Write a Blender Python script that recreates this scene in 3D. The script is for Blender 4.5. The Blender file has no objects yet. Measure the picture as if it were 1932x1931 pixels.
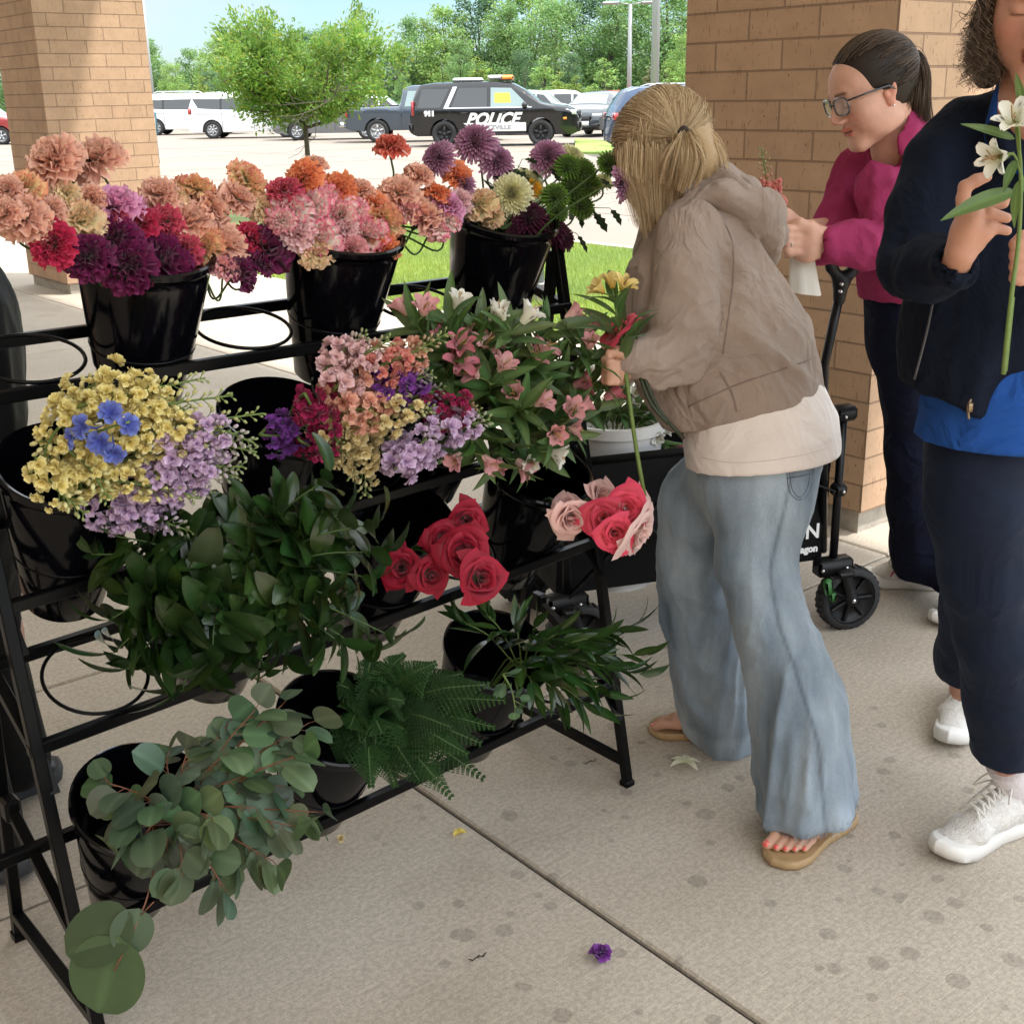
import bpy, math, random
import numpy as np
from mathutils import Vector, Matrix, Quaternion
SC = bpy.context.scene
COL = SC.collection
# ------------------------------------------------------------ camera
CAMH = 1.55; FPX = 2320.0; PIT = math.radians(18.75); ROLL = math.radians(-1.0)
def _Rx(a):
    c, s = math.cos(a), math.sin(a); return np.array([[1, 0, 0], [0, c, -s], [0, s, c]])
def _Rz(a):
    c, s = math.cos(a), math.sin(a); return np.array([[c, -s, 0], [s, c, 0], [0, 0, 1.0]])
CR = _Rx(math.pi/2-PIT) @ _Rz(ROLL); CC = np.array([0, 0, CAMH])
cam_d = bpy.data.cameras.new('camera'); cam = bpy.data.objects.new('camera', cam_d); COL.objects.link(cam)
cam_d.sensor_width = 36; cam_d.sensor_fit = 'HORIZONTAL'; cam_d.lens = 36*FPX/1932
cam_d.clip_start = 0.05; cam_d.clip_end = 2000
cam.matrix_world = Matrix.Translation((0, 0, CAMH)) @ Matrix([[float(x) for x in r] for r in CR]).to_4x4()
SC.camera = cam
# ------------------------------------------------------------ light
SUN_EL = math.radians(64); SUN_AZ = math.radians(100)   # azimuth clockwise from +y
w = bpy.data.worlds.new("World"); SC.world = w; w.use_nodes = True
nt = w.node_tree; nt.nodes.clear()
sky = nt.nodes.new('ShaderNodeTexSky'); sky.sky_type = 'NISHITA'; sky.sun_disc = False
sky.sun_elevation = SUN_EL; sky.sun_rotation = SUN_AZ; sky.air_density = 1.0; sky.dust_density = 0.6; sky.ozone_density = 2.0
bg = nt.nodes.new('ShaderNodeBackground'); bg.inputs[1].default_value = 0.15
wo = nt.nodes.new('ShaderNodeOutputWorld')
tc = nt.nodes.new('ShaderNodeTexCoord'); mp = nt.nodes.new('ShaderNodeMapping'); mp.inputs['Scale'].default_value = (1, 1, 3.2)
nz = nt.nodes.new('ShaderNodeTexNoise'); nz.inputs['Scale'].default_value = 2.6; nz.inputs['Detail'].default_value = 7
rp = nt.nodes.new('ShaderNodeValToRGB'); rp.color_ramp.elements[0].position = .46; rp.color_ramp.elements[1].position = .66
rp.color_ramp.elements[0].color = (0, 0, 0, 1); rp.color_ramp.elements[1].color = (.8, .8, .8, 1)
def _mix(bt='MIX'):
    x = nt.nodes.new('ShaderNodeMix'); x.data_type = 'RGBA'; x.blend_type = bt; return x
L = nt.links.new
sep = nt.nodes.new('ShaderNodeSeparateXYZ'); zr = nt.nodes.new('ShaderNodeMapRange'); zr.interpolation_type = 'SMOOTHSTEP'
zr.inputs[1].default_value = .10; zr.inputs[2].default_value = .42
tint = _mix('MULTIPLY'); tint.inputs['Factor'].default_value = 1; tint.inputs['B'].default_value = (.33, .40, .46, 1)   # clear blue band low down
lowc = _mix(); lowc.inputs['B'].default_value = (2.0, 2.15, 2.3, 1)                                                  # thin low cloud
high = _mix(); high.inputs['B'].default_value = (6.6, 6.9, 7.2, 1)                                                   # unseen bright cloud overhead, added to light the area under the canopy
L(tc.outputs['Generated'], mp.inputs[0]); L(mp.outputs[0], nz.inputs[0]); L(nz.outputs[0], rp.inputs[0])
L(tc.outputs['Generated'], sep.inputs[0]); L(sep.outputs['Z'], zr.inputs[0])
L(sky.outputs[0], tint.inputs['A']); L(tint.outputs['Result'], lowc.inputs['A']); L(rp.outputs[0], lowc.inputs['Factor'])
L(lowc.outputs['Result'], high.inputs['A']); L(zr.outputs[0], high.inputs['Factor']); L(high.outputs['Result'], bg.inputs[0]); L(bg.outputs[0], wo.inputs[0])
sd = bpy.data.lights.new('sun', 'SUN'); sd.energy = 2.0; sd.angle = math.radians(2.0); sd.color = (1, .95, .87)
sun = bpy.data.objects.new('sun', sd); COL.objects.link(sun)
_d = Vector((math.sin(SUN_AZ)*math.cos(SUN_EL), math.cos(SUN_AZ)*math.cos(SUN_EL), math.sin(SUN_EL)))
sun.rotation_euler = _d.to_track_quat('Z', 'Y').to_euler()
SC.view_settings.view_transform = 'Standard'; SC.view_settings.look = 'None'
SC.view_settings.exposure = 1.56; SC.view_settings.gamma = 1.0
SC.render.engine = 'CYCLES'
try:
    SC.cycles.max_bounces = 7; SC.cycles.transparent_max_bounces = 6; SC.cycles.use_denoising = True
    SC.cycles.caustics_reflective = False; SC.cycles.caustics_refractive = False; SC.cycles.sample_clamp_indirect = 8
except Exception: pass
# ------------------------------------------------------------ picture -> place
def ray(u, v): return CR @ np.array([u-966., -(v-965.), -FPX])
def G(u, v, z=0.0):                       # point of the level z seen at (u,v)
    d = ray(u, v); return CC+d*(z-CAMH)/d[2]
def Q(u, v, y):                           # point at forward distance y
    d = ray(u, v); return CC+d*(y/d[1])
def PXM(y, v=900):                        # picture units per metre at forward distance y
    d = ray(966, v); return FPX/(y/d[1]*FPX)
AZ = math.radians(50.5)
E1 = np.array([math.sin(AZ), math.cos(AZ), 0]); E2 = np.array([-math.cos(AZ), math.sin(AZ), 0]); EZ = np.array([0, 0, 1.0])
def A(a, s, z=0.0): return E1*a+E2*s+EZ*z
def nrm(v):
    v = np.asarray(v, float); return v/(np.linalg.norm(v)+1e-12)
# ------------------------------------------------------------ mesh builder
class MB:
    def __init__(s): s.v = []; s.q = []; s.t = []; s.n = 0; s.c = []; s.uv = []
    def add(s, v, q=None, t=None, c=None):
        v = np.asarray(v, float).reshape(-1, 3)
        if q is not None and len(q): s.q.append(np.asarray(q, int).reshape(-1, 4)+s.n)
        if t is not None and len(t): s.t.append(np.asarray(t, int).reshape(-1, 3)+s.n)
        s.v.append(v)
        if c is None: c = np.ones((len(v), 3))
        c = np.asarray(c, float)
        if c.ndim == 1: c = np.tile(c, (len(v), 1))
        s.c.append(c); s.n += len(v); return s
    def mb(s, o, M=None, off=None):
        v, q, t, c = o.arr()
        if M is not None: v = v @ np.asarray(M).T
        if off is not None: v = v+off
        return s.add(v, q, t, c)
    def arr(s):
        v = np.vstack(s.v) if s.v else np.zeros((0, 3)); c = np.vstack(s.c) if s.c else np.zeros((0, 3))
        q = np.vstack(s.q) if s.q else np.zeros((0, 4), int); t = np.vstack(s.t) if s.t else np.zeros((0, 3), int)
        return v, q, t, c
    def box(s, c, size, R=None, ax=None, bev=0):
        hx, hy, hz = np.asarray(size)/2.
        if bev > 0:
            b = min(bev, hx*.9, hy*.9, hz*.9); P = []
            for sx in (-1, 1):
                for sy in (-1, 1):
                    for sz in (-1, 1):
                        P += [(sx*hx, sy*(hy-b), sz*(hz-b)), (sx*(hx-b), sy*hy, sz*(hz-b)), (sx*(hx-b), sy*(hy-b), sz*hz)]
            import itertools
            idx = {}
            for i, (sx, sy, sz) in enumerate(itertools.product((-1, 1), repeat=3)):
                idx[(sx, sy, sz)] = i*3
            q = []; t = []
            X = lambda a, b_, c_, k: idx[(a, b_, c_)]+k
            for sg in (-1, 1):
                f = [X(sg, -1, -1, 0), X(sg, 1, -1, 0), X(sg, 1, 1, 0), X(sg, -1, 1, 0)]; q.append(f if sg > 0 else f[::-1])
                f = [X(-1, sg, -1, 1), X(1, sg, -1, 1), X(1, sg, 1, 1), X(-1, sg, 1, 1)]; q.append(f[::-1] if sg > 0 else f)
                f = [X(-1, -1, sg, 2), X(1, -1, sg, 2), X(1, 1, sg, 2), X(-1, 1, sg, 2)]; q.append(f if sg > 0 else f[::-1])
            for a in (-1, 1):
                for b_ in (-1, 1):
                    f = [X(a, b_, -1, 0), X(a, b_, 1, 0), X(a, b_, 1, 1), X(a, b_, -1, 1)]; q.append(f if a*b_ > 0 else f[::-1])
                    f = [X(a, -1, b_, 0), X(a, 1, b_, 0), X(a, 1, b_, 2), X(a, -1, b_, 2)]; q.append(f if a*b_ > 0 else f[::-1])
                    f = [X(-1, a, b_, 1), X(1, a, b_, 1), X(1, a, b_, 2), X(-1, a, b_, 2)]; q.append(f[::-1] if a*b_ > 0 else f)
                    for c_ in (-1, 1):
                        f = [X(a, b_, c_, 0), X(a, b_, c_, 1), X(a, b_, c_, 2)]; t.append(f if a*b_*c_ > 0 else f[::-1])
            v = np.array(P)
        else:
            v = np.array([(x, y, z) for x in (-hx, hx) for y in (-hy, hy) for z in (-hz, hz)])
            q = [(0, 1, 3, 2), (4, 6, 7, 5), (0, 4, 5, 1), (2, 3, 7, 6), (0, 2, 6, 4), (1, 5, 7, 3)]; t = None
        if ax is not None: R = np.array(ax, float).T
        if R is not None: v = v @ np.asarray(R).T
        return s.add(v+np.asarray(c), q, t)
    def bar(s, a, b, wd, hg, up=EZ, bev=.0):
        a = np.asarray(a, float); b = np.asarray(b, float); d = nrm(b-a); x = nrm(np.cross(d, up)); y = np.cross(x, d)
        return s.box((a+b)/2, (np.linalg.norm(b-a), wd, hg), ax=[d, x, y], bev=bev)
    def tube(s, P, r, n=8, cap=True, c=None):
        P = np.asarray(P, float); m = len(P); r = np.broadcast_to(np.asarray(r, float), (m,))
        T = np.gradient(P, axis=0); T /= (np.linalg.norm(T, axis=1, keepdims=True)+1e-12)
        u = np.cross(T[0], EZ if abs(T[0][2]) < .9 else E1); u = nrm(u); U = []
        for i in range(m):
            u = u-T[i]*np.dot(u, T[i]); u = nrm(u); U.append(u)
        U = np.array(U); V = np.cross(T, U); th = np.arange(n)*2*math.pi/n
        ring = P[:, None]+r[:, None, None]*(U[:, None]*np.cos(th)[None, :, None]+V[:, None]*np.sin(th)[None, :, None])
        v = ring.reshape(-1, 3); i = np.arange(m-1)[:, None]*n; j = np.arange(n)[None]
        q = np.stack([i+j, i+(j+1) % n, i+n+(j+1) % n, i+n+j], -1).reshape(-1, 4)
        t = []
        if cap:
            v = np.vstack([v, P[0], P[-1]]); k = m*n
            t = [(k, (a+1) % n, a) for a in range(n)]+[(k+1, (m-1)*n+a, (m-1)*n+(a+1) % n) for a in range(n)]
        if c is not None and np.ndim(c) == 2:
            cc = np.repeat(np.asarray(c), n, axis=0)
            if cap: cc = np.vstack([cc, c[0], c[-1]])
            c = cc
        return s.add(v, q, t, c)
    def lathe(s, prof, o, ax=(0, 0, 1), n=32, c=None):
        ax = nrm(ax); x = nrm(np.cross(ax, E1 if abs(ax @ E1) < .9 else EZ)); y = np.cross(ax, x)
        th = np.arange(n)*2*math.pi/n; pr = np.array(prof, float); m = len(pr)
        v = np.asarray(o)+pr[:, None, 0:1]*(x*np.cos(th)[None, :, None]+y*np.sin(th)[None, :, None])+ax*pr[:, None, 1:2]
        i = np.arange(m-1)[:, None]*n; j = np.arange(n)[None]
        q = np.stack([i+j, i+(j+1) % n, i+n+(j+1) % n, i+n+j], -1).reshape(-1, 4)
        return s.add(v.reshape(-1, 3), q, None, c)
    def grid(s, P, c=None, flip=False):   # P (m,n,3)
        m, n = P.shape[:2]; i = np.arange(m-1)[:, None]*n; j = np.arange(n-1)[None]
        q = np.stack([i+j, i+j+1, i+n+j+1, i+n+j], -1).reshape(-1, 4)
        if flip: q = q[:, ::-1]
        return s.add(P.reshape(-1, 3), q, None, None if c is None else np.asarray(c).reshape(-1, 3))
    def poly(s, P, depth, nrm_):          # flat convex-ish polygon extruded
        P = np.asarray(P, float); n = len(P); nv = nrm(nrm_)
        c0 = P.mean(0); v = np.vstack([P, P-nv*depth, c0, c0-nv*depth])
        q = [(i, (i+1) % n, n+(i+1) % n, n+i) for i in range(n)]
        t = [(2*n, i, (i+1) % n) for i in range(n)]+[(2*n+1, n+(i+1) % n, n+i) for i in range(n)]
        return s.add(v, q, t)
    def sphere(s, o, r, n=12, m=8, c=None, R=None):
        th = np.linspace(0, math.pi, m); ph = np.arange(n)*2*math.pi/n
        v = np.stack([np.sin(th)[:, None]*np.cos(ph), np.sin(th)[:, None]*np.sin(ph), np.cos(th)[:, None]*np.ones(n)], -1).reshape(-1, 3)*np.asarray(r)
        if R is not None: v = v @ np.asarray(R).T
        i = np.arange(m-1)[:, None]*n; j = np.arange(n)[None]
        q = np.stack([i+j, i+n+j, i+n+(j+1) % n, i+(j+1) % n], -1).reshape(-1, 4)
        return s.add(v+np.asarray(o), q, None, c)
def mesh_of(name, mb, smooth=True, off=None):
    v, q, t, c = mb.arr() if isinstance(mb, MB) else mb
    if off is not None: v = v-np.asarray(off)
    me = bpy.data.meshes.new(name); nq, ntt = len(q), len(t)
    me.vertices.add(len(v)); me.vertices.foreach_set('co', v.astype(np.float32).ravel())
    me.loops.add(nq*4+ntt*3); me.loops.foreach_set('vertex_index', np.concatenate([q.ravel(), t.ravel()]).astype(np.int32))
    me.polygons.add(nq+ntt)
    st = np.concatenate([np.arange(nq)*4, nq*4+np.arange(ntt)*3]).astype(np.int32)
    me.polygons.foreach_set('loop_start', st)
    me.polygons.foreach_set('use_smooth', np.full(nq+ntt, bool(smooth)))
    a = me.attributes.new('Col', 'FLOAT_COLOR', 'POINT')
    cc = np.ones((len(v), 4), np.float32); cc[:, :3] = c; a.data.foreach_set('color', cc.ravel())
    me.update(calc_edges=True); me.validate(); return me
WPOS = {}
def tag(o, label=None, cat=None, group=None, kind=None):
    if label: o['label'] = label
    if cat: o['category'] = cat
    if group: o['group'] = group
    if kind: o['kind'] = kind
    return o
def thing(name, label, cat, loc, group=None):
    o = bpy.data.objects.new(name, None); COL.objects.link(o); o.empty_display_size = .1
    o.location = [float(x) for x in loc]; WPOS[o.name] = np.array(loc, float); return tag(o, label, cat, group)
def setmat(o, mat):
    for m in (mat if isinstance(mat, (list, tuple)) else [mat]): o.data.materials.append(m)
def part(name, mb, mat, parent, smooth=True, label=None, ang=None):
    off = WPOS[parent.name]; me = mesh_of(name, mb, smooth, off); o = bpy.data.objects.new(name, me); COL.objects.link(o)
    setmat(o, mat); o.parent = parent; WPOS[o.name] = off
    if label: o['label'] = label
    if ang: edge_split(o, ang)
    return o
def edge_split(o, ang):
    m = o.modifiers.new('es', 'EDGE_SPLIT'); m.split_angle = math.radians(ang)
def solo(name, mb, mat, label=None, cat=None, group=None, kind=None, smooth=True, loc=None, ang=None):
    v = mb.arr()[0]
    if loc is None: loc = np.array([(v[:, 0].min()+v[:, 0].max())/2, (v[:, 1].min()+v[:, 1].max())/2, v[:, 2].min()])
    me = mesh_of(name, mb, smooth, loc); o = bpy.data.objects.new(name, me); COL.objects.link(o)
    o.location = [float(x) for x in loc]; WPOS[o.name] = np.array(loc, float); setmat(o, mat)
    if ang: edge_split(o, ang)
    return tag(o, label, cat, group, kind)
# ------------------------------------------------------------ materials
def lin(r, g, b):
    f = lambda x: (x/255/12.92) if x/255 <= .04045 else ((x/255+.055)/1.055)**2.4
    return (f(r), f(g), f(b))
def mat(name, col=(.5, .5, .5), rough=.6, metal=0, spec=.5, vcol=False, noise=0, nscale=20, bump=0, bscale=60, trans=0, sheen=0, coat=0, sss=0, stretch=None, noise2=0, emis=None, alpha=1, detail=5, coords='Object', transm=0, wr=0, wrs=9):
    m = bpy.data.materials.new(name); m.use_nodes = True; n = m.node_tree; N = n.nodes; b = N['Principled BSDF']; K = n.links.new
    b.inputs['Roughness'].default_value = rough; b.inputs['Metallic'].default_value = metal; b.inputs['Specular IOR Level'].default_value = spec
    if coat: b.inputs['Coat Weight'].default_value = coat; b.inputs['Coat Roughness'].default_value = .05
    if sheen: b.inputs['Sheen Weight'].default_value = sheen; b.inputs['Sheen Roughness'].default_value = .5
    if sss: b.inputs['Subsurface Weight'].default_value = sss; b.inputs['Subsurface Radius'].default_value = (.012, .005, .003); b.inputs['Subsurface Scale'].default_value = 1
    if transm: b.inputs['Transmission Weight'].default_value = transm
    if alpha < 1: b.inputs['Alpha'].default_value = alpha
    src = None
    rgb = N.new('ShaderNodeRGB'); rgb.outputs[0].default_value = (*col, 1); src = rgb.outputs[0]
    if vcol:
        at = N.new('ShaderNodeAttribute'); at.attribute_name = 'Col'
        mm = N.new('ShaderNodeMix'); mm.data_type = 'RGBA'; mm.blend_type = 'MULTIPLY'; mm.inputs['Factor'].default_value = 1
        K(src, mm.inputs['A']); K(at.outputs['Color'], mm.inputs['B']); src = mm.outputs['Result']
    if noise or bump:
        t = N.new('ShaderNodeTexCoord'); mpn = N.new('ShaderNodeMapping'); K(t.outputs[coords], mpn.inputs[0])
        if stretch: mpn.inputs['Scale'].default_value = stretch
    if noise:
        z = N.new('ShaderNodeTexNoise'); z.inputs['Scale'].default_value = nscale; z.inputs['Detail'].default_value = detail; K(mpn.outputs[0], z.inputs[0])
        mr = N.new('ShaderNodeMapRange'); mr.inputs[1].default_value = .25; mr.inputs[2].default_value = .75; mr.inputs[3].default_value = 1-noise; mr.inputs[4].default_value = 1+noise
        K(z.outputs[0], mr.inputs[0]); hm = N.new('ShaderNodeVectorMath'); hm.operation = 'SCALE'; K(src, hm.inputs[0]); K(mr.outputs[0], hm.inputs['Scale']); src = hm.outputs[0]
    if bump:
        z2 = N.new('ShaderNodeTexNoise'); z2.inputs['Scale'].default_value = bscale; z2.inputs['Detail'].default_value = 4; K(mpn.outputs[0], z2.inputs[0])
        bp = N.new('ShaderNodeBump'); bp.inputs['Strength'].default_value = bump; bp.inputs['Distance'].default_value = .01; K(z2.outputs[0], bp.inputs['Height']); K(bp.outputs[0], b.inputs['Normal'])
    if wr:
        t3 = N.new('ShaderNodeTexCoord'); z3 = N.new('ShaderNodeTexNoise'); z3.inputs['Scale'].default_value = wrs; z3.inputs['Detail'].default_value = 3; z3.inputs['Distortion'].default_value = 1.2; K(t3.outputs['Object'], z3.inputs[0])
        r3 = N.new('ShaderNodeMath'); r3.operation = 'PINGPONG'; r3.inputs[1].default_value = .5; m3 = N.new('ShaderNodeMath'); m3.operation = 'MULTIPLY'; m3.inputs[1].default_value = 3.0; K(z3.outputs[0], m3.inputs[0]); K(m3.outputs[0], r3.inputs[0])
        b3 = N.new('ShaderNodeBump'); b3.inputs['Strength'].default_value = wr; b3.inputs['Distance'].default_value = .02; K(r3.outputs[0], b3.inputs['Height'])
        if bump: K(b3.outputs[0], bp.inputs['Normal'])
        else: K(b3.outputs[0], b.inputs['Normal'])
    K(src, b.inputs['Base Color'])
    if emis: b.inputs['Emission Color'].default_value = (*emis[0], 1); b.inputs['Emission Strength'].default_value = emis[1]
    if trans:
        tr = N.new('ShaderNodeBsdfTranslucent'); K(src, tr.inputs[0]); ms = N.new('ShaderNodeMixShader'); ms.inputs[0].default_value = trans
        K(b.outputs[0], ms.inputs[1]); K(tr.outputs[0], ms.inputs[2]); K(ms.outputs[0], N['Material Output'].inputs[0])
    return m
RS = np.random.RandomState(7)
def rnd(a=0., b=1.): return RS.uniform(a, b)
_perm = np.random.RandomState(3).rand(64, 64, 64)
def vnoise(p):                            # smooth value noise, 0..1
    p = np.asarray(p, float); i = np.floor(p).astype(int); f = p-i; f = f*f*(3-2*f); r = 0
    for dx in (0, 1):
        for dy in (0, 1):
            for dz in (0, 1):
                wgt = (f[..., 0] if dx else 1-f[..., 0])*(f[..., 1] if dy else 1-f[..., 1])*(f[..., 2] if dz else 1-f[..., 2])
                r = r+wgt*_perm[(i[..., 0]+dx) % 64, (i[..., 1]+dy) % 64, (i[..., 2]+dz) % 64]
    return r
def bez(P, n=12):                         # smooth curve through control points (Catmull-Rom)
    P = np.asarray(P, float); P = np.vstack([2*P[0]-P[1], P, 2*P[-1]-P[-2]]); out = []
    segs = len(P)-3; per = max(2, n//segs)
    for i in range(segs):
        t = np.linspace(0, 1, per, endpoint=(i == segs-1))[:, None]; a, b, c, d = P[i:i+4]
        out.append(.5*((2*b)+(-a+c)*t+(2*a-5*b+4*c-d)*t**2+(-a+3*b-3*c+d)*t**3))
    return np.vstack(out)
def frame(d, up=EZ):                      # columns x,y,z with z = d
    z = nrm(d); x = np.cross(up, z)
    if np.linalg.norm(x) < 1e-3: x = np.array([1., 0, 0])
    x = nrm(x); y = np.cross(z, x); return np.stack([x, y, z], 1)
# ============================================================ SETTING
def ground_mat():
    m = bpy.data.materials.new('broom_finished_concrete'); m.use_nodes = True; n = m.node_tree; N = n.nodes; K = n.links.new; b = N['Principled BSDF']
    b.inputs['Roughness'].default_value = .85
    t = N.new('ShaderNodeTexCoord'); mp = N.new('ShaderNodeMapping'); mp.inputs['Rotation'].default_value = (0, 0, -(math.pi/2-AZ)); K(t.outputs['Object'], mp.inputs[0])  # x along E1, y along E2
    def noise(sc, det, vec=None, stretch=None, rough=.5):
        z = N.new('ShaderNodeTexNoise'); z.inputs['Scale'].default_value = sc; z.inputs['Detail'].default_value = det; z.inputs['Roughness'].default_value = rough
        src = mp.outputs[0]
        if stretch:
            m2 = N.new('ShaderNodeMapping'); m2.inputs['Scale'].default_value = stretch; K(src, m2.inputs[0]); src = m2.outputs[0]
        K(src, z.inputs[0]); return z.outputs[0]
    def ramp(src, a, b_, c0, c1):
        r = N.new('ShaderNodeValToRGB'); r.color_ramp.elements[0].position = a; r.color_ramp.elements[1].position = b_
        r.color_ramp.elements[0].color = (*c0, 1); r.color_ramp.elements[1].color = (*c1, 1); K(src, r.inputs[0]); return r.outputs[0]
    def mul(a, b_, f=1):
        x = N.new('ShaderNodeMix'); x.data_type = 'RGBA'; x.blend_type = 'MULTIPLY'; x.inputs['Factor'].default_value = f; K(a, x.inputs['A']); K(b_, x.inputs['B']); return x.outputs['Result']
    base = ramp(noise(1.3, 6), .3, .7, (.50, .44, .365), (.59, .525, .44))
    c = mul(base, ramp(noise(260, 3, rough=.8), .28, .62, (.70, .69, .68), (1.05, 1.05, 1.05)))
    c = mul(c, ramp(noise(90, 2), .40, .6, (.86, .86, .86), (1.04, 1.04, 1.04)))
    brush = noise(8, 5, stretch=(2, 34, 1))
    c = mul(c, ramp(brush, .3, .7, (.86, .855, .85), (1.06, 1.06, 1.06)))
    c = mul(c, ramp(noise(3.1, 3, stretch=(1, 1, 1)), .55, .75, (1, 1, 1), (.86, .84, .82)))
    # drip stains and specks
    vo = N.new('ShaderNodeTexVoronoi'); vo.inputs['Scale'].default_value = 15; vo.inputs['Randomness'].default_value = 1; K(mp.outputs[0], vo.inputs[0])
    dn = noise(30, 2)
    ad = N.new('ShaderNodeMath'); ad.operation = 'MULTIPLY_ADD'; ad.inputs[1].default_value = .10; K(dn, ad.inputs[0]); K(vo.outputs['Distance'], ad.inputs[2])
    sp = N.new('ShaderNodeSeparateColor'); K(vo.outputs['Color'], sp.inputs[0])
    th = N.new('ShaderNodeMath'); th.operation = 'MULTIPLY_ADD'; th.inputs[1].default_value = .44; th.inputs[2].default_value = -.03; K(sp.outputs[0], th.inputs[0])
    lt = N.new('ShaderNodeMath'); lt.operation = 'SUBTRACT'; K(th.outputs[0], lt.inputs[0]); K(ad.outputs[0], lt.inputs[1])
    stain = ramp(lt.outputs[0], .0, .03, (0, 0, 0), (1, 1, 1))
    dr = N.new('ShaderNodeVectorMath'); dr.operation = 'DISTANCE'; dr.inputs[1].default_value = (1.85, 1.35, 0); K(mp.outputs[0], dr.inputs[0])
    ar = ramp(dr.outputs['Value'], .75, 1.5, (1, 1, 1), (0, 0, 0))
    sm = mul(stain, ar)
    sx = N.new('ShaderNodeMix'); sx.data_type = 'RGBA'; K(sm, sx.inputs['Factor']); K(c, sx.inputs['A'])
    dk = N.new('ShaderNodeVectorMath'); dk.operation = 'SCALE'; dk.inputs['Scale'].default_value = .76; K(c, dk.inputs[0]); K(dk.outputs[0], sx.inputs['B']); c = sx.outputs['Result']
    K(c, b.inputs['Base Color'])
    bp = N.new('ShaderNodeBump'); bp.inputs['Strength'].default_value = .2; bp.inputs['Distance'].default_value = .004
    mm = N.new('ShaderNodeMath'); mm.operation = 'ADD'; K(brush, mm.inputs[0]); K(noise(240, 3), mm.inputs[1]); K(mm.outputs[0], bp.inputs['Height']); K(bp.outputs[0], b.inputs['Normal'])
    return m
def rect(mb, a0, a1, s0, s1, z0, z1):
    P = [A(a, s, z) for z in (z0, z1) for a, s in ((a0, s0), (a1, s0), (a1, s1), (a0, s1))]
    return mb.add(P, [(3, 2, 1, 0), (4, 5, 6, 7), (0, 1, 5, 4), (1, 2, 6, 5), (2, 3, 7, 6), (3, 0, 4, 7)])
MG = ground_mat()
M_joint = mat('joint_grime', (.075, .06, .05), .9, noise=.3, nscale=60)
# plaza: slabs with real grooves between them
sl = [-14, -6, -3.4, -.8, 2.27, 3.23, 5.6, 8.1, 10.38, 12.9, 16, 20, 26]; al = [-9, -4, -1.2, 1.44, 3.58, 5.58]
mb = MB(); g = .0055
for i in range(len(al)-1):
    for j in range(len(sl)-1):
        a0, a1, s0, s1 = al[i]+g, al[i+1]-g, sl[j]+g, sl[j+1]-g; b = .005
        P = [A(a0, s0, -.03), A(a1, s0, -.03), A(a1, s1, -.03), A(a0, s1, -.03), A(a0, s0, -b), A(a1, s0, -b), A(a1, s1, -b), A(a0, s1, -b),
             A(a0+b, s0+b, 0), A(a1-b, s0+b, 0), A(a1-b, s1-b, 0), A(a0+b, s1-b, 0)]
        q = [(8, 9, 10, 11)]
        for k in range(4):
            l = (k+1) % 4; q += [(k, l, 4+l, 4+k), (4+k, 4+l, 8+l, 8+k)]
        mb.add(P, q)
solo('plaza', mb, MG, kind='structure', smooth=False, loc=(0, 0, 0))
mb = MB(); rect(mb, -9, 5.58, -14, 26, -.05, -.012); solo('joint_filler', mb, M_joint, kind='structure', smooth=False, loc=(0, 0, 0))
M_lot = mat('parking_lot_concrete', (.235, .20, .165), .9, noise=.10, nscale=.35, detail=8, bump=.1, bscale=30)
M_earth = mat('far_ground', (.08, .11, .035), .95, noise=.3, nscale=.2)
M_kerb = mat('kerb_concrete', (.40, .37, .32), .85, noise=.12, nscale=5, bump=.2, bscale=80)
mb = MB(); rect(mb, -300, 900, -600, 700, -.4, -.16); solo('ground', mb, M_earth, kind='structure', smooth=False, loc=(0, 0, 0))
mb = MB(); rect(mb, 9.42, 74, -60, 120, -.2, -.02); solo('parking_lot', mb, M_lot, kind='structure', smooth=False, loc=(0, 0, 0))
mb = MB(); rect(mb, 9.27, 9.42, -60, 60, -.14, .01); solo('kerb', mb, M_kerb, kind='structure', smooth=False, loc=(0, 0, 0))
mb = MB()
for k in range(9):
    rect(mb, 12+k*7.0, 12.03+k*7.0, -50, 110, -.021, -.016)
for k in range(24):
    rect(mb, 9.5, 74, -50+k*6.5, -49.97+k*6.5, -.021, -.0155)
solo('parking_lot_joints', mb, mat('lot_joint', (.17, .15, .13), .9), kind='structure', smooth=False, loc=(0, 0, 0))
# turf between plaza and lot
M_turf = mat('turf_soil', (.15, .19, .05), .95, noise=.25, nscale=3)
M_grass = mat('grass_blades', (.33, .45, .12), .6, vcol=True, trans=.35)
mb = MB(); rect(mb, 5.59, 9.27, -10, 34, -.1, -.012); solo('lawn', mb, M_turf, kind='structure', smooth=False, loc=(0, 0, 0))
def grass_blades(n, a0, a1, s0, s1, h, wd, z0=-.012, seed=1):
    r = np.random.RandomState(seed); a = r.uniform(a0, a1, n); s = r.uniform(s0, s1, n); base = a[:, None]*E1+s[:, None]*E2+EZ*z0
    th = r.uniform(0, 6.28, n); d = np.stack([np.cos(th), np.sin(th), 0*th], 1); hh = h*r.uniform(.5, 1.2, n)[:, None]; ln = d[:, [1, 0, 2]]*np.array([-1, 1, 0])*hh*r.uniform(.1, .8, n)[:, None]
    v = np.stack([base-d*wd, base+d*wd, base+EZ*hh+ln], 1).reshape(-1, 3); t = np.arange(n*3).reshape(-1, 3)
    pn = vnoise(np.stack([a*.9, s*.9, 0*a], 1)); c = np.stack([.75+.5*r.rand(n)*pn+.25*pn, .8+.35*pn, .7+.3*r.rand(n)], 1)
    return MB().add(v, None, t, np.repeat(c, 3, 0))
solo('grass', grass_blades(130000, 5.6, 9.25, 4.3, 13.5, .055, .0035), M_grass, kind='stuff', smooth=False, loc=(0, 0, 0), label='bright green mown grass strip between walkway and parking lot', cat='grass')
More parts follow.
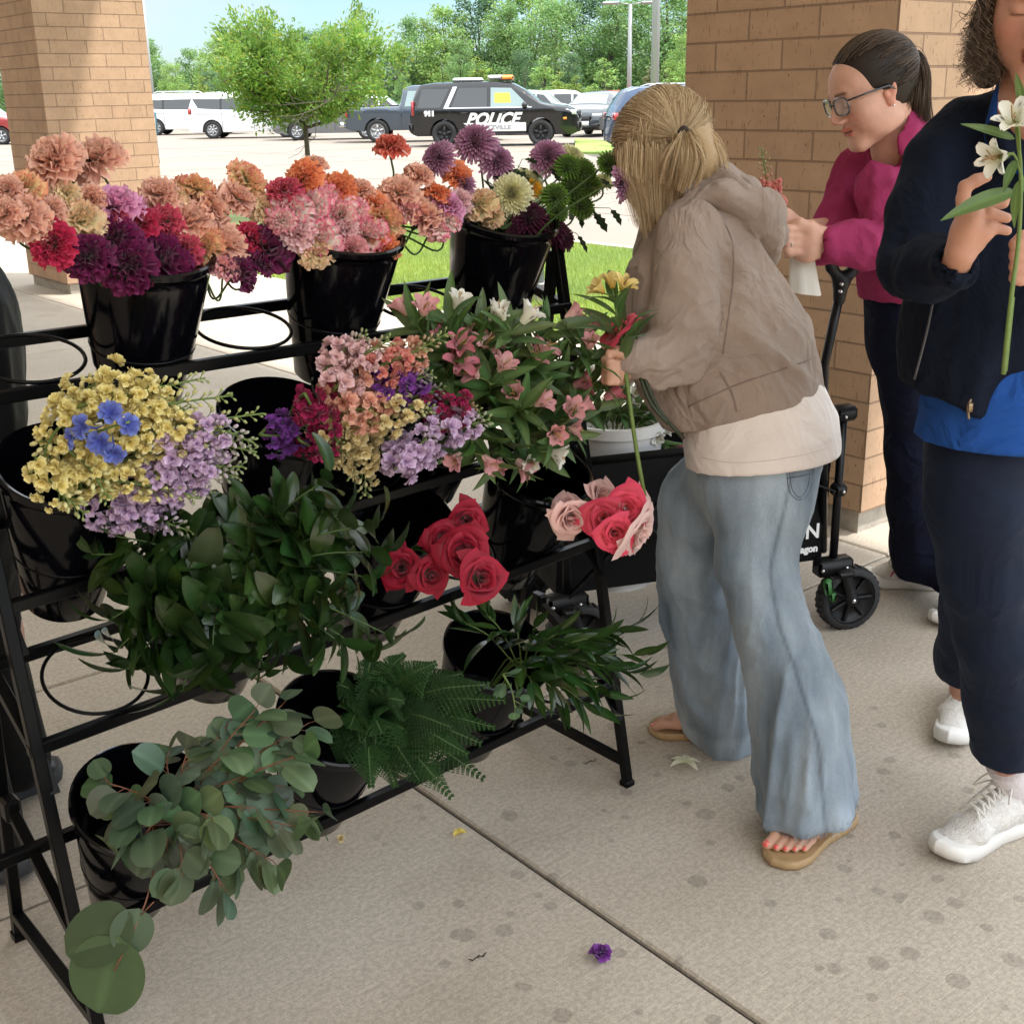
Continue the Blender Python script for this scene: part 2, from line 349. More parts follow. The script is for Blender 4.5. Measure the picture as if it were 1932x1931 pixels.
mb = MB(); P = [G(1085, 262), G(1250, 275), G(1300, 296), G(1085, 288)]
ct = sum(P)/4; v = [p+EZ*.04 for p in P]
mb.add([p-EZ*.05 for p in P]+v, [(4, 5, 6, 7), (0, 1, 5, 4), (1, 2, 6, 5), (2, 3, 7, 6), (3, 0, 4, 7)]); solo('grass_island', mb, mat('island_turf', (.22, .34, .06), .9, noise=.3, nscale=2), kind='structure', smooth=False)
# ---------------- brick pillars
def brick_mat():
    m = bpy.data.materials.new('tan_brick'); m.use_nodes = True; n = m.node_tree; N = n.nodes; K = n.links.new; b = N['Principled BSDF']
    b.inputs['Roughness'].default_value = .9; b.inputs['Specular IOR Level'].default_value = .25
    uv = N.new('ShaderNodeAttribute'); uv.attribute_name = 'Col'   # r = metres along the course, g = height
    br = N.new('ShaderNodeTexBrick'); br.offset = .5; br.offset_frequency = 2; br.squash = 1
    for k, v in (('Scale', 1), ('Mortar Size', .0042), ('Mortar Smooth', .35), ('Bias', 0), ('Brick Width', .305), ('Row Height', .1016)): br.inputs[k].default_value = v
    br.inputs['Color1'].default_value = (.495, .33, .218, 1); br.inputs['Color2'].default_value = (.55, .37, .247, 1); br.inputs['Mortar'].default_value = (.33, .22, .15, 1)
    K(uv.outputs['Color'], br.inputs[0])
    def nz(sc, det, st):
        mp = N.new('ShaderNodeMapping'); mp.inputs['Scale'].default_value = st; K(uv.outputs['Color'], mp.inputs[0]); z = N.new('ShaderNodeTexNoise'); z.inputs['Scale'].default_value = sc; z.inputs['Detail'].default_value = det; K(mp.outputs[0], z.inputs[0]); return z.outputs[0]
    def ramp(src, a, b_, c0, c1):
        r = N.new('ShaderNodeValToRGB'); r.color_ramp.elements[0].position = a; r.color_ramp.elements[1].position = b_; r.color_ramp.elements[0].color = (*c0, 1); r.color_ramp.elements[1].color = (*c1, 1); K(src, r.inputs[0]); return r.outputs[0]
    def mul(a, b_):
        x = N.new('ShaderNodeMix'); x.data_type = 'RGBA'; x.blend_type = 'MULTIPLY'; x.inputs['Factor'].default_value = 1; K(a, x.inputs['A']); K(b_, x.inputs['B']); return x.outputs['Result']
    c = mul(br.outputs['Color'], ramp(nz(8, 5, (1, 1, 1)), .3, .7, (.9, .9, .9), (1.06, 1.06, 1.06)))
    c = mul(c, ramp(nz(22, 2, (7, .7, 1)), .29, .36, (.55, .5, .46), (1, 1, 1)))      # drag marks
    c = mul(c, ramp(nz(70, 2, (1.6, .8, 1)), .27, .33, (.45, .4, .36), (1, 1, 1)))    # pits
    K(c, b.inputs['Base Color'])
    bp = N.new('ShaderNodeBump'); bp.inputs['Strength'].default_value = 1; bp.inputs['Distance'].default_value = .004; bp.invert = True
    K(br.outputs['Fac'], bp.inputs['Height'])
    b2 = N.new('ShaderNodeBump'); b2.inputs['Strength'].default_value = .35; b2.inputs['Distance'].default_value = .003; K(nz(60, 5, (1, 1, 1)), b2.inputs['Height']); K(bp.outputs[0], b2.inputs['Normal']); K(b2.outputs[0], b.inputs['Normal'])
    return m
M_brick = brick_mat(); M_plinth = mat('plinth_concrete', (.38, .35, .30), .9, noise=.25, nscale=14, bump=.5, bscale=60)
def pillar(a0, s0, wd, label, H=5.0, off=0):
    t = thing('brick_pillar', label, 'pillar', A(a0+wd/2, s0+wd/2, 0), 'brick pillars holding up the canopy')
    z0 = .09; mb = MB(); cs = [(a0, s0), (a0+wd, s0), (a0+wd, s0+wd), (a0, s0+wd)]; run = off
    for k in range(4):
        (a, s), (a2, s2) = cs[k], cs[(k+1) % 4]
        n = 8; v = []; c = []
        for zz in (z0, H):
            for f in (0, 1): v.append(A(a+(a2-a)*f, s+(s2-s)*f, zz)); c.append((run+f*wd, zz-z0, .5))
        mb.add(v, [(0, 1, 3, 2)], None, c); run += .9144
    mb.add([A(a, s, z0) for a, s in cs]+[A(a, s, H) for a, s in cs], [(3, 2, 1, 0), (4, 5, 6, 7)], None, np.tile((.1, .03, .5), (8, 1)))
    part('shaft', mb, M_brick, t, smooth=False)
    mb = MB(); rect(mb, a0+.025, a0+wd-.025, s0+.025, s0+wd-.025, -.01, z0+.003); part('plinth', mb, M_plinth, t, smooth=False)
pillar(3.66, 2.45, .915, 'shaded tan brick pillar behind the folding wagon and the pink shirt', off=.16)
pillar(3.80, 10.46, .93, 'tan brick pillar at the left beyond the flower stand', off=.05)
# ---------------- canopy roof and the building wall behind the photographer
M_soffit = mat('white_soffit_panels', (.78, .76, .72), .8, noise=.04, nscale=2)
M_fascia = mat('bronze_fascia', (.30, .27, .24), .5)
t = thing('entrance_canopy', 'wide flat entrance canopy resting on the brick pillars overhead', 'canopy', A(1, 6, 5.0))
mb = MB(); rect(mb, -5.5, 5.1, -1.3, 15, 5.005, 5.2); part('soffit', mb, M_soffit, t, smooth=False)
mb = MB(); rect(mb, -5.5, 5.18, -1.38, -1.303, 4.95, 5.6); rect(mb, 5.103, 5.18, -1.3, 15, 4.95, 5.6); rect(mb, -5.5, 5.18, 15.003, 15.08, 4.95, 5.6); part('fascia', mb, M_fascia, t, smooth=False)
mb = MB(); rect(mb, -5.9, -5.53, -14, 26, -.02, 6.0); solo('building_wall', mb, mat('tan_wall', (.46, .34, .24), .9, noise=.1, nscale=3), smooth=False, label='tan masonry building wall behind the canopy walkway', cat='wall')
# ---------------- bollard light on the lawn
M_steel = mat('painted_grey_steel', (.30, .31, .30), .45, metal=.3, noise=.08, nscale=30)
bp0 = G(1015, 562); t = thing('bollard_light', 'grey metal bollard light on a concrete base in the lawn', 'bollard', bp0)
mb = MB(); mb.lathe([(.0, .13), (.05, .13), (.05, .98), (.056, .985), (.056, 1.06), (.0, 1.07)], bp0, n=20); part('post', mb, M_steel, t)
mb = MB(); mb.lathe([(0, -.05), (.14, -.05), (.14, .09), (.12, .105), (0, .105)], bp0, n=24); part('concrete_base', mb, M_kerb, t, ang=40)
mb = MB(); mb.box(bp0+EZ*.118, (.2, .2, .02), bev=.004)
for sx in (-1, 1):
    for sy in (-1, 1): mb.lathe([(0, .14), (.012, .14), (.012, .12)], bp0+np.array([sx*.075, sy*.075, 0]), n=8)
part('base_plate', mb, M_steel, t)
# ---------------- lamp posts and sign
def lamp_post(u, vb, y, hgt, r, label, arms=1, side=1):
    b = Q(u, vb, y); b[2] = -.02; t = thing('street_lamp', label, 'street lamp', b, 'parking lot lamp posts')
    mb = MB(); mb.tube([b+EZ*.0, b+EZ*hgt*.5, b+EZ*hgt], [r, r*.9, r*.75], 10); part('pole', mb, M_steel, t)
    mb = MB(); mb.lathe([(0, 0), (r*2.2, 0), (r*2.2, .7), (0, .7)], b, n=14); part('base', mb, M_kerb, t, ang=40)
    for k in range(arms):
        sg = side if k == 0 else -side; mb = MB(); c = b+EZ*hgt
        mb.bar(c, c+np.array([sg*.5, 0, .05]), .05, .05); part('arm', mb, M_steel, t)
        mb = MB(); mb.box(c+np.array([sg*.85, 0, .06]), (.75, .35, .12), bev=.03); part('lamp_head', mb, M_steel, t)
lamp_post(288, 180, 66, 6.6, .10, 'slim grey lamp post just right of the left brick pillar', 1, -1)
lamp_post(1187, 175, 58, 5.2, .11, 'thin grey lamp post with twin heads above the red car', 2)
lamp_post(1235, 175, 42, 9.5, .14, 'thick grey lamp post rising behind the blue car')
lamp_post(962, 175, 105, 5.2, .06, 'faint far lamp post in front of the tree line above the police car')
b = G(300, 308, -.02); t = thing('parking_sign', 'small blue green sign on a post beside the left pillar', 'sign', b)
mb = MB(); mb.tube([b, b+EZ*1.15], .025, 8); part('post', mb, M_steel, t)
mb = MB(); mb.box(b+np.array([0, 0, 1.0]), (.12, .03, .55), bev=.005); part('sign_panel', mb, mat('teal_sign', (.05, .14, .18), .5), t)
# ============================================================ VEHICLES
def paint(name, c, rough=.25, metal=.0, coat=.6): return mat(name, c, rough, metal, coat=coat, noise=.03, nscale=4)
M_tyre = mat('tyre_rubber', (.02, .02, .021), .75, noise=.1, nscale=40)
M_glassd = mat('tinted_car_glass', (.028, .033, .036), .06, spec=.8)
M_glassl = mat('clear_car_glass', (.22, .30, .30), .06, spec=.8)
M_blk = mat('black_plastic', (.018, .018, .02), .5)
M_chrome = mat('chrome_trim', (.62, .63, .65), .2, metal=1)
M_alloy = mat('alloy_wheel', (.55, .56, .57), .35, metal=.8)
M_rimb = mat('black_steel_rim', (.03, .03, .032), .4, metal=.3)
M_red = mat('red_lens', (.45, .012, .015), .2, coat=1)
M_lens = mat('headlight_lens', (.62, .66, .70), .12, coat=1)
M_amber = mat('amber_lens', (.85, .26, .02), .25, coat=1)
M_white = mat('white_vinyl', (.80, .80, .78), .45)
def interp(P, x):
    P = np.array(P, float); return np.interp(x, P[:, 0], P[:, 1])
class Car:
    def __init__(s, name, label, cat, col, top, belt, L_, W, wheels, R, loc, yaw, zb=.28, rim='alloy', spokes=5, group='cars in the parking lot', glass=None, tail='sq', grille=None, bed=None):
        s.L, s.W, s.top, s.belt, s.wh, s.R, s.zb = L_, W, top, belt, wheels, R, zb
        cy, sy = math.cos(yaw), math.sin(yaw); s.M = np.array([[cy, -sy, 0], [sy, cy, 0], [0, 0, 1.]]); s.loc = np.array(loc, float)
        s.t = thing(name, label, cat, s.loc, group); s.paint = col
        s.body(col); s.wheels(rim, spokes)
    def X(s, v): return np.asarray(v, float) @ s.M.T+s.loc
    def zt(s, x): return interp(s.top, x)
    def zblt(s, x): return interp(s.belt, x)
    def hw(s, x):
        f = np.clip((s.L/2-np.abs(x))/(.16*s.L), 0, 1); return s.W/2*(1-.16*(1-f)**2.4)
    def sy(s, x, z):
        h = s.hw(x); zb = s.zblt(x); lo = np.clip((.62-z)/.4, 0, 1); up = np.clip((z-zb)/.6, 0, 1.3)
        return h*(1-.06*lo**2)-np.where(z > zb, .19*up, 0)-.015*np.clip(np.abs(z-(zb-.12))/.4, 0, 1)
    def body(s, col):
        xs = np.unique(np.concatenate([np.linspace(-s.L/2, s.L/2, 70)]+[np.linspace(w_-s.R*1.2, w_+s.R*1.2, 25) for w_ in s.wh])); K = 16
        mb = MB(); zb = np.full(len(xs), s.zb)
        for w_ in s.wh:
            a = s.R*1.16; d = np.abs(xs-w_); zb = np.where(d < a, np.maximum(zb, s.R*.98+np.sqrt(np.maximum(a*a-d*d, 0))), zb)
        e = np.clip((np.abs(xs)-(s.L/2-.25))/.25, 0, 1); zb = np.maximum(zb, s.zb+.10*e**2)
        zt = s.zt(xs); t = np.linspace(0, 1, K)
        Z = zb[:, None]+(zt-zb)[:, None]*t[None]; Y = s.sy(xs[:, None], Z); rnd_ = np.clip((t-.86)/.14, 0, 1)
        Y = Y*(1-.14*rnd_[None]**2)
        for sg in (1, -1):
            P = np.stack([np.repeat(xs[:, None], K, 1), sg*Y, Z], -1); mb.grid(s.X(P), flip=(sg < 0))
            lip = P[:, 0]; inn = lip.copy(); inn[:, 1] *= .8; mb.grid(s.X(np.stack([inn, lip], 1)), flip=(sg < 0))
        u = np.linspace(-1, 1, 9); P = np.stack([np.repeat(xs[:, None], 9, 1), Y[:, -1][:, None]*u, zt[:, None]+(.035*(1-u**2))[None]], -1); mb.grid(s.X(P), flip=True)
        for e_ in (0, -1):
            P = np.stack([np.full((K, 9), xs[e_]), Y[e_][:, None]*u, np.repeat(Z[e_][:, None], 9, 1)], -1); P[:, :, 0] += (1 if e_ else -1)*.09*(1-u**2)*(1-.5*t[:, None]**2); mb.grid(s.X(P), flip=(e_ == 0))
        part('body', mb, col, s.t)
        mb = MB(); mb.box(s.X((0, 0, s.zb+.16)), (s.L*.93, s.W*.80, .34), R=s.M); part('underbody', mb, M_blk, s.t, smooth=False)
    def wheels(s, rim, spokes):
        for w_ in s.wh:
            for sg in (1, -1):
                o = s.X((w_, sg*(s.W/2-.13), s.R)); ax = s.M @ np.array([0, sg, 0.]); mb = MB(); R = s.R
                mb.lathe([(R*.62, -.12), (R*.95, -.12), (R, -.08), (R, .08), (R*.95, .115), (R*.66, .12), (R*.64, .10)], o, ax, 28); tw = part('wheel', mb, M_tyre, s.t)
                mb = MB(); mb.lathe([(R*.65, .09), (R*.60, .10), (R*.56, .03), (R*.15, .02), (0, .02)], o, ax, 24, c=(.25, .25, .25))
                fx = s.M @ np.array([1., 0, 0])
                for k in range(spokes):
                    a = 2*math.pi*k/spokes+.3; d = fx*math.cos(a)+EZ*math.sin(a)
                    mb.bar(o+ax*.07+d*R*.08, o+ax*.085+d*R*.6, R*.17, .03, up=ax)
                mb.lathe([(R*.16, .05), (R*.15, .10), (0, .11)], o, ax, 12)
                part('rim', mb, M_rimv[rim], tw)
    def patch(s, name, P4, m, off=.006, both=True, label=None, n=(8, 5), parent=None):
        P4 = np.array(P4, float); a = np.linspace(0, 1, n[0])[:, None, None]; b = np.linspace(0, 1, n[1])[None, :, None]
        g_ = (1-a)*(1-b)*P4[0]+a*(1-b)*P4[1]+a*b*P4[2]+(1-a)*b*P4[3]; o = None
        for sg in ((1, -1) if both else (-1,)):
            y = s.sy(g_[..., 0], g_[..., 1])+off; mb = MB(); V = np.stack([g_[..., 0], sg*y, g_[..., 1]], -1)
            mb.grid(s.X(V), flip=(sg < 0)); o = part(name, mb, m, parent or s.t, label=label)
        return o
    def topglass(s, name, x0, x1, f0, f1, m):
        xs = np.linspace(x0, x1, 8); zt = s.zt(xs); hw = s.sy(xs, zt)*.86; u = np.linspace(-1, 1, 9); f = np.linspace(f0, f1, 8)
        P = np.stack([np.repeat(xs[:, None], 9, 1), (hw*f)[:, None]*u, zt[:, None]+.035*(1-(u*f[:, None])**2)+.008], -1); mb = MB(); mb.grid(s.X(P), flip=(x1 > x0)); part(name, mb, m, s.t)
    def boxp(s, name, c, size, m, bev=.02, both=False, parent=None):
        for sg in ((1, -1) if both else (1,)):
            c2 = np.array(c, float); c2[1] *= sg; mb = MB(); mb.box(s.X(c2), size, R=s.M, bev=bev); o = part(name, mb, m, parent or s.t)
        return o
    def mirror(s, x, z, m):
        for sg in (1, -1):
            y = float(s.sy(np.array(x), np.array(z)))+.12; mb = MB(); mb.sphere(s.X((x, sg*y, z+.02)), (.09, .13, .10), R=s.M); part('side_mirror', mb, m, s.t)
    def door_line(s, x, z0, z1, lean=0): s.patch('door_seam', [(x, z0), (x+.014, z0), (x+.014+lean, z1), (x+lean, z1)], M_blk, .003, n=(2, 8))
M_rimv = {'alloy': M_alloy, 'black': M_rimb}
def lotpos(u, y): p = Q(u, 200, y); return np.array([p[0], p[1], -.02])
# --- police SUV
def police():
    pb = paint('police_black_paint', (.006, .0065, .008), .16, coat=.35); top = [(-2.72, 1.0), (-2.66, 1.30), (-2.52, 1.72), (-2.38, 1.87), (-1.9, 1.93), (0, 1.95), (.55, 1.90), (.95, 1.70), (1.5, 1.30), (1.75, 1.24), (2.3, 1.17), (2.6, 1.06), (2.70, .85)]
    c = Car('police_suv', 'black and white police patrol wagon with POLICE lettering crossing the parking lot', 'police car', pb, top, [(-2.7, 1.16), (2.7, 1.13)], 5.4, 2.06, (-1.6, 1.48), .40, lotpos(936, 42), math.radians(-4), zb=.34, rim='black', spokes=5)
    c.patch('rear_quarter_window', [(-2.45, 1.2), (-1.72, 1.2), (-1.42, 1.76), (-2.3, 1.76)], M_glassd)
    c.patch('rear_door_window', [(-1.35, 1.2), (-.22, 1.2), (-.22, 1.78), (-1.12, 1.78)], M_glassd)
    c.patch('front_door_window', [(-.10, 1.2), (1.12, 1.2), (.55, 1.76), (-.10, 1.78)], M_glassl)
    c.patch('chrome_window_trim', [(-1.6, 1.17), (-1.47, 1.17), (-1.17, 1.82), (-1.30, 1.82)], M_chrome, .010); c.patch('chrome_window_trim', [(-1.5, 1.165), (1.2, 1.165), (1.2, 1.195), (-1.5, 1.195)], M_chrome, .010, n=(12, 2))
    c.topglass('windshield', 1.42, .62, .98, .94, M_glassl)
    c.patch('yellow_door_cage', [(.02, 1.32), (.55, 1.32), (.5, 1.62), (.02, 1.62)], mat('yellow_panel', (.75, .50, .05), .5), .009)
    for x in (-1.42, -.17, 1.12): c.door_line(x, .5, 1.16)
    c.mirror(.98, 1.22, pb); c.boxp('door_handle', (-.95, c.sy(np.array(-.95), np.array(1.02))+.01, 1.02), (.22, .03, .04), M_blk, .01, both=True); c.boxp('door_handle', (.3, c.sy(np.array(.3), np.array(1.02))+.01, 1.02), (.22, .03, .04), M_blk, .01, both=True)
    # white livery: side panel + lettering standing proud of it
    o = c.patch('white_door_panel', [(-.62, .46), (1.02, .46), (1.02, .72), (-.98, .72)], M_white, .007, n=(14, 4))
    def text(name, s_, size, x0, z0, m, shear=.35, off=.012, wscale=1, sg=-1, bold=.02):
        cu = bpy.data.curves.new('t', 'FONT'); cu.body = s_; cu.size = size; cu.shear = shear; cu.offset = bold; cu.resolution_u = 3
        ob = bpy.data.objects.new('t', cu); dg = bpy.context.evaluated_depsgraph_get(); COL.objects.link(ob); dg.update(); me = bpy.data.meshes.new_from_object(ob.evaluated_get(bpy.context.evaluated_depsgraph_get()))
        n = len(me.vertices); v = np.zeros(n*3, np.float32); me.vertices.foreach_get('co', v); v = v.reshape(-1, 3); fs = [tuple(p.vertices) for p in me.polygons]; bpy.data.objects.remove(ob)
        x = x0+v[:, 0]*wscale; z = z0+v[:, 1]; y = sg*(c.sy(x, z)+off); P = c.X(np.stack([x, y, z], 1))
        mb = MB(); mb.add(P, [f for f in fs if len(f) == 4], [f for f in fs if len(f) == 3]); return part(name, mb, m, c.t, smooth=False)
    text('police_lettering', 'POLICE', .50, -.90, .67, M_white, wscale=1.02, shear=.4)
    text('town_lettering', 'WENTZVILLE', .17, -.72, .52, mat('grey_letters', (.28, .29, .32), .5), shear=0, wscale=1.25, off=.013, bold=.004)
    text('unit_number', '911', .20, -2.22, .96, M_white, shear=0, wscale=1.1)
    c.boxp('tail_light', (-2.60, .86, 1.18), (.10, .16, .44), M_red, both=True); c.boxp('head_light', (2.48, .78, 1.0), (.30, .34, .14), M_lens, both=True)
    c.boxp('side_marker', (2.25, .99, .82), (.14, .04, .08), M_amber, both=True); c.boxp('grille', (2.70, 0, .92), (.10, 1.3, .26), M_blk); c.boxp('grille_bar', (2.76, 0, .93), (.03, 1.3, .04), M_chrome); c.boxp('front_bumper', (2.68, 0, .58), (.18, 1.8, .34), M_blk, .06); c.boxp('rear_bumper', (-2.66, 0, .60), (.18, 1.84, .30), M_blk, .06)
    c.boxp('running_board', (0, .93, .36), (2.2, .16, .06), M_blk, both=True)
    lb = c.boxp('roof_light_bar', (.35, 0, 2.03), (.42, 1.3, .10), mat('dark_lens', (.05, .04, .05), .2)); c.boxp('amber_lamp', (.42, -.45, 2.07), (.40, .42, .16), M_amber, .04, parent=lb); c.boxp('white_lamp', (.05, .1, 2.09), (.6, .5, .14), M_white, .05, parent=lb)
    c.boxp('roof_box', (-.9, .1, 2.03), (.95, .7, .12), M_white, .05); mb = MB(); mb.tube([c.X((-1.7, 0, 1.95)), c.X((-1.75, 0, 2.6))], .012, 6); part('antenna', mb, M_blk, c.t)
police()
# --- minivans
def minivan(u, y, label, yaw=0, rack=False):
    wp = paint('white_paint_'+str(u), (.78, .79, .79), .25)
    top = [(-2.58, .95), (-2.54, 1.25), (-2.40, 1.62), (-2.2, 1.78), (-1.5, 1.84), (0, 1.85), (.5, 1.79), (1.0, 1.55), (1.55, 1.18), (2.1, 1.03), (2.5, .86), (2.58, .7)]
    c = Car('minivan', label, 'minivan', wp, top, [(-2.6, 1.10), (2.6, 1.0)], 5.17, 2.0, (-1.55, 1.52), .36, lotpos(u, y), yaw, zb=.26, spokes=7)
    c.patch('rear_quarter_window', [(-2.10, 1.22), (-1.18, 1.16), (-1.18, 1.58), (-2.35, 1.60)], M_glassd); c.patch('sliding_door_window', [(-1.10, 1.16), (.16, 1.13), (.16, 1.60), (-1.10, 1.60)], M_glassd); c.patch('front_door_window', [(.28, 1.13), (1.35, 1.10), (.62, 1.56), (.28, 1.60)], M_glassl)
    c.patch('window_pillar', [(-1.18, 1.16), (-1.10, 1.16), (-1.10, 1.6), (-1.18, 1.6)], M_blk); c.patch('window_pillar', [(.16, 1.13), (.28, 1.13), (.28, 1.6), (.16, 1.6)], M_blk)
    c.topglass('windshield', 1.5, .55, .98, .92, M_glassl); c.door_line(.2, .35, 1.1); c.door_line(-1.12, .4, 1.1); c.door_line(1.2, .5, 1.05); c.mirror(1.1, 1.08, wp)
    c.boxp('tail_light', (-2.46, .88, 1.10), (.14, .12, .22), M_red, both=True); c.boxp('head_light', (2.36, .72, .82), (.25, .3, .14), M_lens, both=True); c.patch('slide_rail', [(-2.2, .98), (-1.1, .98), (-1.1, .995), (-2.2, .995)], M_blk, .003, n=(6, 2))
    c.boxp('door_handle', (-.2, 1.0, .95), (.2, .03, .035), wp, .01, both=True)
    if rack:
        for sg in (1, -1):
            mb = MB(); mb.tube(c.X([(-1.6, sg*.7, 1.88), (-1.4, sg*.7, 1.95), (.2, sg*.7, 1.95), (.4, sg*.7, 1.87)]), .03, 6); part('roof_rail', mb, M_chrome, c.t)
minivan(476, 55, 'white minivan facing right beside the small leafy tree, nearest of the two vans')
minivan(362, 62, 'white minivan with roof rails half hidden behind the brick pillar and the other van', rack=True)
# --- generic cars
def suv(name, label, cat, col, u, y, yaw, H=1.68, L_=4.6, rail=False, z0=0, kind='suv'):
    if kind == 'suv':
        top = [(-L_/2, .95), (-L_/2+.06, 1.15), (-L_/2+.35, H-.13), (-L_/2+.7, H-.03), (-.3, H), (.35, H-.05), (.75, H-.22), (1.25, 1.12), (1.9, .98), (L_/2-.05, .82), (L_/2, .65)]
        W1 = [(-L_/2+.5, 1.07), (-.85, 1.04), (-.85, H-.2), (-L_/2+.72, H-.22)]; W2 = [(-.75, 1.04), (.12, 1.02), (.12, H-.18), (-.75, H-.18)]; W3 = [(.22, 1.02), (1.05, 1.0), (.55, H-.22), (.22, H-.18)]
    else:
        top = [(-L_/2, .85), (-L_/2+.1, 1.02), (-1.75, 1.06), (-1.0, H-.1), (-.5, H-.02), (.0, H), (.4, H-.06), (1.2, 1.0), (1.8, .92), (L_/2-.05, .75), (L_/2, .6)]
        W1 = [(-1.55, 1.02), (-.75, .98), (-.75, H-.14), (-1.05, H-.2)]; W2 = [(-.68, .98), (.05, .97), (.05, H-.12), (-.68, H-.12)]; W3 = [(.14, .97), (1.0, .95), (.4, H-.15), (.14, H-.12)]
    c = Car(name, label, cat, col, top, [(-L_/2, 1.0), (L_/2, .95)], L_, 1.86, (-L_*.29, L_*.30), .34, lotpos(u, y), yaw, zb=.26)
    for nme, W_ in (('rear_quarter_window', W1), ('rear_door_window', W2), ('front_door_window', W3)): c.patch(nme, W_, M_glassd)
    c.topglass('windshield', 1.18, .5, .97, .9, M_glassl); c.topglass('rear_window', -L_/2+.12, -L_/2+.42, .9, .85, M_glassd)
    c.door_line(.16, .35, 1.0); c.door_line(-.8, .4, 1.02); c.mirror(.95, 1.0, col)
    c.boxp('tail_light', (-L_/2+.08, .76, .98), (.16, .26, .18), M_red, both=True); c.boxp('head_light', (L_/2-.14, .66, .78), (.22, .36, .12), M_lens, both=True)
    c.boxp('grille', (L_/2+.02, 0, .66), (.10, .95, .26), M_blk, .05); c.boxp('front_bumper', (L_/2-.03, 0, .42), (.16, 1.6, .2), M_blk, .05)
    c.boxp('number_plate', (L_/2+.085, .25, .5), (.02, .30, .15), M_white, .004)
    if rail:
        for sg in (1, -1):
            mb = MB(); mb.tube(c.X([(-1.5, sg*.62, H), (-1.3, sg*.62, H+.06), (.1, sg*.62, H+.05), (.3, sg*.62, H-.02)]), .022, 6); part('roof_rail', mb, M_chrome, c.t)
    return c
c = suv('parked_car', 'dark grey crossover facing the camera behind the police car nose', 'car', paint('gunmetal_paint', (.05, .06, .07), .2, .3), 1128, 50, math.radians(-112), H=1.6, L_=4.5)
mb = MB(); mb.lathe([(.0, .0), (.09, 0), (.09, .02), (.06, .03), (0, .03)], c.X((2.31, 0, .70)), c.M @ np.array([1., 0, 0]), 16); part('round_badge', mb, M_chrome, c.t)
suv('parked_car', 'red car seen side on behind the dark grey crossover', 'car', paint('red_paint', (.42, .02, .03), .2), 1128, 58, math.radians(172), H=1.52, kind='sedan')
suv('parked_car', 'second red roof showing behind the red car on the right', 'car', paint('red_paint_b', (.45, .03, .04), .2), 1183, 66, math.radians(5), H=1.65)
suv('parked_car', 'blue estate car nearest the right brick pillar with its tail lamp showing', 'car', paint('metallic_blue_paint', (.035, .065, .125), .2, .3), 1322, 34, math.radians(4), H=1.70, L_=4.9, rail=True)
suv('parked_car', 'pale silver roof showing just above the blue car', 'car', paint('pale_silver_paint', (.50, .56, .62), .25, .4), 1280, 44, math.radians(3), H=1.74)
suv('parked_car', 'small white crossover far back below the trees', 'car', paint('white_paint_far', (.78, .79, .80), .25), 1072, 66, math.radians(0), H=1.72, L_=4.4)
suv('parked_car', 'silver crossover far back directly above the police car bonnet', 'car', paint('silver_paint', (.34, .38, .42), .25, .5), 1008, 62, math.radians(-8), H=1.74, L_=4.6)
suv('parked_car', 'low grey saloon half hidden behind the small leafy tree', 'car', paint('grey_paint', (.20, .21, .23), .25, .4), 628, 51, math.radians(0), H=1.55, L_=4.6)
suv('parked_car', 'white car top showing between the tree and the grey pickup', 'car', paint('white_paint_c', (.75, .76, .77), .25), 715, 64, math.radians(0), H=1.62, kind='sedan')
suv('parked_car', 'red car cut off by the left edge of the picture', 'car', paint('dark_red_paint', (.30, .03, .03), .25), -58, 52, math.radians(0), H=1.75, L_=4.9)
def pickup():
    pc = paint('slate_paint', (.06, .08, .105), .25, .3); top = [(-2.9, .9), (-2.86, 1.22), (-.95, 1.24), (-.90, 1.30), (-.80, 1.82), (-.5, 1.90), (.6, 1.90), (.95, 1.78), (1.6, 1.28), (2.3, 1.18), (2.8, 1.0), (2.9, .8)]
    c = Car('pickup_truck', 'slate grey pickup truck half hidden behind the police car', 'pickup truck', pc, top, [(-2.9, 1.14), (2.9, 1.12)], 5.8, 2.0, (-1.75, 1.85), .40, lotpos(806, 47), math.radians(0), zb=.42)
    c.patch('rear_door_window', [(-.75, 1.22), (.05, 1.22), (.05, 1.74), (-.62, 1.74)], M_glassl); c.patch('front_door_window', [(.15, 1.22), (1.2, 1.2), (.78, 1.72), (.15, 1.74)], M_glassl); c.topglass('windshield', 1.55, .95, .97, .9, M_glassl)
    c.door_line(-.88, .5, 1.2); c.door_line(.1, .5, 1.2); c.boxp('tail_light', (-2.84, .9, 1.05), (.1, .12, .34), M_red, both=True); c.boxp('rear_bumper', (-3.0, 0, .62), (.2, 1.8, .2), M_chrome, .04); c.boxp('head_light', (2.78, .8, .98), (.2, .3, .2), M_lens, both=True); c.boxp('fuel_flap', (-2.1, 1.0, 1.0), (.18, .02, .18), M_blk); c.mirror(1.1, 1.25, M_blk)
    mb = MB(); mb.box(c.X((-1.9, 0, 1.262)), (1.85, 1.6, .02), R=c.M); part('bed_cover', mb, M_blk, c.t)
pickup()
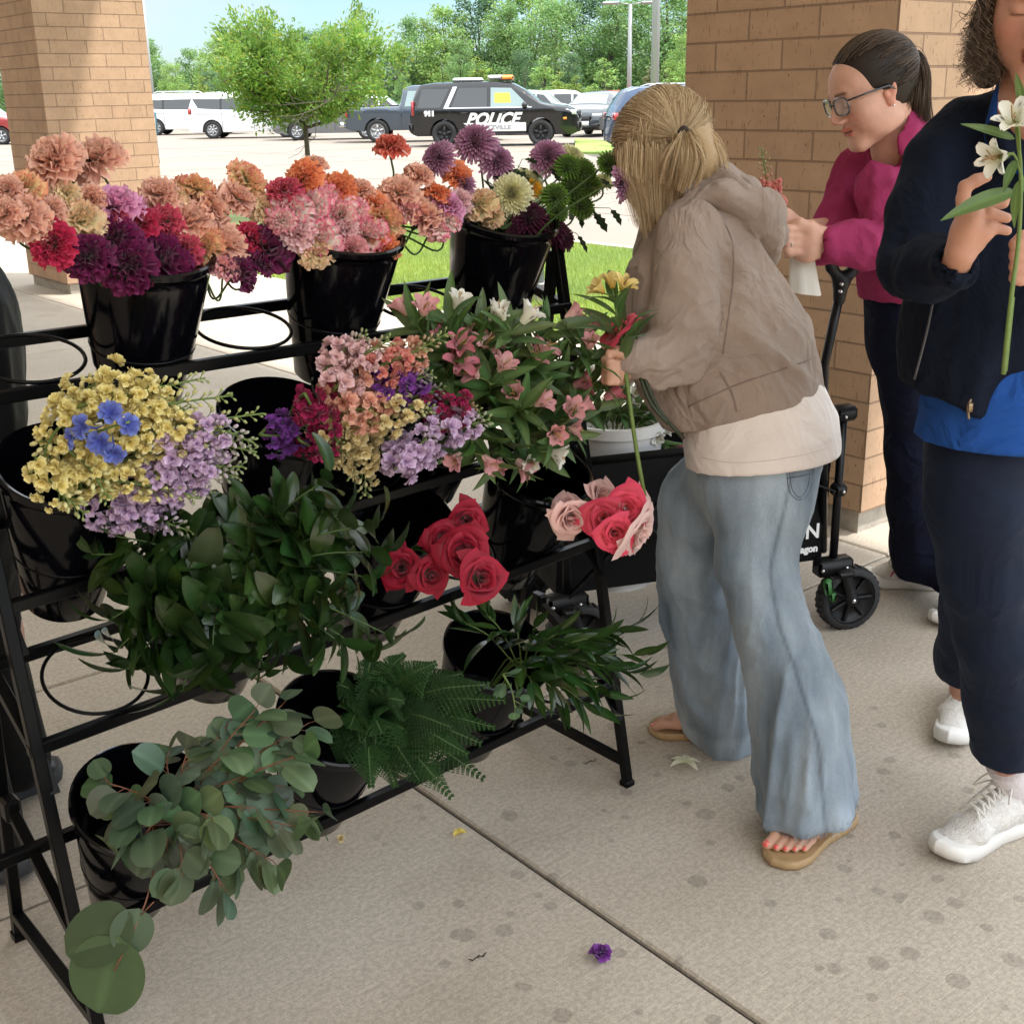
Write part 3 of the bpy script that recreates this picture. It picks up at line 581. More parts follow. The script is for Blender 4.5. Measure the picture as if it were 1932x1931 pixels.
# ============================================================ TREES
M_bark = mat('tree_bark', (.10, .085, .07), .95, noise=.35, nscale=25, bump=.6, bscale=40)
def leaf_cards(cen, rad, n, size, seed, asp=.55, cl=26, light=(1, 1, 1), squash=.5, col_jit=.35):
    r = np.random.RandomState(seed); cen = np.asarray(cen); K = len(cen); w_ = rad**2; w_ = w_/w_.sum(); k = r.choice(K, n, p=w_)
    d = r.normal(size=(n, 3)); d /= np.linalg.norm(d, axis=1, keepdims=True); rr = r.rand(n)**.42
    p = cen[k]+d*(rad[k]*rr)[:, None]*np.array([1, 1, .8])
    nr = d*.6+r.normal(size=(n, 3))*.7+np.array([0, 0, .5]); nr /= np.linalg.norm(nr, axis=1, keepdims=True)
    a = np.cross(nr, r.normal(size=(n, 3))); a /= np.linalg.norm(a, axis=1, keepdims=True); b = np.cross(nr, a); s_ = size*r.uniform(.6, 1.3, n)[:, None]
    v = np.stack([p-a*s_, p-b*s_*asp+nr*s_*.12, p+a*s_, p+b*s_*asp+nr*s_*.12], 1).reshape(-1, 3); q = np.arange(n*4).reshape(-1, 4)
    tone = .75+.5*r.rand(K)[k]; c = np.stack([tone*(1+col_jit*(r.rand(n)-.5)), tone*(1+.2*(r.rand(n)-.5)), tone*(.9+.3*r.rand(n))], 1)
    return MB().add(v, q, None, np.repeat(c, 4, 0))
def crown_lobes(H, W, base, n, seed, shape='oval'):
    r = np.random.RandomState(seed); c = []; R = []
    while len(c) < n:
        z = r.rand(); f = {'oval': math.sin(math.pi*min(1, z*.85+.12))**.6, 'cone': (1-z)**.75+.08, 'wide': math.sin(math.pi*(z*.7+.22))**.5}[shape]
        a = r.uniform(0, 6.28); q = math.sqrt(r.rand())*f*W*.43; c.append((q*math.cos(a), q*math.sin(a), base+(H-base)*z)); R.append(W*r.uniform(.085, .17)*(.75+.4*f))
    return np.array(c), np.array(R)
def far_tree(H, W, base, seed, n=5200, size=.19, shape='oval', lobes=46):
    c, R = crown_lobes(H, W, base, lobes, seed, shape); cr = leaf_cards(c, R, n, size, seed)
    r = np.random.RandomState(seed+5); tr = MB(); top = np.array([0, 0, H*.8]); tr.tube(bez([(0, 0, -.3), (.1, 0, base), (0, .1, H*.55), top], 9), np.linspace(.24, .04, 9)*H/12, 7)
    for k in r.choice(lobes, 10, replace=False):
        z = c[k][2]*.62; tr.tube(bez([(0, 0, z*.8), c[k]*np.array([.5, .5, 1])*np.array([1, 1, .88]), c[k]], 6), np.linspace(.07, .02, 6)*H/12, 5)
    return cr, tr
def put_tree(name, label, masters, loc, sc, rot, matc, group, cat='tree', Ms=None):
    o = bpy.data.objects.new(name, None); COL.objects.link(o); o.location = [float(x) for x in loc]; o.rotation_euler = (0, 0, rot); o.scale = sc; tag(o, label, cat, group); WPOS[o.name] = np.array(loc)
    for nm, me, m in (('crown', masters[0], matc), ('trunk', masters[1], M_bark)):
        c = bpy.data.objects.new(nm, me); COL.objects.link(c); c.parent = o
        if not len(me.materials): me.materials.append(m)
        c.material_slots[0].link = 'OBJECT'; c.material_slots[0].material = m
    return o
LEAFM = [mat('leaf_fresh_green', (.26, .40, .10), .55, vcol=True, trans=.4), mat('leaf_mid_green', (.18, .31, .095), .55, vcol=True, trans=.4), mat('leaf_deep_green', (.10, .19, .075), .55, vcol=True, trans=.35), mat('leaf_yellow_green', (.23, .32, .06), .55, vcol=True, trans=.4), mat('leaf_olive_brown', (.15, .15, .06), .6, vcol=True, trans=.35)]
MS = []
for sd_, (H, W, b, sh) in enumerate([(12, 8.5, 1.0, 'oval'), (12, 7.5, .6, 'wide'), (12, 10, 1.5, 'oval'), (5, 2.6, .5, 'cone')]):
    cr, tr = far_tree(H, W, b, 11+sd_, n=9000 if sd_ < 3 else 1800, size=.15 if sd_ < 3 else .09, shape=sh, lobes=70 if sd_ < 3 else 30); MS.append((mesh_of('crown', cr, False), mesh_of('trunk', tr)))
# u, top v, distance, width factor, master, material
wood = [(282, 75, 92, 1.0, 0, 1, 'rounded'), (330, 120, 84, .9, 1, 0, 'bushy'), (372, 92, 98, 1.0, 1, 1, 'billowing'), (420, 72, 95, 1.1, 0, 0, 'tall'), (470, 66, 100, 1.1, 2, 1, 'spreading'), (640, 55, 104, 1.1, 0, 1, 'tall'), (700, 100, 96, 1.0, 1, 2, 'dark low'), (745, 95, 96, 1.0, 2, 2, 'dark'), (790, 52, 98, .9, 0, 1, 'tall'), (845, 30, 96, 1.0, 1, 0, 'bright broad'), (905, 8, 100, 1.0, 0, 2, 'dark tall'), (955, 30, 94, .9, 1, 1, 'mid green'), (1005, -8, 96, 1.05, 0, 0, 'tall bright'), (1050, 25, 92, 1.0, 2, 1, 'broad'), (1100, 5, 98, 1.0, 0, 2, 'tall dark'), (1150, 22, 92, 1.0, 1, 1, 'mid green'), (1200, 30, 95, 1.0, 2, 1, 'spreading'), (1255, -25, 90, 1.1, 0, 1, 'very tall'), (1310, 10, 92, 1.1, 1, 0, 'tall fresh'), (230, 60, 96, 1.1, 2, 1, 'broad'), (160, 70, 96, 1.1, 0, 0, 'tall'), (90, 80, 94, 1.1, 1, 1, 'hidden'), (20, 70, 96, 1.1, 2, 1, 'tall'), (540, 80, 104, 1.1, 1, 1, 'broad'), (590, 62, 106, 1.1, 2, 2, 'dark'),
        (870, 90, 86, .8, 1, 1, 'low spreading'), (990, 110, 84, .8, 2, 2, 'low dark'), (1080, 112, 84, .8, 1, 2, 'low dark'), (1290, 80, 82, .8, 1, 0, 'low fresh'), (400, 135, 80, .8, 2, 2, 'low dark'), (760, 140, 82, .8, 1, 1, 'low rounded')]
for i, (u, v, y, wf, k, mi, ad) in enumerate(wood):
    b = lotpos(u, y); b[2] = -.2; H = (Q(u, v, y)[2]+.2)*(1.1 if u > 780 else 1.0); sc = H/12*(1.0); where = 'left of the small tree' if u < 400 else 'behind the small tree' if u < 700 else 'above the police car' if u < 1080 else 'beside the lamp posts'
    put_tree('woodland_tree', f'{ad} {["pale", "mid", "deep", "yellowish"][mi]} green tree {where}, number {1+sum(1 for q_ in wood if q_[0] < u)} from left', MS[k], b, (sc*wf*1.12, sc*wf*1.12, sc), i*1.7, LEAFM[mi], 'woodland trees beyond the parking lot')
for i, (u, v, y, mi, ad) in enumerate([(903, 103, 74, 3, 'young yellow green cone shaped tree left of the patrol car antenna'), (1030, 100, 72, 0, 'young cone shaped tree behind the silver crossover'), (1052, 132, 70, 3, 'short yellow green sapling beside the cone shaped tree'), (1140, 105, 70, 0, 'young cone shaped tree above the red car'), (1088, 138, 70, 3, 'low round sapling behind the white crossover'), (1222, 122, 70, 4, 'olive brown shrub like sapling behind the thick lamp post'), (1262, 125, 70, 0, 'small fresh green sapling right of the thick lamp post'), (388, 138, 70, 3, 'bright yellow green sapling above the white vans')]):
    b = lotpos(u, y); H = Q(u, v, y)[2]; sc = H/5; put_tree('sapling', ad, MS[3], b, (sc*1.5, sc*1.5, sc), i*2.1, LEAFM[mi], 'young trees in the parking islands')
mb = MB(); r = np.random.RandomState(5); n = 90
cen = np.array([lotpos(u, 108) for u in np.linspace(-60, 1420, n)])+np.stack([r.uniform(-1, 1, n), r.uniform(-3, 3, n), r.uniform(.8, 3.2, n)], 1)
solo('undergrowth', leaf_cards(cen, np.full(n, 2.4), 16000, .28, 9), LEAFM[2], kind='stuff', smooth=False, label='dense green undergrowth along the foot of the woodland', cat='undergrowth')
# --- small ornamental tree on the lawn
def lawn_tree():
    b = G(587, 408); b[2] = -.01; y = b[1]; k = y/FPX; t = thing('lawn_tree', 'small round crowned tree with narrow bright leaves on the lawn', 'tree', b)
    r = np.random.RandomState(21); mbt = MB(); H = Q(590, 28, y)[2]; z0 = Q(590, 232, y)[2]
    mbt.tube(bez([b-EZ*.05, b+np.array([.01, 0, z0*.6]), b+np.array([.0, 0, z0+.1])], 8), np.linspace(.045, .03, 8), 8); ends = []
    def grow(p, d, ln, rad, dep):
        n = 4; P = [p]; dd = d
        for i in range(n): dd = nrm(dd+r.normal(size=3)*.13+EZ*.10); P.append(P[-1]+dd*np.array([1.7, 1.7, 1.0])*ln/n)
        mbt.tube(P, np.linspace(rad, rad*.6, n+1), 5, cap=False)
        for q_ in P[2:]: ends.append(q_)
        if dep > 0:
            for _ in range(r.randint(3, 5)):
                k_ = r.randint(1, n+1); nd = nrm(dd+r.normal(size=3)*.75); grow(P[k_], nd, ln*r.uniform(.55, .8), rad*.55, dep-1)
    for a in range(9):
        th = a*2.4; el = r.uniform(.35, 1.15); d = np.array([math.cos(th)*math.cos(el), math.sin(th)*math.cos(el), math.sin(el)]); grow(b+EZ*(z0-.05+.03*a), d, (H-z0)*.52, .024, 3)
    part('branches', mbt, M_bark, t); E_ = np.array(ends); c0 = b+EZ*(z0+(H-z0)*.55)
    rx, rz = 1.08*(775-400)/2*k, (H-z0)*.58; q = (E_-c0)/np.array([rx, rx, rz]); keep = (q**2).sum(1) < 1.0; E_ = E_[keep]
    n = 42000; id_ = r.randint(0, len(E_), n); p = E_[id_]+r.normal(size=(n, 3))*.06; dr = nrm(np.array([1., 0, .2])); dirs = r.normal(size=(n, 3))*.6+EZ*.25+(p-c0)/np.array([rx, rx, rz])*.7; dirs /= np.linalg.norm(dirs, axis=1, keepdims=True)
    sd_ = np.cross(dirs, r.normal(size=(n, 3))); sd_ /= np.linalg.norm(sd_, axis=1, keepdims=True); L_ = r.uniform(.045, .085, n)[:, None]; nv = np.cross(dirs, sd_)
    v = np.stack([p, p+dirs*L_*.5+sd_*L_*.2+nv*L_*.06, p+dirs*L_, p+dirs*L_*.5-sd_*L_*.2+nv*L_*.06], 1).reshape(-1, 3)
    tone = .7+.6*vnoise(p*3.5); yl = r.rand(n); c = np.stack([tone*(.85+.9*yl**3), tone*(1+.25*yl), tone*.9], 1)
    part('leaves', MB().add(v, np.arange(n*4).reshape(-1, 4), None, np.repeat(c, 4, 0)), mat('pear_leaf', (.20, .31, .07), .45, vcol=True, trans=.45), t, smooth=False)
lawn_tree()
# ============================================================ FLOWER STAND
gR = G(1183, 1480); gL = G(194, 1980); RL = float(np.linalg.norm(gR-gL)); F1 = (gR-gL)/RL; F2 = np.array([-F1[1], F1[0], 0])
def Wk(a, s, z): return gL+F1*a+F2*s+EZ*z
TIER = {1: (.21, 1.107, 1.105, .39, 1.162, 1.16), 2: (.16, .775, .8186, .34, .855, .90), 3: (.11, .54, .585, .285, .625, .67), 4: (.045, .203, .245, .22, .29, .33)}
def tier(k, a):
    sf, zl, zr, sr, yl, yr = TIER[k]; t = a/RL; f = Wk(a, sf, zl+(zr-zl)*t); r = Wk(a, sr, yl+(yr-yl)*t); return f, r
def tier_axes(k, a):
    f, r = tier(k, a); d = nrm(r-f); ax = np.cross(F1, d); ax = ax if ax[2] > 0 else -ax; return (f+r)/2, d, ax
M_rack = mat('black_powder_coat', (.003, .003, .0035), .30, spec=.16, noise=.15, nscale=60, bump=.05, bscale=200)
rack = thing('flower_stand', 'black four tier slanted metal flower stand full of buckets', 'display stand', (gL+gR)/2+F2*.2)
TB = .021
for a in (0, RL):
    zt = 1.255 if a else 1.14; st = .24 if a else .225
    mb = MB(); mb.bar(Wk(a, 0, .012), Wk(a, st, zt), TB, TB, up=F2, bev=.002); mb.box(Wk(a, 0, .008), (.028, .028, .016), ax=[F1, F2, EZ], bev=.003); part('front_post', mb, M_rack, rack, smooth=False)
    mb = MB(); mb.bar(Wk(a, .40, .012), Wk(a, st+.01, zt-.03), TB, TB, up=F2, bev=.002); mb.box(Wk(a, .40, .008), (.026, .026, .014), ax=[F1, F2, EZ]); part('rear_leg', mb, M_rack, rack, smooth=False)
    mb = MB(); mb.bar(Wk(a, .01, .06), Wk(a, .39, .06), TB, TB, bev=.002); part('foot_bar', mb, M_rack, rack, smooth=False)
    for k in TIER:
        f, r = tier(k, a); mb = MB(); ext = .10 if k > 1 else .0; mb.bar(f, r+nrm(r-f)*ext, TB*.95, TB*.95, bev=.002); part('shelf_side_bar', mb, M_rack, rack, smooth=False)
        if k > 1:
            mb = MB(); mb.bar(Wk(a, TIER[k][0]-.03, f[2]-.075)+F1*(.012 if a == 0 else -.012), f+(r-f)*.32+F1*(.012 if a == 0 else -.012), .006, .016, up=F1); part('folding_brace', mb, M_rack, rack, smooth=False)
            mb = MB(); mb.box(r+nrm(r-f)*ext, (.03, .04, .045), ax=[F1, F2, EZ], bev=.006); part('hinge_bracket', mb, M_rack, rack, smooth=False)
for k in TIER:
    for j in (0, 1):
        p0, p1 = tier(k, 0)[j], tier(k, RL)[j]; mb = MB(); d = F1*(.10 if j else .012); mb.bar(p0-d*(1 if j else 1), p1+F1*(.012), TB*.95, TB, bev=.002); part('rear_rail' if j else 'front_rail', mb, M_rack, rack, smooth=False)
RR = .0885
def ring(k, a):
    c, d, ax = tier_axes(k, a); th = np.linspace(0, 2*math.pi, 41); P = c+ax*.012+RR*(F1*np.cos(th)[:, None]+d*np.sin(th)[:, None]); mb = MB(); mb.tube(P, .0035, 7, cap=False); part('bucket_ring', mb, M_rack, rack)
for k in TIER:
    for i in range(6): ring(k, (.145, .345, .545, .745, .945, 1.145)[i])
# ---------------- buckets
M_bucket = mat('glossy_black_plastic', (.002, .002, .0035), .12, spec=.28, noise=.1, nscale=8, bump=.02, bscale=30)
BK = {}
def bucket_mesh(c, ax, up=.185, dn=.118, rt=.113, rb=.068):
    mb = MB(); H = up+dn; o = c-ax*dn; r = lambda z: rb+(rt-rb)*z/H
    mb.lathe([(0, .004), (rb-.004, 0), (rb, .004), (r(H*.30), H*.30), (r(H*.30)+.003, H*.302), (r(H*.9)+.003, H*.9), (r(H*.92), H*.925), (rt+.003, H-.012), (rt+.007, H-.01), (rt+.007, H-.001), (rt+.003, H+.002), (rt-.002, H), (rt-.003, H-.02), (rb-.003, .012), (0, .010)], o, ax, 48)
    return mb
def bucket(k, a, key, label, up=.185):
    c, d, ax = tier_axes(k, a); base = c-ax*.118; t = thing('flower_bucket', label, 'bucket', base, 'black plastic buckets on the flower stand')
    part('shell', bucket_mesh(c, ax, up), M_bucket, t, ang=50)
    mb = MB(); mb.lathe([(0, .0), (.0865, .0)], c+ax*.01, ax, 24); part('water', mb, mat('bucket_water', (.01, .012, .01), .05), t)
    BK[key] = dict(c=c, ax=ax, d=d, rim=c+ax*up, y=float(c[1]))
bucket(1, .345, 'A', 'black bucket of peach and dark magenta carnations, first on the top tier')
bucket(1, .745, 'B', 'black bucket of pink edged and coral carnations, middle of the top tier')
bucket(1, 1.145, 'C', 'black bucket of chrysanthemums at the right end of the top tier')
bucket(2, .145, 'D', 'black bucket under the yellow stock at the left of the second tier')
bucket(2, .545, 'E', 'black bucket behind the violet stock on the second tier')
bucket(2, .745, 'E2', 'black bucket under the peach stock on the second tier')
bucket(2, .945, 'F', 'black bucket under the drooping pink lilies on the second tier')
bucket(3, .385, 'G', 'black bucket buried in dark glossy leaves on the third tier')
bucket(3, .745, 'H', 'black bucket holding the red roses on the third tier')
bucket(3, 1.125, 'I', 'black bucket with pale pink roses leaning out at the right of the third tier')
bucket(4, .145, 'J', 'black bucket of silver dollar eucalyptus at the lower left')
bucket(4, .545, 'K', 'black bucket of fern fronds on the bottom tier')
bucket(4, .945, 'Lx', 'black bucket with narrow glossy leaves at the right of the bottom tier')
# ============================================================ PETALS AND LEAVES
def blade(Ln, W, nl=5, nw=4, prof=None, curl=0., fold=0., ruf=0., rk=5., cup=0., ph=0., jag=0., rs=None, lift=0.):
    t = np.linspace(0, 1, nl+1)[:, None]; u = np.linspace(-1, 1, nw+1)[None, :]
    if prof is None: w_ = np.sin(math.pi*np.clip(t, 0, 1)**.8)**.9+.03
    else: w_ = prof(t)
    x = u*W/2*w_; ln = Ln*(t+0*u)
    if jag: ln = ln+Ln*jag*t**4*((np.arange(nw+1) % 2)[None]-.5)*2
    z = ruf*Ln*t**2*np.sin(u*rk+ph)+fold*np.abs(x)+cup*(x**2)/(W+1e-6)*4
    if abs(curl) > 1e-3:
        R = Ln/curl; th = ln/R; y = R*np.sin(th)-z*np.sin(th); zz = R*(1-np.cos(th))+z*np.cos(th)
    else: y, zz = ln, z
    return np.stack([x, y, zz], -1), t+0*u, u+0*t
def setp(P, o, d, n):                    # y axis -> d, z axis -> n (approx)
    d = nrm(d); x = np.cross(d, n); x = nrm(x if np.linalg.norm(x) > 1e-5 else np.cross(d, EZ+.1)); z = np.cross(x, d)
    return P @ np.stack([x, d, z], 0)+o
def mixc(a, b, t): t = np.asarray(t)[..., None]; return np.asarray(a)*(1-t)+np.asarray(b)*t
fanp = lambda t: .16+.84*t**.75
def carnation(seed, base, edge, ew=.22, n=46):
    r = np.random.RandomState(seed); mb = MB()
    for i in range(n):
        f = (i+.5)/n; ph = i*2.39996+r.uniform(-.2, .2); el = 1.50-1.62*f**.85+r.normal()*.08; Ln = (.030+.022*f)*r.uniform(.9, 1.08)
        P, t, u = blade(Ln, .040*(.75+.4*f)*r.uniform(.85, 1.15), 5, 8, fanp, curl=-.55*f+r.normal()*.15, ruf=.17*r.uniform(.6, 1.4), rk=r.uniform(5, 9), ph=r.uniform(0, 6), jag=.035, cup=.2*(1-f))
        out = np.array([math.cos(ph), math.sin(ph), 0]); d = out*math.cos(el)+EZ*math.sin(el); up = -out*math.sin(el)+EZ*math.cos(el)
        e = np.clip((t-(1-ew))/ew, 0, 1)**1.3*(.6+.4*r.rand()); dpt = .80+.22*t
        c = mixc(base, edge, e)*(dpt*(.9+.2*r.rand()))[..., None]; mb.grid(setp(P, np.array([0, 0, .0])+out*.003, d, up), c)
    return mb
CARN = {  # base colour, edge colour
 'dusty peach': ((.86, .47, .35), (.90, .58, .44)), 'yellow red': ((.92, .72, .36), (.82, .22, .18)), 'cream yellow': ((.92, .80, .48), (.88, .52, .34)), 'lilac pink': ((.78, .32, .54), (.84, .44, .64)),
 'crimson': ((.50, .015, .07), (.60, .03, .10)), 'dark magenta': ((.13, .004, .055), (.19, .008, .085)), 'pink edged': ((.96, .82, .72), (.82, .08, .24)), 'orange': ((.85, .26, .10), (.88, .36, .18)), 'coral': ((.75, .16, .11), (.80, .24, .17)), 'rose red': ((.60, .05, .12), (.66, .12, .16)), 'pale rose': ((.90, .56, .50), (.84, .28, .36)), 'soft pink': ((.90, .56, .58), (.92, .70, .68))}
M_petal = mat('petal', (1, 1, 1), .55, vcol=True, trans=.28, sheen=.2, spec=.3)
M_stem = mat('flower_stem', (.07, .13, .035), .5, noise=.2, nscale=40, trans=.1)
M_calyx = mat('calyx_green', (.06, .11, .03), .55, noise=.2, nscale=60)
CM = {}
def carn_mesh(kind, var):
    if (kind, var) not in CM: b, e = CARN[kind]; CM[(kind, var)] = mesh_of('bloom', carnation(hash_(kind)+var, b, e, ew=.13 if kind == 'pink edged' else .24, n=50))
    return CM[(kind, var)]
def hash_(s_): return sum(ord(c)*(i+3) for i, c in enumerate(s_)) % 9973
def inst(name, me, m, parent, pos, R, sc):
    o = bpy.data.objects.new(name, me); COL.objects.link(o)
    if not len(me.materials): me.materials.append(m)
    o.parent = parent; Mx = np.eye(4); Mx[:3, :3] = R*sc; Mx[:3, 3] = np.asarray(pos)-WPOS[parent.name]; o.matrix_local = Matrix([[float(x) for x in rr] for rr in Mx]); WPOS[o.name] = WPOS[parent.name]; return o
def stem_pts(bk, pos, d, spread=.06):
    b = BK[bk]; ri = nrm(pos-b['rim']); ri = ri-b['ax']*(ri @ b['ax']); q = b['rim']+ri*min(.09, np.linalg.norm(pos-b['rim'])*.55)
    return bez([b['c']-b['ax']*.04+ri*.01, q-b['ax']*.02, pos-d*.045-EZ*.004, pos], 24)
def flowers(kind, cat, group, bk, rows, dname, build, y0=None, ky=.0007, vref=420):
    rows = sorted(rows, key=lambda r_: r_[0]); cnt = {}
    for r_ in rows: cnt[r_[3]] = cnt.get(r_[3], 0)+1
    seen = {}
    ords = ['leftmost']+[w_+' from left' for w_ in 'second third fourth fifth sixth seventh eighth ninth tenth eleventh twelfth thirteenth fourteenth'.split()]
    for r_ in rows:
        u, v, dia, c = r_[:4]; k = seen.get(c, 0); seen[c] = k+1; n = cnt[c]
        pos_ = 'only one of its colour' if n == 1 else (ords[k] if k < n-1 else 'rightmost')+f' of {n} alike'
        y = (2.08+.00078*(u-222) if y0 is None else y0)+ky*(vref-v)+(r_[4] if len(r_) > 4 and r_[4] is not None else 0)-(.07 if bk == 'B' else .03 if bk == 'A' else 0)
        p = Q(u, v, y); build(u, v, dia, c, p, bk, f'{c} {dname}, {pos_}'.replace('rose of the six by the third tier rail', 'rose by the third tier rail').replace('rose of the pink cluster at the stand end', 'rose at the stand end'), r_)
HEADDIR = lambda p, bk, k=.5: nrm(nrm(p-(BK[bk]['rim']-BK[bk]['ax']*.16))*(1-k)+nrm(CC-p)*k*.55+EZ*.25*k)
def build_carn(u, v, dia, c, p, bk, lab, r_):
    sc = dia*p[1]/FPX/.088*1.07; t = thing('carnation', lab, 'carnation', p, 'carnations in the top tier buckets'); i = RS.randint(3); ax = r_[5] if len(r_) > 5 else None
    d = nrm(HEADDIR(p, bk)+RS.normal(size=3)*.22) if ax is None else nrm(ax); R = frame(d, up=nrm(RS.normal(size=3))); b0 = p-d*.022*sc
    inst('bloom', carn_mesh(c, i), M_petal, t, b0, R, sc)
    mb = MB(); mb.tube([b0-d*.034*sc, b0-d*.020*sc, b0, b0+d*.008*sc], np.array([.0035, .0075, .0095, .011])*sc, 8); part('calyx', mb, M_calyx, t)
    mb = MB(); mb.tube(stem_pts(bk, b0-d*.03*sc, d), .0021, 6); s_ = part('stem', mb, M_stem, t)
DP, YR, CY, LP, CR_, DM, PE, OR, CO, RR_, PR, SP = 'dusty peach', 'yellow red', 'cream yellow', 'lilac pink', 'crimson', 'dark magenta', 'pink edged', 'orange', 'coral', 'rose red', 'pale rose', 'soft pink'
rowsA = [(88, 288, 92, DP), (171, 282, 88, DP), (45, 342, 56, YR), (12, 350, 50, DP), (40, 396, 84, DP), (4, 392, 60, DP), (97, 386, 50, DP), (152, 402, 78, CY), (211, 369, 88, LP), (298, 352, 66, DP), (375, 342, 66, YR), (92, 455, 74, CR_), (160, 470, 78, DM), (212, 440, 84, DM), (238, 492, 92, DM), (302, 474, 104, DM), (258, 408, 62, CR_), (312, 404, 62, RR_), (218, 412, 50, RR_), (360, 402, 86, DP), (414, 384, 66, DP), (385, 452, 70, YR), (432, 447, 84, DP), (486, 440, 60, CR_), (512, 452, 84, DM), (462, 502, 62, DM), (455, 362, 62, DP), (478, 333, 64, YR), (508, 384, 56, CY), (128, 355, 44, CY), (428, 492, 50, PR), (345, 455, 60, RR_), (165, 365, 46, DP), (500, 490, 46, DM), (66, 425, 46, DP), (335, 360, 36, CY)]
flowers('carnation', 'carnation', '', 'A', rowsA, 'carnation of the left bucket', build_carn)
rowsB = [(590, 301, 44, DP), (563, 328, 60, OR), (633, 350, 66, OR), (543, 388, 78, PE), (580, 375, 64, PE), (597, 432, 74, PE), (691, 428, 80, PE), (642, 402, 62, PE), (532, 348, 56, RR_), (607, 368, 60, PE), (682, 350, 46, DP), (668, 385, 52, PE), (706, 374, 50, OR), (733, 398, 76, YR), (664, 458, 54, PR), (716, 452, 60, OR), (755, 350, 66, DP), (795, 321, 48, DP), (808, 392, 74, DP), (828, 354, 46, OR), (852, 376, 58, LP), (828, 420, 50, PE), (598, 466, 56, CY), (560, 430, 56, SP), (770, 385, 50, PR), (848, 405, 42, PE), (528, 408, 46, PE), (655, 425, 46, SP)]
flowers('carnation', 'carnation', '', 'B', rowsB, 'carnation of the middle bucket', build_carn)
flowers('carnation', 'carnation', '', 'B', [(738, 262, 54, CO, 0, (.05, -.1, 1))], 'carnation standing tall above the middle bucket', build_carn)
flowers('carnation', 'carnation', '', 'C', [(872, 325, 54, OR), (900, 372, 62, CY), (866, 372, 46, SP), (926, 400, 40, CY)], 'carnation tucked among the chrysanthemums', build_carn)
# --- chrysanthemums
def mum(seed, base, tip, kind='disc', n=230):
    r = np.random.RandomState(seed); mb = MB()
    for i in range(n):
        f = ((i+.5)/n); ph = i*2.39996; out = np.array([math.cos(ph), math.sin(ph), 0])
        if kind == 'disc':
            el = 1.45-1.75*f**.8; Ln = (.007+.026*f**.7)*r.uniform(.93, 1.07); W = .0050+.0022*f; curl = .9-1.1*f+r.normal()*.12
        else:
            el = 1.35-2.0*f; Ln = (.010+.018*math.sin(math.pi*min(1, f*1.0))**.6); W = .0052; curl = 1.2-2.3*f
        P, t, u = blade(Ln, W, 4, 2, lambda t: .55+.45*np.sin(math.pi*t**.7)*np.where(t > .98, .3, 1), curl=curl, cup=1.0)
        d = out*math.cos(el)+EZ*math.sin(el); up = -out*math.sin(el)+EZ*math.cos(el); rr = (.002+.004*f) if kind == 'disc' else .007*math.sin(math.pi*f*.8)
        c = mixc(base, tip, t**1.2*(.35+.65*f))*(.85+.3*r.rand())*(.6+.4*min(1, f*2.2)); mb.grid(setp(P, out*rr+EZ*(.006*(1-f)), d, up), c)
    mb.sphere((0, 0, .002), (.008, .008, .005), c=np.array(base)*.6); return mb
MUM = {'purple': ((.26, .04, .16), (.62, .36, .50), 'disc'), 'cream': ((.74, .72, .28), (.84, .82, .60), 'disc'), 'green': ((.06, .15, .018), (.26, .46, .07), 'ball'), 'dark wine': ((.05, .004, .022), (.10, .008, .04), 'disc'), 'golden': ((.85, .42, .02), (.88, .52, .04), 'disc')}
MM_ = {k: [mesh_of('bloom', mum(5+hash_(k)+j, *v)) for j in (0, 1)] for k, v in MUM.items()}
def build_mum(u, v, dia, c, p, bk, lab, r_):
    sc = dia*p[1]/FPX/.066; t = thing('chrysanthemum', lab, 'chrysanthemum', p, 'chrysanthemums in the right bucket'); ax = r_[5] if len(r_) > 5 else None
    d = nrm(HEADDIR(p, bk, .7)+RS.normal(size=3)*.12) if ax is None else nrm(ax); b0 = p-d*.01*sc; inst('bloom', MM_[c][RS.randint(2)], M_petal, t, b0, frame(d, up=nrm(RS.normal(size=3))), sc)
    mb = MB(); mb.tube([b0-d*.012*sc, b0-d*.005*sc, b0+d*.002*sc], np.array([.003, .011, .016])*sc, 10); part('calyx', mb, M_calyx, t)
    mb = MB(); mb.tube(stem_pts(bk, b0-d*.01*sc, d), .0023, 6); s_ = part('stem', mb, M_stem, t)
rowsC = [(895, 262, 76, 'purple', 0, (-.15, -.75, .65)), (822, 292, 66, 'purple', 0, (-.5, -.6, .5)), (941, 301, 66, 'purple', 0, (.35, -.7, .5)), (1033, 290, 66, 'purple', 0, (-.1, -.7, .5)), (1180, 344, 62, 'purple', -.30, (.85, -.25, .2)), (876, 345, 40, 'purple'),
         (990, 338, 66, 'cream', .03), (964, 363, 74, 'cream', -.04, (-.1, -.9, .35)), (1082, 290, 56, 'cream', .05), (1140, 338, 34, 'cream', .05), (905, 385, 36, 'cream'), (1002, 350, 44, 'golden', 0),
         (1151, 307, 50, 'green', -.2, (.6, -.6, .4)), (1072, 312, 52, 'green', -.05), (1100, 318, 56, 'green', -.05), (1047, 368, 56, 'green', -.05), (1082, 352, 60, 'green', -.03), (1112, 345, 52, 'green', -.05), (1098, 385, 56, 'green', -.03), (1054, 396, 44, 'green', -.05),
         (1000, 402, 72, 'dark wine', -.03), (1040, 420, 66, 'dark wine', -.03), (1062, 440, 56, 'dark wine'), (975, 425, 40, 'dark wine')]
flowers('', '', '', 'C', rowsC, 'chrysanthemum of the right bucket', build_mum)
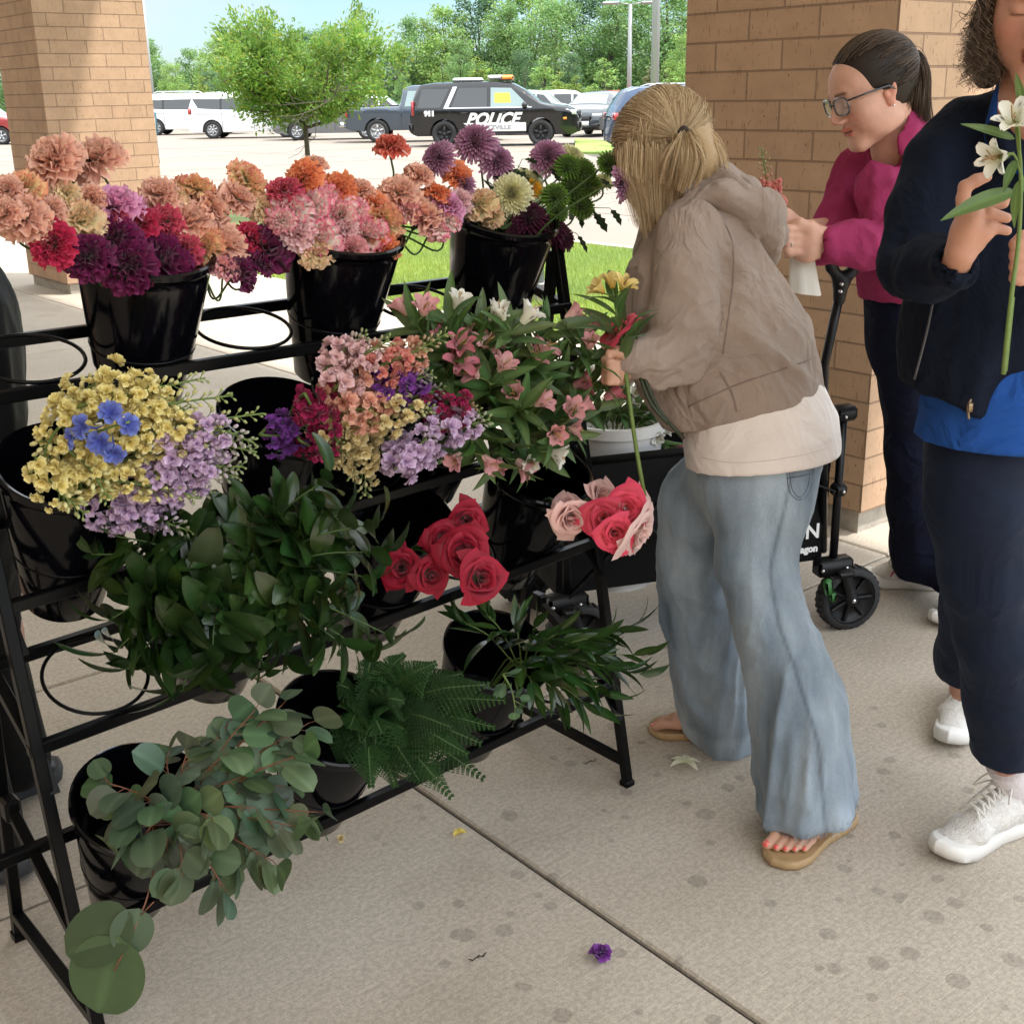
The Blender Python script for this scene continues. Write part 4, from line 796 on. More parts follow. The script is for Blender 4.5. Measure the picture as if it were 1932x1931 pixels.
# --- roses
def rose(seed, inner, outer, openn=1.0):
    r = np.random.RandomState(seed); mb = MB(); n = 19
    for i in range(n):
        f = i/(n-1); ph = i*2.25+r.normal()*.18; R0 = .0030+.0235*f**1.2*openn; h = .031+.0035*r.normal()-.012*f**2; wid = 1.2+.3*r.rand(); tl = r.normal()*.10; R0 *= r.uniform(.9, 1.08); T = np.linspace(0, 1, 9)[:, None]; U = np.linspace(-1, 1, 9)[None]
        an = ph+U*wid*(.55+.45*np.sin(math.pi*np.clip(T*.62+.12, 0, 1)))
        flare = T**3.0*(.0015+.017*f**1.4*openn)*(1+.3*np.sin(U*2.3+i))*(1+.32*np.abs(U)**2.5); rad = R0*(.42+.58*np.sin(math.pi/2*np.clip(T*1.25, 0, 1)))+flare+.0012*U**2
        z = h*(T-.20*T**2*U**2)-np.maximum(0, T-.82)*.05*f*openn*(1-U**2*.3)-.003*U**2*T+tl*.02*U*T+.0020*np.sin(U*7+i*2)*T**3
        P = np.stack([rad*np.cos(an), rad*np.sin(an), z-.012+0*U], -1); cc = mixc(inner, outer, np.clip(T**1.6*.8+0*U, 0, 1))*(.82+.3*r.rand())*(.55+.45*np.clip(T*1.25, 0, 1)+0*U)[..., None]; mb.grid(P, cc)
    return mb
ROSE = {'deep red': ((.13, .001, .010), (.42, .004, .032), 1.0), 'coral pink': ((.72, .10, .08), (.80, .06, .16), 1.0), 'blush': ((.78, .36, .34), (.86, .62, .55), .9), 'pale pink': ((.84, .55, .50), (.88, .66, .62), 1.15)}
RM = {k: [mesh_of('bloom', rose(31*j+hash_(k), *v)) for j in (0, 1)] for k, v in ROSE.items()}
def leafmb(Ln, W, o, d, n, c=(1, 1, 1), curl=-.5, fold=.25, nl=6, nw=4, prof=None, ruf=0):
    P, t, u = blade(Ln, W, nl, nw, prof or (lambda t: np.sin(math.pi*np.clip(t, 0, 1)**.85)**.8*.97+.03*(1-t)), curl=curl, fold=fold, ruf=ruf)
    cc = np.tile(np.asarray(c, float), P.shape[:2]+(1,))*(1+.35*(np.abs(u) < .05))[..., None]; return setp(P, o, d, n), cc
M_leafr = mat('rose_leaf', (.045, .085, .022), .4, vcol=True, trans=.2)
def build_rose(u, v, dia, c, p, bk, lab, r_):
    sc = dia*p[1]/FPX/.064; t = thing('rose', lab, 'rose', p, 'roses leaning out of their buckets'); ax = r_[5] if len(r_) > 5 else None
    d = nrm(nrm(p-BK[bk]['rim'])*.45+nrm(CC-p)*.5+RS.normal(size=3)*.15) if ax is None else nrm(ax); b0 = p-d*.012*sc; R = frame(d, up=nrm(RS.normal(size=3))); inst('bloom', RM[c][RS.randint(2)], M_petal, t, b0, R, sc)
    mb = MB(); mb.tube([b0-d*.024*sc, b0-d*.016*sc, b0-d*.008*sc], np.array([.004, .008, .009])*sc, 8)
    for k in range(5):
        a = k*1.257; o_ = R @ np.array([math.cos(a), math.sin(a), 0]); P, cc = leafmb(.03*sc, .009*sc, b0-d*.012*sc, o_*.8-d*.3+RS.normal(size=3)*.2, d, curl=-.8); mb.grid(P, cc)
    part('sepals', mb, M_leafr, t); mb = MB(); mb.tube(stem_pts(bk, b0-d*.02*sc, d), .0027, 6); part('stem', mb, M_stem, t)
flowers('', '', '', 'H', [(755, 1068, 70, 'deep red', 0, (-.15, -.9, .5)), (816, 1088, 66, 'deep red'), (873, 1042, 88, 'deep red', -.04, (-.05, -.95, .35)), (880, 986, 64, 'deep red'), (838, 1018, 66, 'deep red'), (911, 1090, 80, 'deep red', -.05, (.3, -.8, .3))], 'rose of the six by the third tier rail', build_rose, y0=2.08, vref=1050)
flowers('', '', '', 'I', [(1068, 950, 62, 'blush', .03, (-.1, -.6, .8)), (1078, 982, 74, 'blush', -.02, (.2, -.7, -.1)), (1142, 932, 66, 'blush', .03, (.6, -.5, .5)), (1137, 978, 72, 'coral pink', -.04, (-.2, -.9, .4)), (1181, 958, 74, 'coral pink', -.04, (0, -.9, .4)), (1163, 1008, 66, 'coral pink', -.05, (.1, -.9, .1)), (1212, 965, 72, 'pale pink', 0, (.7, -.5, .3)), (1214, 1012, 78, 'pale pink', -.02, (.7, -.5, -.3))], 'rose of the pink cluster at the stand end', build_rose, y0=2.28, vref=980)
# --- stock spikes
def floret(seed, base, tip, sc=1.0):
    r = np.random.RandomState(seed); mb = MB()
    for i in range(9):
        f = i/8; ph = i*2.2; out = np.array([math.cos(ph), math.sin(ph), 0]); el = 1.2-1.1*f; d = out*math.cos(el)+EZ*math.sin(el); up = -out*math.sin(el)+EZ*math.cos(el)
        P, t, u = blade(.0145*sc, .014*sc, 3, 4, lambda t: .25+.75*np.sin(math.pi*np.clip(t*.75, 0, 1)), curl=-.5*f, ruf=.12, rk=4, ph=i, cup=.3); mb.grid(setp(P, out*.001, d, up), mixc(base, tip, t)*(.85+.25*r.rand())*(.75+.25*t)[..., None])
    return mb
STK = {'yellow': ((.86, .68, .16), (.95, .86, .42)), 'lavender': ((.56, .36, .62), (.78, .60, .80)), 'pale pink': ((.72, .42, .44), (.84, .60, .60)), 'peach': ((.78, .34, .22), (.86, .50, .38)), 'violet': ((.13, .02, .22), (.26, .06, .38)), 'crimson': ((.24, .004, .05), (.42, .012, .10)), 'cream': ((.80, .62, .24), (.86, .74, .42)), 'coral': ((.78, .22, .18), (.84, .36, .30))}
SF = {k: [floret(7*j+hash_(k), *v) for j in range(3)] for k, v in STK.items()}
M_bud = mat('stock_bud_green', (.24, .32, .13), .6, vcol=True, noise=.15, nscale=80, trans=.15)
def stock(kind, pts, label, bk=None, group='stock stems on the second tier', dens=1.0, fl=(.0, .72), fs=1.0, stem_in=True):
    P = bez([Q(*p) for p in pts], 26); Ls = np.concatenate([[0], np.cumsum(np.linalg.norm(np.diff(P, axis=0), axis=1))]); T = Ls[-1]; at_ = lambda s: np.array([np.interp(s, Ls, P[:, i]) for i in range(3)])
    t = thing('stock_stem', label, 'stock flower', P[0], group); r = np.random.RandomState(hash_(label)); mb = MB(); n = int(T/.0052*dens); body = SF[kind]
    for i in range(n):
        f = fl[0]+(fl[1]-fl[0])*(i/n); s = f*T; o = at_(s); ph = i*2.4; tg = nrm(at_(min(T, s+.01))-at_(max(0, s-.01))); F = frame(tg); out = F @ np.array([math.cos(ph), math.sin(ph), 0]); ln = (.016+.014*(1-f))*r.uniform(.45, 1.45); d = nrm(out+tg*.35+r.normal(size=3)*.2)
        mb.mb(body[r.randint(3)], frame(d, up=nrm(r.normal(size=3)))*fs*r.uniform(.65, 1.35)*(1.1-.35*f), o+d*ln)
    part('florets', mb, M_petal, t); mb = MB(); pet = MB()
    nb = int(10+T*60)
    for i in range(nb):
        f = fl[1]-.12+(1.0-fl[1]+.12)*(i/nb); s = f*T; o = at_(s); tg = nrm(at_(min(T, s+.01))-at_(max(0, s-.01))); F = frame(tg); ph = i*2.4; out = F @ np.array([math.cos(ph), math.sin(ph), 0]); ln = .024*(1.15-f)*r.uniform(.8, 1.6)+.006; d = nrm(out*.8+tg*.7); sz = .0052*(1.5-f)
        cb = mixc((1, 1, .8), np.array(STK[kind][1])/np.array([.24, .32, .13])*.8, np.array(max(0, min(1, (1-f)*2.2))))
        mb.sphere(o+d*ln, (sz*.8, sz*.8, sz*1.3), 6, 5, c=cb, R=frame(d)); pet.tube([o, o+d*ln], .0008, 4, cap=False)
    part('buds', mb, M_bud, t)
    if bk is not None and stem_in:
        b = BK[bk]; P2 = bez([b['c'], b['rim']*.6+P[0]*.4-EZ*.01, P[0]], 8); P = np.vstack([P2[:-1], P])
    pet.tube(P, np.linspace(.0035, .0014, len(P)), 6); part('stem', pet, mat_st, t); return t
mat_st = mat('stock_stem_green', (.16, .24, .06), .5, noise=.15, nscale=50, trans=.15)
yS = [([(150, 765), (265, 738), (388, 712)], 'uppermost yellow stock spike pointing right with a green bud tip'), ([(140, 805), (300, 765), (440, 745)], 'yellow stock spike just below the uppermost one'), ([(130, 845), (310, 805), (498, 779)], 'long yellow stock spike reaching over the second bucket'), ([(110, 885), (200, 850), (335, 855)], 'short yellow stock spike below the blue delphinium'), ([(68, 865), (100, 915), (160, 968)], 'yellow stock spike drooping at the lower left rim'), ([(150, 775), (100, 820), (72, 895)], 'yellow stock spike curving down the left side'), ([(185, 722), (265, 752), (360, 775)], 'yellow stock spike along the top rail'), ([(110, 900), (210, 905), (330, 925), (372, 940)], 'yellow stock spike with a bent green stem over the lavender stock'), ([(110, 835), (165, 880), (205, 940)], 'yellow stock spike in the thick of the lower left heads'), ([(225, 825), (340, 815), (440, 825)], 'yellow stock spike right of the blue delphinium'), ([(120, 800), (150, 745), (200, 712)], 'yellow stock bent upward beside the left bucket ring')]
for i, (pts, lab) in enumerate(yS): stock('yellow', [(u, v, 1.80+.012*(i % 4)+.0002*(u-200)+.0002*(850-v)) for u, v in pts], lab, 'D', fs=.74, dens=1.1, fl=(0, .60))
lS = [([(280, 900), (380, 838), (485, 852)], 'lavender stock spike pointing right under the yellow tips'), ([(240, 930), (345, 900), (450, 895)], 'lavender stock spike in the middle of its cluster'), ([(220, 945), (300, 935), (400, 925)], 'lavender stock spike just above the lowest ones'), ([(330, 860), (405, 812), (480, 835)], 'highest lavender stock spike beside the second bucket'), ([(205, 955), (280, 975), (362, 1002)], 'lowest lavender stock spike hanging over the dark leaves'), ([(160, 945), (200, 975), (260, 985)], 'short lavender stock at the left of its cluster'), ([(300, 900), (370, 880), (460, 880)], 'lavender stock spike with a mauve tip')]
for i, (pts, lab) in enumerate(lS): stock('lavender', [(u, v, 1.86+.01*(i % 3)) for u, v in pts], lab, 'D', fs=.80, dens=1.05, fl=(0, .64))
mS = [('pale pink', [(630, 735), (680, 675), (735, 640)], 'pale pink stock spike rising at the left of the middle clump'), ('pale pink', [(610, 700), (650, 660), (690, 632)], 'topmost pale pink stock by the front rail'), ('peach', [(600, 745), (645, 748), (700, 735)], 'peach stock spike at the left of the middle clump'), ('peach', [(660, 712), (745, 682), (845, 628)], 'peach stock spike with a long green bud tip pointing up right'), ('peach', [(630, 770), (705, 768), (770, 735)], 'peach stock spike in the centre of the middle clump'), ('coral', [(690, 700), (740, 680), (800, 655)], 'coral stock spike high in the middle clump'), ('cream', [(630, 815), (690, 812), (750, 795)], 'cream yellow stock spike below the peach ones'), ('cream', [(660, 800), (685, 860), (690, 935)], 'cream yellow stock spike hanging straight down with a green tip'), ('cream', [(700, 800), (760, 772), (815, 770)], 'small cream stock spike under the violet ones'), ('violet', [(700, 745), (755, 725), (815, 705)], 'violet stock spike in the middle clump'), ('violet', [(490, 820), (528, 820), (575, 795)], 'violet stock spike in front of the second bucket'), ('violet', [(735, 765), (790, 745), (835, 735)], 'violet stock spike right of centre'), ('crimson', [(575, 742), (600, 785), (640, 835)], 'crimson stock spike beside the second bucket'), ('crimson', [(565, 830), (605, 850), (650, 850)], 'lower crimson stock at the left of the clump'), ('crimson', [(790, 785), (840, 770), (905, 775)], 'crimson stock spike at the right of the clump'), ('lavender', [(720, 850), (775, 862), (845, 850)], 'lavender stock spike at the bottom of the middle clump'), ('lavender', [(745, 885), (780, 850), (830, 800)], 'lavender stock spike beneath the crimson one'), ('lavender', [(800, 815), (865, 805), (925, 790)], 'slim lavender stock tip pointing right'), ('cream', [(600, 790), (650, 850), (665, 900)], 'cream stock spike drooping beside the ring')]
for i, (k, pts, lab) in enumerate(mS): stock(k, [(u, v, 2.06+.012*(i % 4)+.0002*(u-600)) for u, v in pts], lab, 'E2' if pts[0][0] > 590 else 'E', fs=.86, dens=1.15)
# --- blue delphinium
t = thing('delphinium', 'blue delphinium florets lying on the yellow stock', 'delphinium', Q(190, 805, 1.74), None); bl = MB()
for i, (u, v, s_, d) in enumerate([(160, 805, .85, (-.6, -.8, .3)), (208, 780, .8, (.3, -.8, .6)), (240, 800, .75, (.7, -.7, .2)), (190, 832, .85, (0, -1, -.1)), (216, 852, .75, (.3, -.9, -.4)), (140, 826, .7, (-.8, -.5, 0))]):
    p = Q(u, v, 1.735+.004*i); F = frame(nrm(np.array(d))); mb = MB()
    for j in range(6):
        a = j*math.pi/3+.3*i; o_ = F @ np.array([math.cos(a), math.sin(a), 0]); P, tt, uu = blade(.024*s_, .019*s_, 6, 4, lambda t: .3+.7*np.sin(math.pi*np.clip(t*.8, 0, 1)), curl=-.6, cup=.5, ruf=.12); mb.grid(setp(P, p, nrm(o_+F[:, 2]*.6), F[:, 2]), mixc((.05, .07, .40), (.20, .26, .66), tt)*(.8+.3*RS.rand()))
    mb.tube([p, p-F[:, 2]*.02, p-F[:, 2]*.034+EZ*.006], [.003, .002, .0006], 5, c=(.10, .13, .42)); part('floret', mb, M_petal, t)
bl.tube(bez([BK['D']['c'], Q(120, 850, 1.84), Q(190, 812, 1.752), Q(245, 795, 1.74)], 10), .002, 5); part('stem', bl, mat_st, t)
# ============================================================ LILIES, FOLIAGE
M_lfal = mat('lily_leaf', (.085, .15, .045), .42, vcol=True, trans=.3)
M_lfru = mat('glossy_dark_leaf', (.022, .050, .012), .28, vcol=True, trans=.16, spec=.55, noise=.12, nscale=30)
M_lfeu = mat('eucalyptus_leaf', (.092, .145, .078), .5, vcol=True, trans=.18, noise=.10, nscale=25)
M_lffe = mat('fern_leaf', (.014, .042, .009), .7, vcol=True, trans=.22, spec=.15)
M_lfna = mat('narrow_glossy_leaf', (.026, .060, .014), .25, vcol=True, trans=.15, spec=.6)
M_sted = mat('reddish_stem', (.20, .075, .04), .5, noise=.2, nscale=60)
M_pole = mat('lily_petal', (1, 1, 1), .5, vcol=True, trans=.3)
lance = lambda t: np.sin(math.pi*np.clip(t, 0, 1)**.72)**.85*.98+.02
ellip = lambda t: np.sin(math.pi*np.clip(t*.97+.01, 0, 1)**.80)**.62*.97+.03*(1-t)
roundp = lambda t: np.sqrt(np.clip(1-(2*np.clip(t, 0, 1)-1)**2, 0, 1))*(.97-.10*(t-.5))+.02
def jitter(c, a=.25): return np.array([1+a*(RS.rand()-.5), 1+a*.7*(RS.rand()-.5), 1+a*(RS.rand()-.5)])*c
def lily(o, d, s_, base, tip, mb, seed=0, openn=.8, fleck=True):
    F = frame(d, up=nrm(RS.normal(size=3)))
    for j in range(6):
        a = j*math.pi/3; out = F @ np.array([math.cos(a), math.sin(a), 0]); inner = j % 2
        P, t, u = blade(.042*s_, (.015 if inner else .022)*s_, 7, 4, lambda t: (.22+.78*np.sin(math.pi*np.clip(t*.62+.16, 0, 1))**1.2)*np.where(t > .95, .5, 1), curl=-.9*openn, cup=.35, ruf=.05)
        c = mixc(base, tip, np.clip(t*1.1, 0, 1))
        if fleck and inner: c = c*np.where((np.sin(t*38+u*9) > .72) & (np.abs(u) < .8) & (t > .3) & (t < .8), .25, 1.0)[..., None]
        mb.grid(setp(P, o+out*.002, nrm(out*(.35+.45*openn)+F[:, 2]*(1.1-.4*openn)), F[:, 2]*1.0-out*.3), c*(.88+.2*RS.rand()))
    for j in range(4): mb.tube([o, o+F[:, 2]*.02*s_+RS.normal(size=3)*.002, o+F[:, 2]*.034*s_+RS.normal(size=3)*.005], [.0006, .0006, .0012], 4, c=(.5, .3, .12))
LILY = {'pink': ((.86, .64, .55), (.78, .36, .40)), 'white': ((.84, .84, .70), (.90, .89, .82)), 'deep pink': ((.74, .36, .38), (.62, .17, .23)), 'yellow': ((.80, .55, .10), (.86, .70, .28)), 'pure': ((.80, .82, .62), (.88, .87, .80))}
def alstro(pts, label, colk, nl=9, bk=None, sc=1.0, nb=3, bloom_open=.7, group='lily stems on the second tier', loc_first=False, leafs=1.0, tip_only=True):
    P = bez([Q(*p) if not isinstance(p, np.ndarray) else p for p in pts], 16); t = thing('lily_stem', label, 'lily', P[0], group); n = len(P)
    full = P
    if bk: full = np.vstack([bez([BK[bk]['c'], BK[bk]['rim']*.55+P[0]*.45-EZ*.02, P[0]], 8)[:-1], P])
    st = MB(); st.tube(full, np.linspace(.0032, .002, len(full)), 6); lf = MB(); tip = P[-1]; dt = nrm(P[-1]-P[-3])
    for k in range(nl):
        f = .15+.85*(k/max(1, nl-1)); i = min(n-2, int(f*(n-1))); o = P[i]; dd = nrm(P[i+1]-P[i]); F = frame(dd); a = k*2.4+RS.rand()*.6; out = F @ np.array([math.cos(a), math.sin(a), 0]); ln = (.075+.03*RS.rand())*sc*leafs*(1.05-.25*f)
        X, cc = leafmb(ln, ln*.24, o, out*.62+dd*.75+RS.normal(size=3)*.18, dd*.6-out*.6, c=jitter(np.array([1, 1, 1]), .4), curl=-.7+RS.rand()*.4, fold=.28, prof=lance, nl=8); lf.grid(X, cc)
    part('leaves', lf, M_lfal, t)
    for k in range(nb):
        a = k*2.1+RS.rand(); F = frame(dt); out = F @ np.array([math.cos(a), math.sin(a), 0]); o = tip+dt*.012+out*.022*sc; d = nrm(dt*.8+out*.6); st.tube([tip, tip+dt*.006+out*.008, o], [.0014, .0012, .0018], 5)
        mb = MB(); b_, t_ = LILY[colk]; lily(o, d, sc*(.85+.25*RS.rand()), b_, t_, mb, openn=bloom_open*RS.uniform(.25, 1.1)); part('bloom', mb, M_pole, t)
    part('stem', st, mat_st, t); return t
al = [((880, 700), (820, 655), (785, 612), 'pink', 'pink lily stem rising highest at the left beside the top rail'), ((900, 700), (860, 640), (845, 605), 'white', 'white lily stem with broad leaves under the chrysanthemum bucket'), ((920, 700), (900, 655), (905, 622), 'white', 'white budded lily stem below the top right bucket'), ((940, 710), (950, 660), (965, 625), 'white', 'white lily stem showing between the long leaves and the rail'), ((950, 720), (1000, 660), (1050, 612), 'pink', 'pink lily stem with one long leaf crossing the stand post'),
      ((960, 730), (1040, 680), (1090, 645), 'pink', 'pink lily stem reaching the stand post'), ((960, 740), (1070, 710), (1120, 670), 'pink', 'pink lily stem pointing to the stooping woman arm'), ((960, 750), (1080, 735), (1140, 715), 'pink', 'longest pink lily stem ending at the grey sleeve'), ((960, 760), (1060, 765), (1125, 770), 'deep pink', 'deep pink budded lily stem right of the stand post'), ((940, 760), (1020, 790), (1070, 790), 'pink', 'rose pink budded lily stem drooping in front of the post'),
      ((920, 760), (985, 815), (1010, 850), 'white', 'white lily stem hanging over the second tier rail'), ((900, 760), (940, 820), (950, 860), 'pink', 'pink lily stem hanging lowest over the rail'), ((880, 750), (890, 810), (890, 850), 'pink', 'leafy lily stem hanging straight down beside the crimson stock'), ((900, 730), (870, 690), (850, 665), 'deep pink', 'deep pink lily stem among the left leaves'), ((910, 740), (900, 700), (893, 672), 'pink', 'salmon pink open lily near the peach stock tip'),
      ((930, 750), (925, 735), (925, 720), 'pink', 'open pink lily in the middle facing the viewer'), ((940, 740), (980, 710), (1010, 690), 'pink', 'double pink lily right of the middle'), ((950, 750), (960, 720), (975, 705), 'pink', 'small pink lily behind the crossing leaves'), ((930, 770), (970, 775), (985, 770), 'pink', 'pale pink lily above the hanging leaves'), ((900, 740), (855, 720), (842, 700), 'deep pink', 'mauve pink open lily next to the violet stock'), ((960, 760), (1020, 740), (1060, 735), 'deep pink', 'deep pink lily buds over the second tier'), ((950, 770), (1010, 800), (1045, 815), 'pink', 'pink lily stem with leaves crossing the lower post')]
for i, (a, b, c, k, lab) in enumerate(al):
    y = 2.22+.00055*(c[0]-880)+.0003*(720-c[1])+.02*(i % 3-1); alstro([(a[0], a[1], y+.07), (b[0], b[1], y+.02), (c[0], c[1], y-.01)], lab, k, 15, 'F' if i % 4 == 0 else None, 1.0, nb=(2 if i % 3 == 0 else 1) if 10 > i or i > 14 else 2, bloom_open=.75 if i in (13, 14, 15, 16, 19) else .32, leafs=1.25)
def leafy(kind, P, label, cat, m, name, group, nleaf, Ln, wr, prof, bk=None, pair=False, curl=-.4, fold=.2, stemmat=None, r0=.0026, spread=.9, fwd=.5, tone=1.0, jit=.4, start=.12, whorl=0, sd=0):
    t = thing(name, label, cat, P[0], group); n = len(P); full = P
    if bk: full = np.vstack([bez([BK[bk]['c'], BK[bk]['rim']*.55+P[0]*.45-EZ*.01, P[0]], 8)[:-1], P])
    st = MB(); st.tube(full, np.linspace(r0, r0*.45, len(full)), 5); lf = MB(); rs = np.random.RandomState(sd+hash_(label))
    for k in range(nleaf):
        f = start+(1-start)*(k/max(1, nleaf-1)); x = f*(n-1); i = min(n-2, int(x)); o = P[i]+(P[i+1]-P[i])*(x-i); dd = nrm(P[min(n-1, i+1)]-P[max(0, i-1)]); F = frame(dd); a = (k % 2)*math.pi+(k//2)*1.57*(1 if pair else 0)+(0 if pair else k*2.4)+rs.rand()*.5
        out = F @ np.array([math.cos(a), math.sin(a), 0]); ln = Ln*rs.uniform(.7, 1.15)*(1-.25*f if not whorl else 1)
        d = nrm(out*spread+dd*(fwd+.5*f)+rs.normal(size=3)*.15); pet = .006*(1 if kind != 'eu' else 2.2); st.tube([o, o+d*pet], .0007, 4, cap=False)
        X, cc = leafmb(ln, ln*wr*rs.uniform(.85, 1.12), o+d*pet, d, nrm(dd-out*.5+rs.normal(size=3)*(.25 if kind != 'eu' else .45)+EZ*.3+nrm(CC-o)*(.6 if kind == 'eu' else .35 if kind == 'ru' else 0)), c=np.array([1+jit*(rs.rand()-.5), 1+jit*.6*(rs.rand()-.5), 1+jit*(rs.rand()-.5)])*tone, curl=curl+rs.normal()*.25, fold=fold*rs.uniform(.2, 1.4), prof=prof, nl=8 if kind == 'eu' else 7, nw=6 if kind == 'eu' else 4); lf.grid(X, cc)
    part('leaves', lf, m, t); part('stem', st, stemmat or mat_st, t); return t
def spray(tips, ctr, yb, yk, **kw):
    out = []
    for i, (u, v) in enumerate(tips):
        y = yb+yk*(ctr[1]-v)+.02*((i*7) % 5-2)/2; c = Q(ctr[0]+(u-ctr[0])*.15, ctr[1]+(v-ctr[1])*.15, yb+.08); tp = Q(u, v, y); m_ = (c+tp)/2+EZ*.03-np.array([0, .03, 0]); out.append(bez([c, m_, tp], 14))
    return out
def ordinal(i): return 'first second third fourth fifth sixth seventh eighth ninth tenth eleventh twelfth thirteenth fourteenth fifteenth sixteenth seventeenth eighteenth nineteenth twentieth'.split()[i] if i < 20 else str(i+1)+'th'
# glossy dark foliage
rt = [(215, 1010), (175, 1045), (260, 1005), (330, 1000), (400, 990), (470, 975), (520, 960), (580, 955), (620, 900), (660, 965), (715, 985), (730, 1040), (710, 1090), (740, 1200), (690, 1230), (640, 1210), (590, 1180), (550, 1240), (500, 1260), (460, 1225), (400, 1245), (345, 1300), (300, 1245), (245, 1260), (215, 1230), (205, 1170), (240, 1120), (300, 1080), (350, 1130), (420, 1100), (480, 1060), (530, 1130), (600, 1060), (640, 1130), (390, 1180), (560, 1010), (310, 1170), (450, 1150), (510, 1190), (270, 1180)]
P_ = spray(rt, (440, 1100), 1.86, .00025); od = sorted(range(len(rt)), key=lambda i: rt[i][0]); rk = {i: k for k, i in enumerate(od)}
for i, P in enumerate(P_):
    u, v = rt[i]; wh = 'top edge' if v < 1010 else 'lower edge' if v > 1215 else 'middle'; big = 1.3 if (u < 420 and v > 1120) else 1.0
    leafy('ru', P, f'glossy leaf branch at the {wh} of third tier mass, {ordinal(rk[i])} from left', 'foliage', M_lfru, 'leaf_branch', 'glossy leaf branches on the third tier', 16, .088*big, .52, ellip, 'G' if i % 5 == 0 else None, curl=-.5, fold=.22, tone=1.0 if not (i % 6 == 0) else 1.35, start=.12, jit=.5, spread=.95, fwd=.35, stemmat=M_stem)
# eucalyptus
et = [(170, 1465), (205, 1530), (300, 1410), (345, 1400), (440, 1330), (500, 1300), (560, 1290), (620, 1330), (600, 1400), (640, 1530), (580, 1560), (540, 1640), (470, 1640), (430, 1700), (380, 1600), (340, 1660), (300, 1620), (190, 1600), (260, 1500), (370, 1470), (430, 1400), (470, 1450), (520, 1390), (500, 1520), (550, 1470), (400, 1540), (330, 1540), (450, 1580), (250, 1580)]
et = [(385+(u-385)*.84, 1535+(v-1535)*.84) for u, v in et]; P_ = spray(et, (360, 1545), 1.70, .00030); od = sorted(range(len(et)), key=lambda i: et[i][0]); rk = {i: k for k, i in enumerate(od)}
for i, P in enumerate(P_):
    u, v = et[i]; u = 370+(u-370)*.88; wh = 'top' if v < 1420 else 'bottom' if v > 1590 else 'middle'
    leafy('eu', P, f'round leaved eucalyptus sprig at the {wh} of the lower left bucket, {ordinal(rk[i])} from left', 'eucalyptus', M_lfeu, 'eucalyptus_sprig', 'eucalyptus sprigs in the lower left bucket', 5 if i > 17 else 6, .068, .95, roundp, 'J' if i % 5 == 0 else None, curl=-.35, fold=.16, stemmat=M_sted, r0=.0019, tone=.85+.3*(i % 3)/2, start=.52, jit=.5, spread=.8, fwd=.4)
Pd = bez([Q(290, 1640, 1.66), Q(275, 1700, 1.62), Q(240, 1780, 1.58), Q(215, 1830, 1.56)], 10); t = thing('eucalyptus_sprig', 'eucalyptus sprig with three big round leaves hanging below the bottom left corner', 'eucalyptus', Pd[0], 'eucalyptus sprigs in the lower left bucket')
mb = MB(); mb.tube(Pd, .0014, 5); mb.tube([Pd[4], Q(290, 1700, 1.60)], .001, 5); lf = MB()
for (o, e, nn, wr, tn) in [((250, 1725, 1.60), (120, 1800, 1.57), (.1, -.8, .6), .80, .50), ((262, 1712, 1.61), (235, 1800, 1.57), (.3, -.8, .4), .95, .6), ((225, 1765, 1.58), (178, 1915, 1.55), (0, -.9, .5), .92, .8)]:
    a, b = Q(*o), Q(*e); ln = np.linalg.norm(b-a); X, cc = leafmb(ln, ln*wr, a, b-a, nn, c=np.array([.95, 1, .75])*tn, curl=-.15, fold=.07, prof=roundp, nl=12, nw=8); lf.grid(X, cc)
part('leaves', lf, M_lfeu, t); part('stem', mb, M_sted, t)
Pe = bez([Q(948, 1270, 2.16), Q(965, 1300, 2.14), Q(972, 1335, 2.12)], 8); leafy('eu', Pe, 'small pale eucalyptus tip of stacked round leaves beside the fern', 'eucalyptus', M_lfeu, 'eucalyptus_sprig', 'eucalyptus sprigs in the lower left bucket', 12, .030, 1.0, roundp, None, tone=1.25, curl=-.2, fold=.05, start=0, spread=1.0, fwd=.1)
# lobed chrysanthemum foliage
LOBX = [925, 895, 1088, 1150, 1130, 965, 858, 1060, 1120, 985, 940, 1010]
lob = lambda t: np.clip(np.sin(math.pi*np.clip(t, 0, 1)**.75)**.7*(.42+.58*np.abs(np.sin(t*11.5)))+.03, .03, 1)
M_lfmu = mat('mum_leaf', (.028, .055, .025), .55, vcol=True, trans=.15)
for i, (u, v) in enumerate([(925, 432), (895, 415), (1088, 440), (1150, 392), (1130, 335), (965, 455), (858, 395), (1060, 300), (1120, 400), (985, 300), (940, 345), (1010, 440)]):
    tp = Q(u, v, 2.68+.0006*(u-900)); c = BK['C']['rim']-BK['C']['ax']*.03; leafy('mu', bez([c, (c+tp)/2+EZ*.02, tp], 12), f'stem of dark lobed leaves in the chrysanthemum bucket, {ordinal(sorted(range(12), key=lambda i_: LOBX[i_]).index(i))} from left', 'foliage', M_lfmu, 'leafy_stem', 'lobed leaf stems among the chrysanthemums', 4, .062, .55, lob, None, curl=-.5, fold=.15, start=.5, tone=1.0, stemmat=M_stem, r0=.0018)
